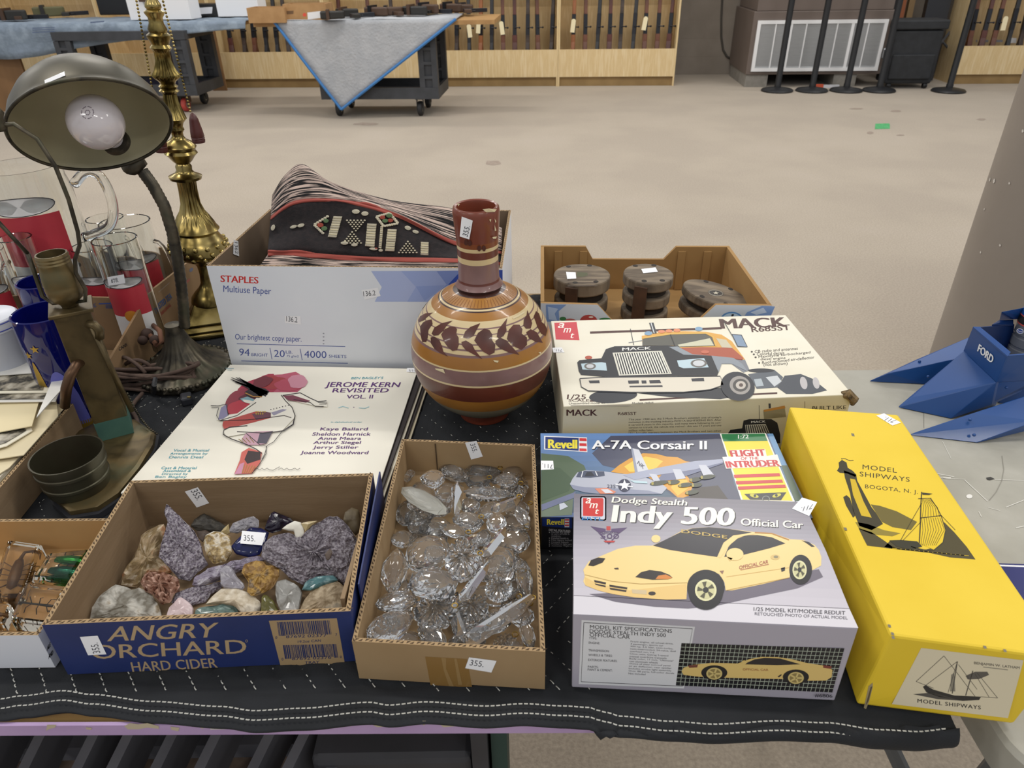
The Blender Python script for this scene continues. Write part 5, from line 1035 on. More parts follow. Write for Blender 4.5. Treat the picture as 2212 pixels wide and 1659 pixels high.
sticker(sb, S4[0], fn, [(1108, 905), (1220, 888), (1240, 945), (1130, 972)], '136.2', ((1124, 948), (1206, 940), (-4, -34)), CS8); sticker(sb, S4[0], fn, [(585, 1082), (693, 1082), (697, 1140), (588, 1130)], '136.2', ((596, 1118), (672, 1126), (0, -36)), CS8)
sn = (S4[3] - S4[0]).cross(V((0, 0, 1))); sticker(sb, Si[0] + V((.0008, 0, 0)), sn, [(234, 562), (266, 572), (272, 675), (232, 660)], '1362', ((240, 578), (244, 655), (22, 4)), CS8)
# woven bag: a draped surface through traced rows
wb = thing('woven_bag', 'black and cream striped woven bag with an embroidered black band', 'bag', (sum(S4, V((0, 0, 0))) / 4).xy.to_3d() + V((0, 0, TB)))
rowsP = [(1.035, [(455, 900), (700, 905), (1000, 910), (1300, 915), (1600, 920), (1840, 920), (2040, 920)]), (1.035, [(410, 745), (640, 755), (900, 765), (1200, 770), (1500, 770), (1800, 770), (2050, 765)]), (1.048, [(470, 665), (640, 665), (860, 690), (1150, 705), (1450, 712), (1770, 715), (2060, 735)]), (1.056, [(468, 640), (640, 640), (880, 660), (1150, 676), (1450, 682), (1770, 690), (2060, 715)]), (1.085, [(478, 540), (640, 480), (880, 460), (1150, 480), (1400, 540), (1760, 640), (2062, 680)]), (1.10, [(486, 425), (640, 312), (880, 292), (1150, 335), (1400, 430), (1745, 600), (2064, 655)]), (1.107, [(490, 400), (640, 300), (870, 280), (1150, 318), (1400, 405), (1745, 570), (2066, 640)]), (1.13, [(495, 300), (600, 180), (800, 150), (1050, 250), (1350, 330), (1745, 430), (2068, 560)]), (1.15, [(500, 250), (585, 115), (705, 40), (900, 165), (1300, 285), (1745, 350), (2068, 480)]), (1.19, [(520, 300), (600, 160), (720, 90), (900, 200), (1300, 320), (1745, 370), (2068, 490)]), (1.215, [(560, 560), (640, 520), (760, 500), (950, 510), (1300, 520), (1745, 540), (2066, 600)])]
def catm(pts, s):
    n = len(pts) - 1; x = s * n; i = min(int(x), n - 1); t = x - i; g = lambda k: pts[max(0, min(n, k))]
    return tuple(.5 * (2 * g(i)[k] + (g(i + 1)[k] - g(i - 1)[k]) * t + (2 * g(i - 1)[k] - 5 * g(i)[k] + 4 * g(i + 1)[k] - g(i + 2)[k]) * t * t + (3 * g(i)[k] - g(i - 1)[k] - 3 * g(i + 1)[k] + g(i + 2)[k]) * t ** 3) for k in (0, 1))
NS, NR = 60, 5; grid = []; gpx = []
def bag_pt(row, s):  # fractional row
    i = min(int(row), len(rowsP) - 2); t = row - i; a = catm(rowsP[i][1], s); b = catm(rowsP[i + 1][1], s)
    u, v = a[0] + (b[0] - a[0]) * t, a[1] + (b[1] - a[1]) * t; y = rowsP[i][0] + (rowsP[i + 1][0] - rowsP[i][0]) * t
    y += .008 * noise.noise(V((s * 7, row * 1.1, 3))) + .02 * (s - .5) * math.tan(YAW) * 20 * .44 * .5
    return (430 + u / 3.16, 340 + v / 3.16, y)
NRows = (len(rowsP) - 1) * NR
def bag_mat():
    m = bpy.data.materials.new('woven_stripes'); m.use_nodes = True; nt = m.node_tree; b = nt.nodes['Principled BSDF']; b.inputs['Roughness'].default_value = .95
    tc = nt.nodes.new('ShaderNodeTexCoord'); mp = nt.nodes.new('ShaderNodeMapping'); mp.inputs['Scale'].default_value = (2.2, 42, 1); n = nt.nodes.new('ShaderNodeTexNoise'); n.inputs['Scale'].default_value = 3; n.inputs['Detail'].default_value = 3; n.inputs['Distortion'].default_value = .3
    r = nt.nodes.new('ShaderNodeValToRGB'); e = r.color_ramp.elements; e[0].position = .46; e[0].color = lin('1b1a1c'); e[1].position = .56; e[1].color = lin('d6bfb2')
    nt.links.new(tc.outputs['UV'], mp.inputs[0]); nt.links.new(mp.outputs[0], n.inputs['Vector']); nt.links.new(n.outputs['Fac'], r.inputs[0]); nt.links.new(r.outputs[0], b.inputs['Base Color'])
    w_ = nt.nodes.new('ShaderNodeTexWave'); w_.bands_direction = 'Y'; w_.inputs['Scale'].default_value = 2.2; nt.links.new(mp.outputs[0], w_.inputs['Vector']); bp = nt.nodes.new('ShaderNodeBump'); bp.inputs['Strength'].default_value = .4; bp.inputs['Distance'].default_value = .003; nt.links.new(w_.outputs['Fac'], bp.inputs['Height']); nt.links.new(bp.outputs[0], b.inputs['Normal'])
    return m
def bag_part(name, r0, r1, m, uv=False, lift=0):
    mb = MB(); K = max(2, int((r1 - r0) * NR)); uvs = []
    for i in range(K + 1):
        for k in range(NS + 1):
            u, v, y = bag_pt(r0 + (r1 - r0) * i / K, k / NS); mb.v.append(Y(u, v, y - lift)); uvs.append((k / NS, (r0 + (r1 - r0) * i / K) / len(rowsP)))
    for i in range(K):
        for k in range(NS): a = i * (NS + 1) + k; mb.f.append([a, a + 1, a + NS + 2, a + NS + 1]); mb.m.append(0)
    o = mb.build(name, m, wb, smooth=True)
    if uv:
        l = o.data.uv_layers.new(name='UVMap')
        for lp_ in o.data.loops: l.data[lp_.index].uv = uvs[lp_.vertex_index]
    md = o.modifiers.new('solid', 'SOLIDIFY'); md.thickness = .003; md.offset = -1
    return o
mbag = bag_mat(); bag_part('striped_cloth', 0, 2, mbag, True); bag_part('striped_cloth', 6, len(rowsP) - 1.001, mbag, True)
m_bband = mat('black_weave', '201d1f', .95, col2='2b2425', nscale=150, bump=.4, bscale=400); bag_part('black_band', 3, 5, m_bband); m_redb = mat('red_braid', '9b4a40', .9); bag_part('red_braid', 2, 3, m_redb, lift=.0015); bag_part('red_braid', 5, 6, m_redb, lift=.0015)
gpts = []
for i in range(41):
    for k in range(NS * 2 + 1): gpts.append(bag_pt(2.0 + 5 * i / 40, k / (NS * 2)))
def bag_y(u, v):
    best = min(gpts, key=lambda g: (g[0] - u) ** 2 + (g[1] - v) ** 2); return best[2]
def embro(polys, m, name='embroidery', h=.0035):
    mb = MB()
    for pl_ in polys:
        px = [(430 + x / 3.16, 340 + y / 3.16) for x, y in pl_]; c = (sum(p[0] for p in px) / len(px), sum(p[1] for p in px) / len(px)); y0 = bag_y(*c) - .002; n = len(px)
        cen = Y(c[0], c[1], y0 - h); A_ = [Y(p[0], p[1], y0 + .004) for p in px]; B_ = [Y(c[0] + (p[0] - c[0]) * .9, c[1] + (p[1] - c[1]) * .9, y0 - h * .8) for p in px]
        mb.add(A_ + B_ + [cen], [(i, (i + 1) % n, n + (i + 1) % n, n + i) for i in range(n)] + [(n + i, n + (i + 1) % n, 2 * n) for i in range(n)])
    return mb.build(name, m, wb, smooth=50)
def el(cx_, cy_, rx, ry, rot=0, n=10): return [(cx_ + rot2(rx * math.cos(2 * pi * k / n), ry * math.sin(2 * pi * k / n), math.radians(rot))[0], cy_ + rot2(rx * math.cos(2 * pi * k / n), ry * math.sin(2 * pi * k / n), math.radians(rot))[1]) for k in range(n)]
m_em = mat('cream_yarn', 'e6dec6', .95, bump=.6, bscale=250); m_eg = mat('green_yarn', '6d8a63', .95); m_er = mat('coral_yarn', 'b5584a', .95)
def bar(x0, y0, x1, y1, w_, n=9):  # bar of stitches from top to bottom
    return [[(x0 + (x1 - x0) * (k + .05) / n - w_ / 2, y0 + (y1 - y0) * (k + .05) / n), (x0 + (x1 - x0) * (k + .05) / n + w_ / 2, y0 + (y1 - y0) * (k + .05) / n + 3), (x0 + (x1 - x0) * (k + .95) / n + w_ / 2, y0 + (y1 - y0) * (k + .95) / n + 3), (x0 + (x1 - x0) * (k + .95) / n - w_ / 2, y0 + (y1 - y0) * (k + .95) / n)] for k in range(n)]
cream = bar(948, 400, 908, 545, 62) + bar(1180, 450, 1165, 608, 66) + bar(1318, 488, 1302, 640, 64) + bar(1540, 575, 1538, 668, 56, 6) + bar(1248, 468, 1235, 620, 20, 12)
cream += [el(1070, 370, 28, 16), el(1132, 384, 26, 16), el(645, 474, 26, 11, -15), el(695, 465, 26, 13, -15), el(1425, 482, 24, 15, 15), el(1478, 508, 24, 12, 15), el(993, 585, 28, 12), el(1060, 597, 24, 12), el(505, 480, 14, 22, 20), el(1190, 625, 30, 10, 5), el(1240, 635, 16, 10)]
for a, b in (((1210, 405), (1300, 380)), ((1300, 380), (1358, 450)), ((1358, 450), (1260, 470)), ((1260, 470), (1210, 405)), ((785, 460), (885, 398)), ((785, 460), (850, 522))): 
    for k in range(6): t = (k + .5) / 6; cream.append(el(a[0] + (b[0] - a[0]) * t, a[1] + (b[1] - a[1]) * t, 12, 9, 0, 8))
for cx_, cy_, up_ in ((1070, 430, 1), (1045, 590, 0), (1425, 655, 0)):
    for r_ in range(6):
        for k in range(r_ + 1): y = cy_ + (70 - r_ * 14 if up_ else -80 + r_ * 15); cream.append(el(cx_ + (k - r_ / 2) * 24, y, 8, 6, 0, 6))
embro(cream, m_em, 'cream_embroidery')['kind'] = 'stuff'
embro([el(866, 433, 20, 15), el(855, 485, 22, 16), el(1298, 398, 24, 16), el(1270, 432, 22, 14)], m_eg, 'green_embroidery')['kind'] = 'stuff'; embro([el(828, 462, 24, 17), el(1252, 410, 20, 14), el(1305, 430, 22, 14), el(1205, 622, 14, 6)], m_er, 'coral_embroidery')['kind'] = 'stuff'
# ================================================================ painted clay vase
ya = .868; vc = Y(1041, 752, ya); RB = .0975; KZ = 1.0; vx = vc.x
vs_ = thing('clay_vase', 'round brown and cream painted clay vase with a tall neck', 'vase', (vx, ya, TB))
def hit(u, v, R=RB):
    d0 = ray(u, v); oc = CAM - V((vx, ya, vc.z)); S_ = lambda p: V((p.x, p.y, p.z / KZ)); d, oc = S_(d0), S_(oc); a = d.dot(d); b = oc.dot(d); c = oc.dot(oc) - R * R; D = b * b - a * c
    return CAM + d0 * ((-b - math.sqrt(D)) / a) if D > 0 else None
def cz(y): p = hit(1041, 400 + y / 3.071); return p.z if p else vc.z - RB * KZ * .9
#     # crop row on the front of the body -> height
ztop = Y(1033, 443, ya).z; zb = TB; Mv = {k: mat('vase_' + k, c, .35, col2=c2, nscale=14, bump=.1, bscale=60, coat=.25) for k, c, c2 in (('ochre', 'a9742f', '9a6728'), ('cream', 'dcc79c', 'd2bb8c'), ('brown', '5a2a1e', '6a3325'), ('mauve', '8b6a66', '7d5e5a'), ('umber', '3f241e', '4a2a22'), ('grey', '8d8672', '837b66'), ('terra', '7a3b28', '6d3222'), ('rust', '8a4a22', '7a3e1e'))}
mk_ = list(Mv); mi_ = {k: i for i, k in enumerate(mk_)}
bands = sorted([(cz(1575), 'grey'), (cz(1505), 'ochre'), (cz(1442), 'brown'), (cz(1347), 'cream'), (cz(1335), 'mauve'), (cz(1243), 'cream'), (cz(1232), 'ochre'), (cz(1150), 'mauve'), (cz(1132), 'cream'), (cz(1105), 'mauve'), (cz(1092), 'cream'), (cz(1065), 'mauve'), (cz(1055), 'cream'), (cz(1000), 'mauve'), (cz(992), 'cream'), (cz(960), 'mauve'), (cz(950), 'cream'), (cz(905), 'ochre'), (cz(848), 'umber'), (cz(838), 'cream'), (cz(826), 'umber'), (cz(818), 'ochre'), (cz(752), 'umber'), (cz(715), 'mauve')])
prof = [(.036, zb), (.0365, zb + .004), (.034, zb + .012)]; ms = [mi_['terra'], mi_['terra'], mi_['terra']]
zlow = max(zb + .013, vc.z - RB * KZ * .93)
bz = [b[0] for b in bands]; ztopb = vc.z + RB * KZ * .955
zz = sorted(set([zlow] + [z for z in bz if zlow < z < ztopb] + [zlow + (ztopb - zlow) * i / 40 for i in range(41)]))
prev = None
for z in zz:
    r = math.sqrt(max(1e-6, RB ** 2 - ((z - vc.z) / KZ) ** 2))
    prof.append((r, z)); c = 'grey'
    for b in bands:
        if b[0] <= z + 1e-6: c = b[1]
    ms.append(mi_[c])
rn = .0275; zn0 = ztopb + .004; H_ = ztop - zn0
for t, r, c in ((0, .0315, 'mauve'), (.06, .0275, 'brown'), (.09, .0268, 'mauve'), (.33, .0262, 'cream'), (.40, .0263, 'brown'), (.49, .0265, 'cream'), (.535, .0267, 'rust'), (.6, .027, 'terra'), (.75, .0285, 'terra'), (.93, .0298, 'terra'), (.985, .0288, 'terra'), (1, .027, 'terra')): prof.append((r, zn0 + H_ * t)); ms.append(mi_[c])
prof += [(.0245, ztop - .001), (.0235, ztop - .006), (.022, ztop - .05), (.022, zn0), (.0, zn0 - .005)]; ms += [mi_['terra']] * 5
mb = MB(); mb.lathe([(r, z) for r, z in prof], 72, (vx, ya, 0), mats=ms); mb.build('painted_body', [Mv[k] for k in mk_], vs_, smooth=50)
CV = (860, 400, 3.071); leaves = []
def patch(mb, pts, off=.0005, R=RB, turn=0):
    hp = [hit(CV[0] + x / CV[2], CV[1] + y / CV[2], R + off) for x, y in pts]
    if any(h is None for h in hp): return
    if turn: hp = [V(rot2(h.x - vx, h.y - ya, turn) + (h.z,)) + V((vx, ya, 0)) for h in hp]
    ctr = V((vx, ya, vc.z)); c = sum(hp, V((0, 0, 0))) / len(hp); on = lambda p: ctr + (p - ctr) * ((R + off) / V((p.x - vx, p.y - ya, (p.z - vc.z) / KZ)).length); c = on(c); n = len(hp); mids = []
    for h in hp: mids.append(on((h + c) / 2))
    mb.add(hp + mids + [c], [(i, (i + 1) % n, n + (i + 1) % n, n + i) for i in range(n)] + [(n + i, n + (i + 1) % n, 2 * n) for i in range(n)])
LV = [[(222, 985), (240, 945), (290, 915), (362, 898), (325, 925), (300, 965), (265, 995), (235, 998)], [(215, 1010), (240, 1005), (275, 1030), (290, 1070), (300, 1105), (330, 1138), (280, 1115), (240, 1085), (218, 1050)], [(285, 990), (310, 955), (345, 938), (378, 940), (390, 955), (385, 985), (400, 1010), (402, 1060), (388, 1095), (360, 1100), (330, 1075), (305, 1040)], [(430, 1010), (445, 970), (480, 940), (545, 915), (520, 960), (500, 1000), (465, 1018)], [(420, 1040), (450, 1030), (490, 1055), (510, 1095), (560, 1155), (505, 1125), (450, 1095), (425, 1065)], [(505, 1030), (530, 980), (570, 952), (605, 960), (625, 990), (622, 1025), (645, 1060), (640, 1110), (605, 1128), (565, 1105), (535, 1070)], [(655, 1005), (662, 960), (690, 925), (725, 880), (715, 930), (720, 965), (700, 1000), (670, 1018)], [(645, 1035), (675, 1010), (720, 1030), (745, 1060), (805, 1125), (735, 1110), (680, 1085), (652, 1060)], [(722, 1020), (735, 960), (765, 925), (805, 925), (825, 955), (820, 985), (855, 1010), (855, 1060), (820, 1092), (780, 1075), (750, 1050)], [(832, 930), (835, 890), (852, 865), (858, 828), (875, 875), (890, 915), (880, 950), (850, 952)], [(850, 975), (880, 955), (920, 975), (940, 1010), (960, 1045), (915, 1040), (870, 1015)], [(900, 870), (915, 835), (935, 850), (945, 880), (950, 905), (975, 925), (990, 960), (980, 1000), (950, 985), (925, 940)], [(150, 1000), (145, 940), (165, 910), (195, 895), (222, 890), (228, 920), (200, 960), (195, 1010), (185, 1040), (160, 1040)], [(132, 900), (145, 870), (180, 850), (230, 845), (195, 870), (170, 895), (140, 908)], [(105, 970), (112, 915), (125, 905), (128, 950), (120, 1000), (122, 1040), (108, 1000)]]
mb = MB()
for l in LV:
    patch(mb, l); patch(mb, l, turn=pi)
mb.build('painted_leaves', mat('leaf_brown', '4a2219', .35, col2='5f2d1f', nscale=30, coat=.25), vs_, smooth=True)
mb = MB()
for k in range(64):
    t = 2 * pi * k / 64; z0, z1 = cz(762), cz(812)
    pts = []
    for z in (z0, (z0 + z1) / 2, z1): 
        for dt in (-.006, .006): r = math.sqrt(RB ** 2 - ((z - vc.z) / KZ) ** 2) + .0006; pts.append(V((vx + r * math.cos(t + dt + (z - z0) * 4), ya + r * math.sin(t + dt + (z - z0) * 4), z)))
    mb.add(pts, [(0, 1, 3, 2), (2, 3, 5, 4)])
mb.build('painted_ticks', mat('tick_brown', '8a5424', .4), vs_)['kind'] = 'stuff'
mb = MB()
for l in ([(760, 880), (800, 858), (840, 835), (838, 848), (800, 872), (765, 888)], [(245, 1215), (300, 1220), (312, 1250), (290, 1240), (250, 1225)], [(630, 1160), (668, 1165), (660, 1178), (640, 1172)], [(930, 1110), (950, 1105), (945, 1120)]): patch(mb, l, .0006)
mb.build('chipped_glaze', mat('chip_cream', 'd9c9a2', .7), vs_)
def ncyl(u, v, r=.0302):
    d = ray(u, v); a = d.x ** 2 + d.y ** 2; b = -2 * (d.x * vx + d.y * ya); c = vx ** 2 + ya ** 2 - r * r; D = max(0, b * b - 4 * a * c); return CAM + d * ((-b - math.sqrt(D)) / (2 * a))
def curvedquad(q, name, m, parent, n=6, r=.0302, off=0):
    mb = MB()
    for i in range(n + 1):
        t = i / n
        for a, b in ((q[0], q[1]), (q[3], q[2])): mb.v.append(ncyl(a[0] + (b[0] - a[0]) * t, a[1] + (b[1] - a[1]) * t, r + off))
    for i in range(n): mb.f.append([2 * i, 2 * i + 1, 2 * i + 3, 2 * i + 2]); mb.m.append(0)
    return mb.build(name, m, parent)
cvp = lambda x, y: (860 + x / 3.071, 400 + y / 3.071)
st = curvedquad([cvp(422, 208), cvp(495, 235), cvp(472, 360), cvp(408, 340)], 'price_sticker', ink('f4f4f6', .7), vs_)
tv, tf = text2d('355.'); mb = MB(); a, b, u_ = (460, 345), (478, 275), (-34, -14); mb.add([ncyl(*cvp(a[0] + (b[0] - a[0]) * x + u_[0] * y, a[1] + (b[1] - a[1]) * x + u_[1] * y), .0305) for x, y in tv], tf); mb.build('sticker_number', ink('55565c', .7), st)
mb = MB()
for q in ([(560, 160), (600, 155), (655, 160), (640, 178), (585, 180)], [(390, 120), (410, 125), (400, 140)], [(605, 228), (618, 225), (612, 245)], [(640, 222), (652, 240), (645, 250)], [(640, 265), (652, 300), (642, 305)], [(625, 345), (655, 340), (650, 355), (630, 355)]): mb.add([ncyl(*cvp(x, y), .0304) for x, y in q], [tuple(range(len(q)))])
mb.build('chipped_rim', mat('chip_cream', 'd9c9a2', .7), vs_)
mb = MB()
for x, y in ((450, 380), (475, 385), (538, 420), (570, 420)): mb.add([ncyl(*cvp(x + 13 * math.cos(k * pi / 4), y + 20 * math.sin(k * pi / 4)), .0284) for k in range(8)], [tuple(range(8))])
mb.build('finger_dabs', mat('dab_brown', '4a2015', .4), vs_)
# ================================================================ produce crate with three pulley blocks
zPu = .838; U4 = Zs([(1168, 655), (1668, 660), (1575, 531), (1168, 530)], zPu); m_wl = mat('crate_white', 'd6dae2', .5, col2='cdd2dc', nscale=6); m_kr3 = mat('crate_kraft', 'a5814f', .85, col2='9a7646', nscale=8, bump=.1)
pc = thing('produce_crate', 'low cardboard produce crate holding three wooden pulleys', 'crate', (sum(U4, V((0, 0, 0))) / 4).xy.to_3d() + V((0, 0, TB))); ui = inset(U4, .006); h = zPu - TB; CPu = (1140, 500, 3.95)
def notched(name, a, b, th, prof, m):
    L_ = b - a; pts = [(0, 0), (1, 0)] + [(x, y) for x, y in reversed(prof)]; mb = MB(); n = len(pts)
    vs = [V((a.x, a.y, TB)) + L_ * x * V((1, 1, 0)).length / V((1, 1, 0)).length + V((0, 0, h * y)) for x, y in pts]; mb.add(vs + [v + th for v in vs], [tuple(range(n))[::-1], tuple(range(n, 2 * n))] + [(i, (i + 1) % n, n + (i + 1) % n, n + i) for i in range(n)])
    mb.m[0] = 1 if len(m) > 1 else 0; return mb.build(name, m, pc)
notched('front_wall', U4[0], U4[1], V((0, .006, 0)), [(0, 1), (.25, .98), (.33, .62), (.68, .62), (.76, 1), (1, 1)], [m_kr3, m_wl]); notched('back_wall', U4[3], U4[2], V((0, -.006, 0)), [(0, 1), (.24, 1), (.28, .72), (.66, .72), (.72, 1), (1, 1)], [m_kr3])
for a, b, d in ((U4[0], U4[3], .006), (U4[1], U4[2], -.006)): MB().slab(V((a.x, a.y + .007, TB)), V((b.x, b.y - .007, TB)), (0, 0, h), (d, 0, 0)).build('side_wall', m_kr3, pc)
MB().hexa([V((p.x, p.y, TB + .0005)) for p in ui], [V((p.x, p.y, TB + .004)) for p in ui]).build('bottom', m_kr3, pc)
for t in (.06, .2, .74, .88): p = ui[3] + (ui[2] - ui[3]) * t; MB().slab(V((p.x, p.y - .004, TB + .005)), V((p.x + .014, p.y - .004, TB + .005)), (0, 0, h * .85), (0, .003, 0)).build('corner_fold', m_kr3, pc)
P = Print(U4[0] - V((0, .0002, 0)), (U4[1] - U4[0]).cross(V((0, 0, 1))), CPu)
P.poly([(155, 625), (330, 625), (265, 680), (270, 770), (160, 770)], '7f9ccf', 1); P.poly([(170, 640), (260, 660), (230, 700), (250, 760), (180, 750)], 'b9cbe8', 2); P.ell((520, 765), 75, 55, 'b4433f', 2, n=20); P.ell((540, 730), 20, 8, 'e6cfc4', 3); P.ell((360, 775), 60, 32, 'b8605a', 1); P.ell((300, 745), 28, 18, '3f7a48', 2); P.ell((660, 748), 50, 12, '3f7a48', 2); P.poly([(1870, 690), (2000, 635), (2110, 640), (2075, 720), (1850, 720)], '7f9ccf', 1); P.poly([(1900, 690), (2010, 650), (2040, 690), (1950, 712)], 'c5d3ea', 2); P.ell((1740, 750), 95, 65, '5f8fc4', 1); P.ell((1740, 752), 82, 55, 'bcd4ea', 2); P.poly([(1740, 705), (1760, 705), (1750, 740), (1732, 740)], '33333a', 3)
P.build('fruit_print', pc)
m_pw = mat('weathered_wood', '6f6252', .8, col2=['5c5043', '7b6d5b', '877864'], nscale=14, ndetail=8, stretch=(1, 5, 1), bump=.4, bscale=60, lo=.3, hi=.7); m_iron = mat('rusty_iron', '4a3a30', .7, metal=.5, col2='5f4636', nscale=30); m_drk = mat('pulley_dark', '2e2823', .85)
def cheek(c, r, th, n, sq=1.0, rz=0, rz2=0):
    mb = MB(); ax = V(n).normalized(); x = V((math.cos(rz), math.sin(rz), 0)); x = (x - ax * x.dot(ax)).normalized(); y = ax.cross(x); pts = []
    for k in range(40): t = 2 * pi * k / 40; pts.append((r * math.cos(t), r * sq * math.sin(t)))
    mb.prism(pts, 0, th, lambda a, b, z: c + x * a + y * b + ax * z); return mb, x, y, ax
def pulley(label, u, v, zt_, r, layers, n=(0, 0, 1), sq=1.0, rz=0, gap=.014, th=.017, stick=None, mark=None, strap=True):
    c = Z(u, v, zt_); ax = V(n).normalized(); tot = layers * th + (layers - 1) * gap; o = thing('pulley_block', label, 'pulley', V((c.x, c.y, TB + .005)), 'wooden pulley blocks in the crate'); b = c - ax * tot
    for i in range(layers):
        mb, x, y, ax = cheek(b + ax * i * (th + gap), r * (1 if i == layers - 1 else .96), th, n, sq, rz); mb.build('wooden_cheek', m_pw, o, bevel=.003)
        if i < layers - 1: mb, *_ = cheek(b + ax * (i * (th + gap) + th + .0005), r * .78, gap - .001, n, sq * .95, rz); mb.build('sheave', m_drk, o)
    for k, (dx, dy) in enumerate(((-.42, .72), (.35, .78), (-.3, -.75), (.42, -.7))): MB().lathe([(0, .0004), (.0045, .0004), (.005, -.001)], 12, c + x * dx * r + y * dy * r * sq, axis=ax).build('rivet', m_drk, o)
    if strap:
        a = rz - 2.0; d = x * math.cos(-2.0) + y * math.sin(-2.0); t = ax.cross(d); p = c + d * (r + .001) - ax * tot; MB().slab(p - t * .011, p + t * .011, ax * tot * .92, d * .004).build('iron_strap', m_iron, o)
        q = c + d * (r + .012) - ax * (tot - .006); MB().tube([q + (d * math.cos(k * pi / 6) + t * math.sin(k * pi / 6)) * .013 for k in range(12)], .004, 8, closed=True).build('iron_ring', m_iron, o, smooth=True)
    if stick: sticker(o, c + ax * .0004, ax, stick, None, None, CPu)
    if mark == 'star':
        P = Print(c, ax, CPu); P.ell((1605, 525), 68, 28, '2f2a26', 1, rot=8); P.ring((1605, 525), 60, 24, 6, '8a8272', 2, rot=8); s = []
        for k in range(10): t = 2 * pi * k / 10 - pi / 2; rr = 28 if k % 2 == 0 else 11; s.append((1605 + rr * math.cos(t), 525 + rr * .5 * math.sin(t)))
        P.poly(s, 'c9c2ae', 3); P.build('star_plate', o, .6)
    if mark == 'stamp':
        P = Print(c, ax, CPu); P.poly([(420, 345), (470, 350), (510, 352), (512, 375), (470, 388), (420, 385)], '55573f', 1)
        for y in (415, 440, 465): P.line([(340, y), (590, y - 2)], 7, '43362d', 1)
        P.build('stamped_mark', o, .8)
pulley('round wooden pulley block at the left of the crate', 1257, 592, T + .088, .0505, 2, gap=.018, th=.024, stick=[(327, 346), (408, 350), (414, 403), (336, 406)], mark='stamp')
pulley('upright triple wooden pulley block in the middle of the crate', 1401, 590, T + .098, .0435, 3, gap=.014, th=.019, stick=[(968, 322), (1090, 308), (1110, 345), (985, 358)], n=(.02, -.03, 1))
pulley('tilted oval wooden pulley block with a star plate at crate right', 1546, 632, T + .066, .058, 2, n=(.16, -.1, 1), sq=.72, rz=-.45, gap=.012, th=.016, mark='star', strap=False)
# ================================================================ the lamps at the left
m_bronze = mat('aged_bronze', '4f4a3f', .45, metal=.75, col2=['3a3730', '5d5648', '4a4a3c'], nscale=22, bump=.1, bscale=90); m_brass = mat('antique_brass', '998650', .26, metal=1, col2=['5a4d2a', '9e8b55', 'b3a06a'], nscale=16, lo=.3, hi=.62); m_verd = mat('verdigris_metal', '66573a', .4, metal=.6, col2=['52462e', '70603f', '5c5a42'], nscale=14, bump=.2, bscale=50)
m_shade = mat('bronze_shade', '5a5548', .4, metal=.6, col2='4d493e', nscale=9); m_shin = mat('shade_inside', 'b0a98c', .5, metal=.15, col2='a49d80', nscale=8); m_opal = mat('opal_glass', 'd2cbce', .12, coat=.4, spec=.6)
# --- gooseneck desk lamp
B1 = Z(404, 806, TB); y1 = B1.y
gl = thing('gooseneck_lamp', 'bronze gooseneck desk lamp with a tilted dome shade and white bulb', 'lamp', B1)
fl_ = lambda t, i: 1 + (.035 * math.sin(t * 22) if 1 < i < 8 else 0)
mb = MB(); mb.lathe([(0, 0), (.07, 0), (.073, .006), (.071, .012), (.064, .014), (.06, .017), (.045, .024), (.03, .04), (.02, .058), (.014, .075), (.0125, .088), (0, .09)], 88, B1, wob=fl_); mb.build('fluted_base', m_bronze, gl, smooth=50)
mb = MB()
for k in range(46): t = 2 * pi * k / 46; mb.ball(B1 + V((.071 * math.cos(t), .071 * math.sin(t), .011)), .0042, 6, 4)
mb.build('rope_rim', m_bronze, gl, smooth=True)['kind'] = 'stuff'
neck = [(399, 706, 0), (396, 660, 0), (391, 610, 0), (382, 550, 0), (372, 500, .002), (355, 445, .006), (330, 400, .01), (305, 366, .014)]
NP = [Y(u, v, y1 + d) for u, v, d in neck]; cp = []
for i in range(len(NP) - 1):
    for k in range(10): cp.append(NP[i] + (NP[i + 1] - NP[i]) * (k / 10))
MB().tube(cp, [.0078 + .0007 * (i % 2) for i in range(len(cp))], 12).build('gooseneck', m_bronze, gl, smooth=35)
So = Y(201, 276, y1 - .075); vd = (CAM - So).normalized(); side = vd.cross(V((0, 0, 1))).normalized(); upv = side.cross(vd); ang = math.radians(55); nS = (vd * math.cos(ang) - upv * math.sin(ang)).normalized()
rs = 158 * (So - CAM).dot(fw) / FPX
MB().tube([NP[-1], Y(292, 354, y1 + .012), Y(276, 352, y1 + .002)], [.012, .017, .015], 14).build('neck_joint', m_bronze, gl, smooth=True)
sp_ = [(1.0, -.004), (1.012, 0), (1.0, .012), (.985, .10), (.93, .32), (.82, .55), (.65, .76), (.43, .92), (.2, 1.0), (0, 1.02)]; dS = rs * .88
mb = MB(); mb.lathe([(r * rs, h * dS) for r, h in sp_], 64, So, axis=-nS, cap=False); sh = mb.build('dome_shade', m_shade, gl, smooth=60)
mb = MB(); mb.lathe([((r - .018) * rs if r > .1 else 0, h * dS * .975 + .0005) for r, h in sp_], 64, So, axis=-nS, cap=False); mb.build('shade_lining', m_shin, sh, smooth=60)
MB().tube([So + (side * math.cos(2 * pi * k / 64) + nS.cross(side) * math.sin(2 * pi * k / 64)) * rs * 1.0 for k in range(64)], .0022, 6, closed=True).build('rolled_rim', m_bronze, sh, smooth=True)
bc = Y(207, 264, y1 - .085); bd_ = (Y(262, 318, y1 - .035) - bc).normalized(); rb = 57 * (bc - CAM).dot(fw) / FPX
pr = [(0, -rb)] + [(rb * math.sin(a), -rb * math.cos(a)) for a in [pi * k / 16 for k in range(1, 13)]] + [(rb * .42, rb * 1.05), (rb * .37, rb * 1.25), (rb * .36, rb * 1.5), (0, rb * 1.5)]
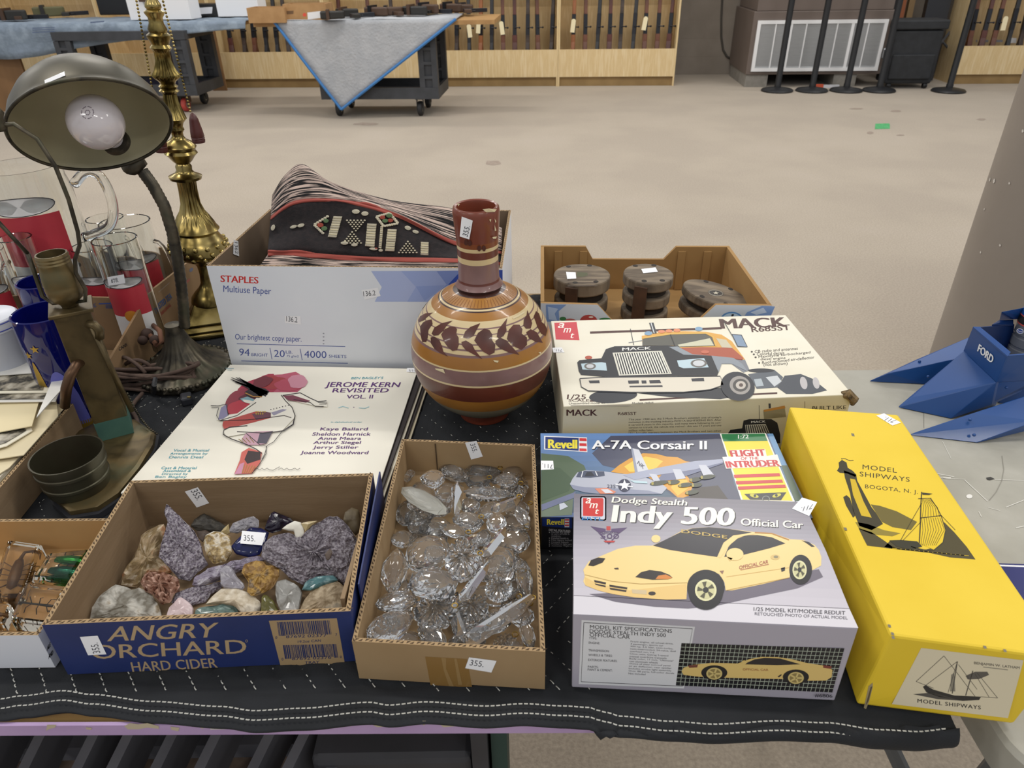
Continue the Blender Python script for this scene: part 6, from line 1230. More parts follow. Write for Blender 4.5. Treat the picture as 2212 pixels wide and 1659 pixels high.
mb = MB(); mb.lathe(pr, 40, bc, axis=bd_); mb.build('light_bulb', m_opal, gl, smooth=60)
mb = MB(); mb.lathe([(rb * .52, rb * 1.36), (rb * .55, rb * 1.36), (rb * .55, rb * 1.62), (rb * .3, rb * 1.7), (0, rb * 1.7)], 28, bc, axis=bd_); mb.build('bulb_socket', m_bronze, gl, smooth=40)
def bulbhit(u, v, R):
    d = ray(u, v).normalized(); oc = CAM - bc; b = oc.dot(d); c = oc.dot(oc) - R * R; return CAM + d * (-b - math.sqrt(max(0, b * b - c)))
mb = MB()
for r, n in ((5, 10), (13, 26)):
    for k in range(n):
        t = 2 * pi * k / n
        if r == 13 and k % 4 == 3: continue
        c = (189 + r * math.cos(t), 243 + r * math.sin(t)); mb.add([bulbhit(c[0] + 1.3 * math.cos(a), c[1] + 1.3 * math.sin(a), rb + .0003) for a in (0, 1.57, 3.14, 4.71)], [(0, 1, 2, 3)])
mb.build('bulb_stamp', ink('5a4a58'), bpy.data.objects['light_bulb'])['kind'] = 'stuff'
def shadehit(quad, name):
    # small label on the outside of the shade, following its curve
    mb = MB(); pts = []
    for i in range(5):
        for j in range(2):
            a, b = (quad[0], quad[1]) if j == 0 else (quad[3], quad[2]); u, v = a[0] + (b[0] - a[0]) * i / 4, a[1] + (b[1] - a[1]) * i / 4; d = ray(u, v); best = None
            for k in range(400):
                p = CAM + d * (.75 + k * .0015); q = p - So; h = -q.dot(nS); r = (q + nS * h).length
                if h < 0: continue
                f = h / dS
                for (r0, h0), (r1, h1) in zip(sp_[1:], sp_[2:]):
                    if h0 <= f <= h1 and r <= (r0 + (r1 - r0) * (f - h0) / (h1 - h0)) * rs: best = p; break
                if best: break
            pts.append((best or CAM + d * 1.0) - d.normalized() * .0022)
    mb.add(pts, [(2 * i, 2 * i + 1, 2 * i + 3, 2 * i + 2) for i in range(4)]); return mb.build(name, ink('f2f2f4', .7), sh)
shadehit([(96, 173), (139, 154), (141, 163), (97, 181)], 'price_sticker')
# --- tall brass lamp with pull chains
b0 = Z(447, 722, TB) + V((0, .035, 0)); b1 = Y(328, 0, b0.y); axd = (b1 - b0); Lb = axd.length; axd.normalize(); kx = axd.x / axd.z
bl_ = thing('brass_lamp', 'tall antique brass candlestick lamp with two ball pull chains', 'lamp', b0)
ctr_px = lambda v: None
tab = [(-60, 12), (-20, 12), (0, 12), (8, 16), (15, 17), (20, 14), (25, 21), (30, 20), (38, 15), (50, 15), (63, 20), (70, 18), (76, 25), (82, 24), (88, 21), (96, 18), (103, 23), (108, 19), (114, 15), (132, 15), (152, 21), (160, 26), (165, 27), (170, 24), (175, 18), (181, 15), (186, 20), (191, 16), (196, 21), (203, 13), (220, 14), (243, 20), (256, 25), (265, 17), (273, 14), (280, 16), (286, 12), (294, 12), (301, 17), (308, 30), (316, 34), (324, 30), (330, 34), (336, 28), (347, 20), (353, 14), (359, 17), (367, 16), (373, 20), (380, 34), (386, 32), (390, 20), (411, 18), (439, 19), (455, 24), (466, 31), (480, 41), (487, 44), (494, 49), (501, 43), (506, 46), (513, 50), (522, 57), (535, 59), (545, 54), (553, 44), (560, 30), (567, 16), (574, 11), (591, 9), (610, 10), (619, 15), (630, 26), (640, 34), (650, 36)]
prof = []
for v, hw in reversed(tab):
    p = None; lo_, hi_ = -.1, 1.2
    for _ in range(40):
        m_ = (lo_ + hi_) / 2; q = b0 + axd * Lb * m_; c = q - CAM; vv = CY + FPX * c.dot(DN) / c.dot(fw)
        if vv > v: lo_ = m_
        else: hi_ = m_
    q = b0 + axd * Lb * m_; prof.append((hw * (q - CAM).dot(fw) / FPX, Lb * m_))
zone = []
for v, hw in reversed(tab): zone.append(114 <= v <= 152 or 203 <= v <= 245 or 411 <= v <= 470 or 156 < v < 170)
mb = MB(); mb.lathe(prof, 72, b0, axis=axd, wob=lambda t, i: 1 + (.07 * math.cos(t * 18) if zone[i] else 0)); mb.build('turned_stem', m_brass, bl_, smooth=50)
mb = MB(); z0 = prof[0][1]
for hs, r0, r1, s in ((0, .062, .062, 0), ): pass
q = lambda r, z: [b0 + V((rot2(x * r, y * r, .3)[0], rot2(x * r, y * r, .3)[1], z)) for x, y in ((-1, -1), (1, -1), (1, 1), (-1, 1))]
MB().hexa(q(.056, 0), q(.056, .009)).build('plinth', m_brass, bl_, bevel=.003); MB().hexa(q(.05, .0095), q(.044, .018)).build('plinth_step', m_brass, bl_, bevel=.003); MB().hexa(q(.042, .0185), q(.021, max(.03, z0 + .004))).build('leaf_pedestal', m_brass, bl_, bevel=.004)
mb = MB()
for k in range(4):
    a = .3 + pi / 4 + k * pi / 2
    for j in range(9): t = 2 * pi * j / 9 * .7; mb.ball(b0 + V((math.cos(a) * (.074 + .008 * math.cos(t)), math.sin(a) * (.074 + .008 * math.cos(t)), .008 + .006 * abs(math.sin(t)))), .0065, 8, 5)
mb.build('scroll_feet', m_brass, bl_, smooth=True)
mb = MB()
for k in range(15):
    for j in range(3):
        t = 2 * pi * (k + j * .33) / 15; m_ = None; rr = (.0455, .047, .044)[j]; h = prof[0][1]
        i_ = min(range(len(tab)), key=lambda i: abs(tab[len(tab) - 1 - i][0] - (524 + j * 8))); r_, h_ = prof[i_]; xd = axd.orthogonal().normalized(); yd = axd.cross(xd); p = b0 + axd * h_ + (xd * math.cos(t) + yd * math.sin(t)) * r_; mb.ball(p, .0045, 6, 4)
mb.build('floral_relief', m_brass, bl_, smooth=True)['kind'] = 'stuff'
m_pull = mat('dark_wood_pull', '5a2a26', .4, col2='48201e', nscale=20)
for k, (a, b, pu) in enumerate((((289, -30), (333, 214), ((338, 256), (349, 328))), ((344, -30), (411, 240), ((415, 243), (430, 308))))):
    yy_ = b0.y - .05 - (.0 if k else -.02); A_, B_ = Y(a[0], a[1], yy_), Y(b[0], b[1], yy_); n = int((B_ - A_).length / .0046); mb = MB()
    for i in range(n + 1): mb.ball(A_ + (B_ - A_) * (i / n) , .0019, 6, 4)
    o = mb.build('ball_chain', m_brass, bl_, smooth=True); o['kind'] = 'stuff'
    C_, D_ = Y(*pu[0], yy_), Y(*pu[1], yy_); L_ = (D_ - C_).length
    if k == 0: MB().tube([B_, C_], .0008, 5).build('pull_wire', m_brass, bl_)
    MB().lathe([(0, 0), (.0035, .002), (.0065, L_ * .22), (.0066, L_ * .25), (.009, L_ * .6), (.0098, L_ * .8), (.0092, L_ * .82), (.0098, L_ * .85), (.0092, L_ * .88), (.0098, L_ * .92), (.009, L_), (0, L_)], 18, C_, axis=(D_ - C_)).build('wooden_pull', m_pull, bl_, smooth=40)
tp0 = b0 + axd * prof[-1][1]
for a in ((289, -30), (344, -30)):
    e = Y(a[0], a[1], b0.y - .05 - (0 if a[0] > 300 else -.02)); MB().tube([tp0 + axd * -.004, (tp0 + e) / 2 + V((0, 0, .012)), e + V((0, 0, .004)), e], .003, 8).build('chain_arm', m_brass, bl_, smooth=True)
MB().lathe([(.0095, -.002), (.013, .004), (.013, .03), (.017, .036), (.017, .075), (.0135, .078), (.0135, .095), (0, .096)], 28, tp0, axis=axd).build('bulb_holder', m_brass, bl_, smooth=40)
# --- pump shaped lamp
pb0 = Z(218, 985, TB + .014); yP = Z(262, 930, TB + .014).y
pmp = thing('pump_lamp', 'old brass lamp shaped like a water pump with spout and bucket', 'lamp', V((pb0.x, pb0.y, TB)))
def poly_on(pts, z): return [Z(u, v, z) for u, v in pts]
base_px = [(150, 1105), (115, 1075), (105, 1040), (120, 985), (170, 930), (215, 908), (290, 906), (335, 935), (330, 960), (300, 1010), (255, 1065), (210, 1095)]
t_ = poly_on(base_px, TB + .014); n = len(t_); c_ = sum(t_, V((0, 0, 0))) / n; t2 = [c_ + (p - c_) * .93 + V((0, 0, .003)) for p in t_]; bt = [V((p.x, p.y, TB + .008)) for p in t_]
mb = MB(); mb.add(bt + t_ + t2, [(i, (i + 1) % n, n + (i + 1) % n, n + i) for i in range(n)] + [(n + i, n + (i + 1) % n, 2 * n + (i + 1) % n, 2 * n + i) for i in range(n)] + [tuple(range(2 * n, 3 * n)), tuple(range(n))[::-1]]); mb.build('base_plate', m_verd, pmp, smooth=30)
fb = [V((p.x, p.y, 0)) + ((p - c_) * .06) for p in bt]; MB().add([V((p.x, p.y, TB)) for p in fb] + [V((p.x, p.y, TB + .0078)) for p in fb], [(i, (i + 1) % n, n + (i + 1) % n, n + i) for i in range(n)] + [tuple(range(n, 2 * n)), tuple(range(n))[::-1]]).build('felt_foot', mat('black_felt', '24252a', .7), pmp)
zc0 = TB + .0172; colb = [Z(u, v, zc0) for u, v in ((213, 925), (266, 958), (287, 930), (240, 900))]; cB = sum(colb, V((0, 0, 0))) / 4
ztopc = Y(160, 668, cB.y).z; w_ = .0205; rz = .5
sq = lambda z, w_: [cB.xy.to_3d() + V((rot2(x * w_, y * w_, rz)[0], rot2(x * w_, y * w_, rz)[1], z)) for x, y in ((-1, -1), (1, -1), (1, 1), (-1, 1))]
MB().hexa(sq(zc0, w_), sq(ztopc, w_)).build('square_column', m_verd, pmp, bevel=.0015); MB().hexa(sq(zc0, w_ * 1.02), sq(zc0 + .028, w_ * 1.02)).build('green_patina', mat('verdigris', '34584f', .7, col2='416659', nscale=30), pmp)
MB().hexa(sq(ztopc + .0003, w_ * 1.2), sq(ztopc + .005, w_ * 1.2)).build('column_cap', m_verd, pmp, bevel=.001)
s0 = Y(176, 782, cB.y - .018); MB().tube([s0, Y(165, 788, cB.y - .03), Y(152, 810, cB.y - .04), Y(143, 840, cB.y - .045), Y(140, 878, cB.y - .045)], [.0055, .006, .0065, .0065, .006], 12).build('spout', mat('copper_spout', '5c4534', .4, metal=.8), pmp, smooth=True)
h0, h1 = Y(195, 700, cB.y - .012), Y(285, 888, cB.y - .008); MB().tube([h0, h1], .0035, 10).build('pump_rod', m_verd, pmp, smooth=True); MB().tube([Y(190, 700, cB.y - .012), Y(205, 702, cB.y - .012), Y(215, 712, cB.y - .012), Y(215, 730, cB.y - .012)], .0055, 10).build('lever_bracket', m_verd, pmp, smooth=True)
mb = MB(); ch = [(250, 850), (262, 842), (275, 850), (290, 880), (305, 905), (322, 925), (343, 940)]
for (a, b) in zip(ch, ch[1:]):
    A_, B_ = Y(*a, cB.y - .005), Y(*b, cB.y - .005)
    if b[1] > 900: A_, B_ = Z(*a, TB + .024), Z(*b, TB + .02)
    k = max(2, int((B_ - A_).length / .004))
    for i in range(k): mb.ball(A_ + (B_ - A_) * (i / k), .0017, 6, 4)
mb.build('ball_chain', m_bronze, pmp, smooth=True)['kind'] = 'stuff'
bk = Z(172, 1048, zc0); rB = 71 * (bk - CAM).dot(fw) / FPX; zBt = bk.z + .047
mb = MB(); mb.lathe([(0, 0), (rB * .84, 0), (rB * .86, .002), (rB * .88, .012), (rB * .93, .013), (rB * .93, .016), (rB * .9, .017), (rB * .93, .030), (rB * .98, .031), (rB * .98, .034), (rB * .95, .035), (rB, .046), (rB, .048), (rB * .955, .048), (rB * .9, .03), (rB * .82, .004), (0, .003)], 56, bk); mb.build('bucket', mat('green_bronze', '443d2f', .4, metal=.6, col2='4b4938', nscale=18), pmp, smooth=35)
sk = cB.xy.to_3d() + V((0, 0, ztopc + .0055)); mb = MB(); kS = (sk - CAM).dot(fw) / FPX
mb.lathe([(0, 0), (16 * kS, 0), (18 * kS, .004), (30 * kS, .010), (35 * kS, .016), (36 * kS, .026), (35 * kS, .028), (36 * kS, .030), (34 * kS, .044), (32 * kS, .048), (31 * kS, .056), (32 * kS, .057), (30.5 * kS, .059), (32 * kS, .061), (30.5 * kS, .063), (32 * kS, .065), (30 * kS, .068), (27 * kS, .068), (26 * kS, .03), (0, .028)], 36, sk); mb.build('lamp_socket', m_verd, pmp, smooth=35)
yh = cB.y; hp = [(60, 548), (20, 505), (-40, 440), (-80, 360), (-60, 300), (-10, 272), (30, 268), (80, 300), (120, 360), (148, 430), (168, 500), (172, 530), (162, 560), (164, 590), (185, 625), (184, 650), (165, 652)]
MB().tube([Y(u, v, yh - .002) for u, v in hp], .0024, 8).build('harp', m_bronze, pmp, smooth=True); MB().tube([Y(u, v, yh - .002) for u, v in ((60, 548), (75, 590), (92, 640), (115, 655), (140, 652))], .0027, 8).build('harp_arm', m_bronze, pmp, smooth=True)
MB().lathe([(0, 0), (.006, 0), (.008, .006), (.006, .012), (.009, .018), (.006, .024), (0, .028)], 16, Y(3, 283, yh - .002)).build('finial', m_bronze, pmp, smooth=True)
# --- brown cord bundle
m_cord = mat('brown_cloth_cord', '5c4a40', .85, col2='4c3c34', nscale=80); cdb = thing('power_cord', 'coiled brown cloth power cord tied beside the gooseneck lamp', 'cord', Z(330, 830, TB))
random.seed(5); pts = []
for k in range(9):
    for j in range(28):
        t = 2 * pi * j / 28; a = .072 + .006 * math.sin(k * 1.7); b_ = .014 + .004 * math.sin(k * 2.3)
        c = Z(330, 835, TB) ; x, y = rot2(a * math.cos(t), b_ * math.sin(t), .05 + .06 * math.sin(k)); pts.append(V((c.x + x + .004 * math.sin(k), c.y + y + .003 * math.cos(k * 2), TB + .006 + .0032 * k + .006 * math.sin(t * 2 + k))))
MB().tube(pts, .0031, 7).build('coiled_cord', m_cord, cdb, smooth=True)
lo2 = [Z(312, 800, TB + .03), Z(265, 790, TB + .02), Z(245, 760, TB + .04), Z(285, 765, TB + .05), Z(330, 785, TB + .03)]; MB().tube([catm([(p.x, p.y) for p in lo2], s / 20) + (TB + .025 + .015 * math.sin(s * .5),) for s in range(21)], .0031, 7).build('cord_loop', m_cord, cdb, smooth=True)
tl = [Z(308, 850, TB + .004), Z(285, 880, TB + .004), Z(295, 905, TB + .004), Z(300, 925, TB + .004)]; MB().tube([catm([(p.x, p.y) for p in tl], s / 14) + (TB + .0045,) for s in range(15)], .0031, 7).build('cord_tail', m_cord, cdb, smooth=True)
for u, v, r in ((318, 722, .009), (335, 735, .008), (308, 735, .007)): MB().ball(Z(u, v, TB + .05), r * 1.1, 12, 8).build('cord_knot', mat('dark_knot', '3a2820', .8), cdb, smooth=True)
MB().tube([Z(322, 720, TB + .05), Z(338, 745, TB + .05), Z(350, 740, TB + .05), Z(345, 715, TB + .06), Z(328, 700, TB + .05)], .004, 7).build('cord_end', mat('rust_cord', '6b4632', .85), cdb, smooth=True)
MB().box(Z(403, 862, TB + .006), (.016, .022, .014), .4).build('plug', mat('dark_plug', '2c2d33', .45), cdb, bevel=.003)
MB().tube([Z(405, 858, TB + .013), Z(412, 858, TB + .013)], .0016, 6).build('plug_screw', m_brass, cdb)
MB().tube([Z(335, 818, TB + .038), Z(333, 832, TB + .036), Z(332, 850, TB + .008)], .0035, 6).build('twist_tie', mat('black_tie', '1f1f22', .5), cdb)
# ================================================================ glassware in a cardboard tray
GL = mat('clear_glass', 'fafcfb', .02, trans=1, ior=1.47); m_can_r = mat('print_red', 'b83440', .4); m_can_w = mat('print_white', 'e4e2e0', .4); m_can_g = mat('print_gold', 'd08a35', .4); m_can_k = mat('print_black', '26242a', .4)
hT = .10; a_ = Z(305, 645, TB + hT); t1 = Z(430, 548, TB + hT); a_.z = t1.z = TB; dW = (t1 - a_).normalized(); nW = V((dW.y, -dW.x, 0)); wl = .34
tb_ = thing('glassware_tray', 'brown cardboard tray with blue printing holding red and white glassware', 'tray', a_ + (t1 - a_) * .5 - nW * .15); m_k4 = mat('kraft_dim', '8f7454', .85, col2='85694a', nscale=8)
def wall4(name, a, b, th, h, m=None, z0=TB): return MB().slab(V((a.x, a.y, z0)), V((b.x, b.y, z0)), (0, 0, h), th).build(name, m or m_k4, tb_)
wall4('side_wall', a_, t1, -nW * .004, hT); wall4('side_wall', a_ - nW * wl, t1 - nW * wl, nW * .004, hT); wall4('back_wall', t1 - nW * .0045, t1 - nW * (wl - .0045), -dW * .004, hT + .012)
pf = a_; wall4('front_wall', pf - nW * .0045, pf - nW * (wl - .0045), dW * .004, hT)
fx = a_ - dW * .13; MB().hexa([fx, a_ - dW * .001, a_ - dW * .001 - nW * .004, fx - nW * .004], [fx + V((0, 0, .045)), a_ - dW * .001 + V((0, 0, hT * .9)), a_ - dW * .001 - nW * .004 + V((0, 0, hT * .9)), fx - nW * .004 + V((0, 0, .045))]).build('side_flap', m_k4, tb_)
MB().hexa([fx - nW * .2, fx - nW * .006, a_ - dW * .002 - nW * .006, a_ - dW * .002 - nW * .2], [fx - nW * .2 + V((0, 0, .003)), fx - nW * .006 + V((0, 0, .003)), a_ - dW * .002 - nW * .006 + V((0, 0, .003)), a_ - dW * .002 - nW * .2 + V((0, 0, .003))]).build('front_flap', m_k4, tb_)
mb = MB(); qq = [a_ - nW * (wl - .005) + dW * .005, a_ - nW * .005 + dW * .005, t1 - nW * .005 - dW * .005, t1 - nW * (wl - .005) - dW * .005]; mb.hexa([p + V((0, 0, .0005)) for p in qq], [p + V((0, 0, .0035)) for p in qq]); mb.build('bottom', m_k4, tb_)
C5 = (0, 300, 3.607); P = Print(V((a_.x, a_.y, TB)) + nW * .0003, nW, C5)
P.text('TWISTED TEA', (1205, 1360), (1342, 1240), 1, '33507c', 1, bold=.03, up=(-14, -42)); P.text('ORIGINAL', (1250, 1385), (1335, 1300), 1, '8d3a36', 1, bold=.02, up=(-6, -26)); P.text('CANS', (930, 1652), (992, 1612), 1, '2b2a30', 1, bold=.02, up=(-6, -24)); P.line([(1235, 1195), (1320, 1120)], 7, '8d7a68', 1); P.poly([(1432, 1125), (1478, 1085), (1478, 1105), (1432, 1148)], 'a04a44', 1); P.ell((1490, 1020), 12, 18, '55607c', 1, rot=35)
P.build('printed_lettering', tb_)
P = Print(V((pf.x, pf.y, TB)) - dW * .0003, dW, C5); P.line([(1000, 1290), (1085, 1275), (1110, 1400)], 9, '33509c', 1); P.line([(770, 1285), (1085, 1275)], 9, '33509c', 1)
for k in range(30): P.line([(825 + k * 7, 1292), (827 + k * 7, 1322)], random.choice((2, 3, 4)), '4a5a86', 1)
P.text('%', (705, 1312), (750, 1312), 32, '4a5a86', 1, bold=.02); P.build('printed_lettering', tb_)
def cyl_patch(c, r, a0, a1, z0, z1, m, name, parent, n=14, off=.0004, tilt=0, tops=None):
    mb = MB()
    for i in range(n + 1):
        t = i / n; a = a0 + (a1 - a0) * t; zt = z1 if not tops else tops(t)
        for z in (z0, zt): mb.v.append(c + V(((r + off) * math.cos(a), (r + off) * math.sin(a), z)))
    for i in range(n): mb.f.append([2 * i, 2 * i + 2, 2 * i + 3, 2 * i + 1]); mb.m.append(0)
    return mb.build(name, m, parent, smooth=True)
def glass_shell(c, r, h, wall=.0028, base=.008, name='glass_body', parent=None, m=None, flare=1.0):
    mb = MB(); rt_ = r * flare; mb.lathe([(0, 0), (r * .94, 0), (r, .004), (rt_, h - .001), (rt_ - wall * .5, h), (rt_ - wall, h - .001), (r - wall, base), (0, base)], 48, c); return mb.build(name, m or GL, parent, smooth=50)
def soup_print(o, c, r, z0, z1, a, half=.95):
    """plain red and white can picture wrapped on the glass: white lower half, red upper half, pale lid and gold disc"""
    zm = z0 + (z1 - z0) * .42; lidz = z1 - (z1 - z0) * .16
    cyl_patch(c, r, a - half, a + half, z0, zm, m_can_w, 'printed_white_band', o); cyl_patch(c, r, a - half, a + half, zm, lidz, m_can_r, 'printed_red_band', o)
    mb = MB(); n = 24; pts = [(0, (z1 + lidz) / 2)] + [(half * .98 * math.cos(2 * pi * k / n), (z1 + lidz) / 2 + (z1 - z0) * .075 * math.sin(2 * pi * k / n)) for k in range(n)]
    mb.add([c + V(((r + .0006) * math.cos(a + x), (r + .0006) * math.sin(a + x), z)) for x, z in pts], [(0, 1 + k, 1 + (k + 1) % n) for k in range(n)]); mb.build('printed_lid', m_can_w, o, smooth=True)
    ringp = [c + V(((r + .0009) * math.cos(a + x * .97), (r + .0009) * math.sin(a + x * .97), z)) for x, z in pts[1:]]; MB().tube(ringp, .0007, 5, closed=True).build('printed_lid_line', m_can_k, o)
    g = half * .3; pts = [(0, zm)] + [(g * math.cos(2 * pi * k / 18), zm + g * r * math.sin(2 * pi * k / 18)) for k in range(18)]; MB().add([c + V(((r + .0008) * math.cos(a + x), (r + .0008) * math.sin(a + x), z)) for x, z in pts], [(0, 1 + k, 1 + (k + 1) % 18) for k in range(18)]).build('printed_gold_disc', m_can_g, o, smooth=True)
pc0 = Z(112, 640, TB + .005); pc0 = V((Y(80, 470, 1.17).x, 1.17, TB + .005)); rP = .066; zPt = Y(62, 358, 1.17).z - pc0.z
pt_ = thing('glass_pitcher', 'clear glass pitcher with a red and white can picture', 'pitcher', pc0); 
mb = MB(); mb.lathe([(0, 0), (rP * .95, 0), (rP, .005), (rP, zPt * .86), (rP * .93, zPt * .93), (rP * .95, zPt), (rP * .92, zPt), (rP * .90, zPt * .93), (rP * .955, zPt * .85), (rP * .955, .01), (0, .009)], 56, pc0); mb.build('glass_body', GL, pt_, smooth=50)
hd = [(160, 398), (185, 372), (215, 380), (238, 420), (245, 460), (235, 490), (205, 505), (182, 512)]; MB().tube([catm([(Y(u, v, 1.10).x, Y(u, v, 1.10).z) for u, v in hd], s / 24)[0:1] + (1.10,) + catm([(Y(u, v, 1.10).x, Y(u, v, 1.10).z) for u, v in hd], s / 24)[1:] for s in range(25)], .0075, 12).build('handle', GL, pt_, smooth=True)
soup_print(pt_, pc0, rP, .06, zPt * .88, -pi / 2 + .3, .82)
mugs = [(246, 515, 641, 46, 1.085, 'nearest glass mug with a price label in the brown tray', -1.35, True), (268, 478, 600, 52, 1.205, 'rear right glass tumbler with a can picture in the brown tray', -1.1, False), (196, 530, 640, 42, 1.15, 'glass mug behind the pump lamp socket in the brown tray', -1.5, False), (30, 512, 640, 34, 1.08, 'small glass mug left of the pump lamp in the brown tray', -1.3, False), (-48, 540, 650, 40, 1.08, 'glass mug cut by the left edge of the photo', -1.2, False), (225, 470, 560, 38, 1.275, 'rearmost empty glass mug behind the pitcher handle', None, False)]
for u, v0, v1, hw, y, lb_, a, st_ in mugs:
    top_ = Y(u, v0, y); c = V((top_.x, y, TB + .005)); r = hw * (top_ - CAM).dot(fw) / FPX; h = top_.z - c.z
    o = thing('glass_mug', lb_, 'mug', c, 'clear printed glass mugs'); glass_shell(c, r, h, parent=o); 
    if a is not None: soup_print(o, c, r, h * .12, h * .72, a, 1.0)
    sg_ = -1 if u < 200 else 1; MB().tube([c + V((sg_ * (r + .0 + .022 * math.sin(t)), .0, h * (.5 + .3 * math.cos(t)))) for t in [pi * k / 10 for k in range(11)]], .0038, 8).build('handle', GL, o, smooth=True) if not st_ and u != 262 else None
    if st_:
        P = Print(c + V((0, -r - .001, 0)), (0, -1, 0), C5); P.poly([(834, 1078), (965, 1055), (977, 1125), (848, 1145)], 'f4f4f6', 1); ps = P.build('price_sticker', o, .7); P = Print(c + V((0, -r - .001, 0)), (0, -1, 0), C5); P.text('618.', (868, 1122), (925, 1114), 1, '3c3c44', 3, up=(-4, -34)); P.build('sticker_number', ps, .7)
# cobalt mugs and white tin
m_cob = mat('cobalt_glass', '0e1673', .05, trans=.45, ior=1.5, coat=.3); m_gold = mat('gold_print', 'b08f3c', .35, metal=.6); m_peri = mat('periwinkle_print', '5d5fae', .4)
for u, v0, hw, y, vb, lb_ in ((86, 605, 48, .958, 760, 'upper cobalt blue mug behind the moon mug'), (90, 672, 62, .872, 812, 'cobalt blue mug with a gold moon and stars')):
    top_ = Y(u, v0, y); bot = Y(u + 40, vb, y); c = V((top_.x, y, TB + .0003)); r = hw * (top_ - CAM).dot(fw) / FPX; o = thing('cobalt_mug', lb_, 'mug', c, 'cobalt blue mugs'); glass_shell(c, r, top_.z - c.z, .003, .008, 'mug_body', o, m_cob)
    if y < .9:
        h = top_.z - c.z; cyl_patch(c, r, -1.75, -.75, h * .06, h * .5, m_peri, 'printed_cloud', o, tops=lambda t: h * (.12 + .45 * math.sin(pi * t) ** .5)); cyl_patch(c, r, -2.1, -1.7, h * .2, h * .66, m_gold, 'printed_moon', o, tops=lambda t: h * (.3 + .36 * math.sin(pi * (t * .8 + .1)))); cyl_patch(c, r, -1.7, -.7, h * .0, h * .09, m_gold, 'printed_gold_edge', o)
        for aa, zz_ in ((-1.35, .40), (-1.6, .78), (-1.95, .72)):
            s = []
            for k in range(10): t = 2 * pi * k / 10 + pi / 2; rr = .0062 if k % 2 == 0 else .0026; s.append(c + V(((r + .0009) * math.cos(aa + rr * math.cos(t) / r), (r + .0009) * math.sin(aa + rr * math.cos(t) / r), h * zz_ + rr * math.sin(t))))
            MB().add(s, [tuple(range(10))]).build('printed_star', m_gold, o)
c = Y(-22, 700, .905); c = V((c.x, .905, TB)); tn = thing('white_tin', 'round white tin with a blue lined lid at the left edge', 'tin', c); rT = .036; hT_ = Y(-10, 690, .905).z - TB
MB().lathe([(0, 0), (rT, 0), (rT, hT_), (0, hT_)], 48, c).build('tin_body', mat('tin_grey', 'b9bcc4', .4), tn, smooth=40); MB().lathe([(rT * 1.02, hT_ - .012), (rT * 1.04, hT_ - .01), (rT * 1.04, hT_ + .004), (rT * .98, hT_ + .006), (rT * .9, hT_ + .004), (0, hT_ + .004)], 48, c).build('tin_lid', mat('tin_white', 'e0e2ea', .35), tn, smooth=40)
for dz in (-.008, .002): MB().tube([c + V((rT * 1.042 * math.cos(2 * pi * k / 48), rT * 1.042 * math.sin(2 * pi * k / 48), hT_ + dz)) for k in range(48)], .0008, 5, closed=True).build('blue_line', ink('2f3f9c'), tn)
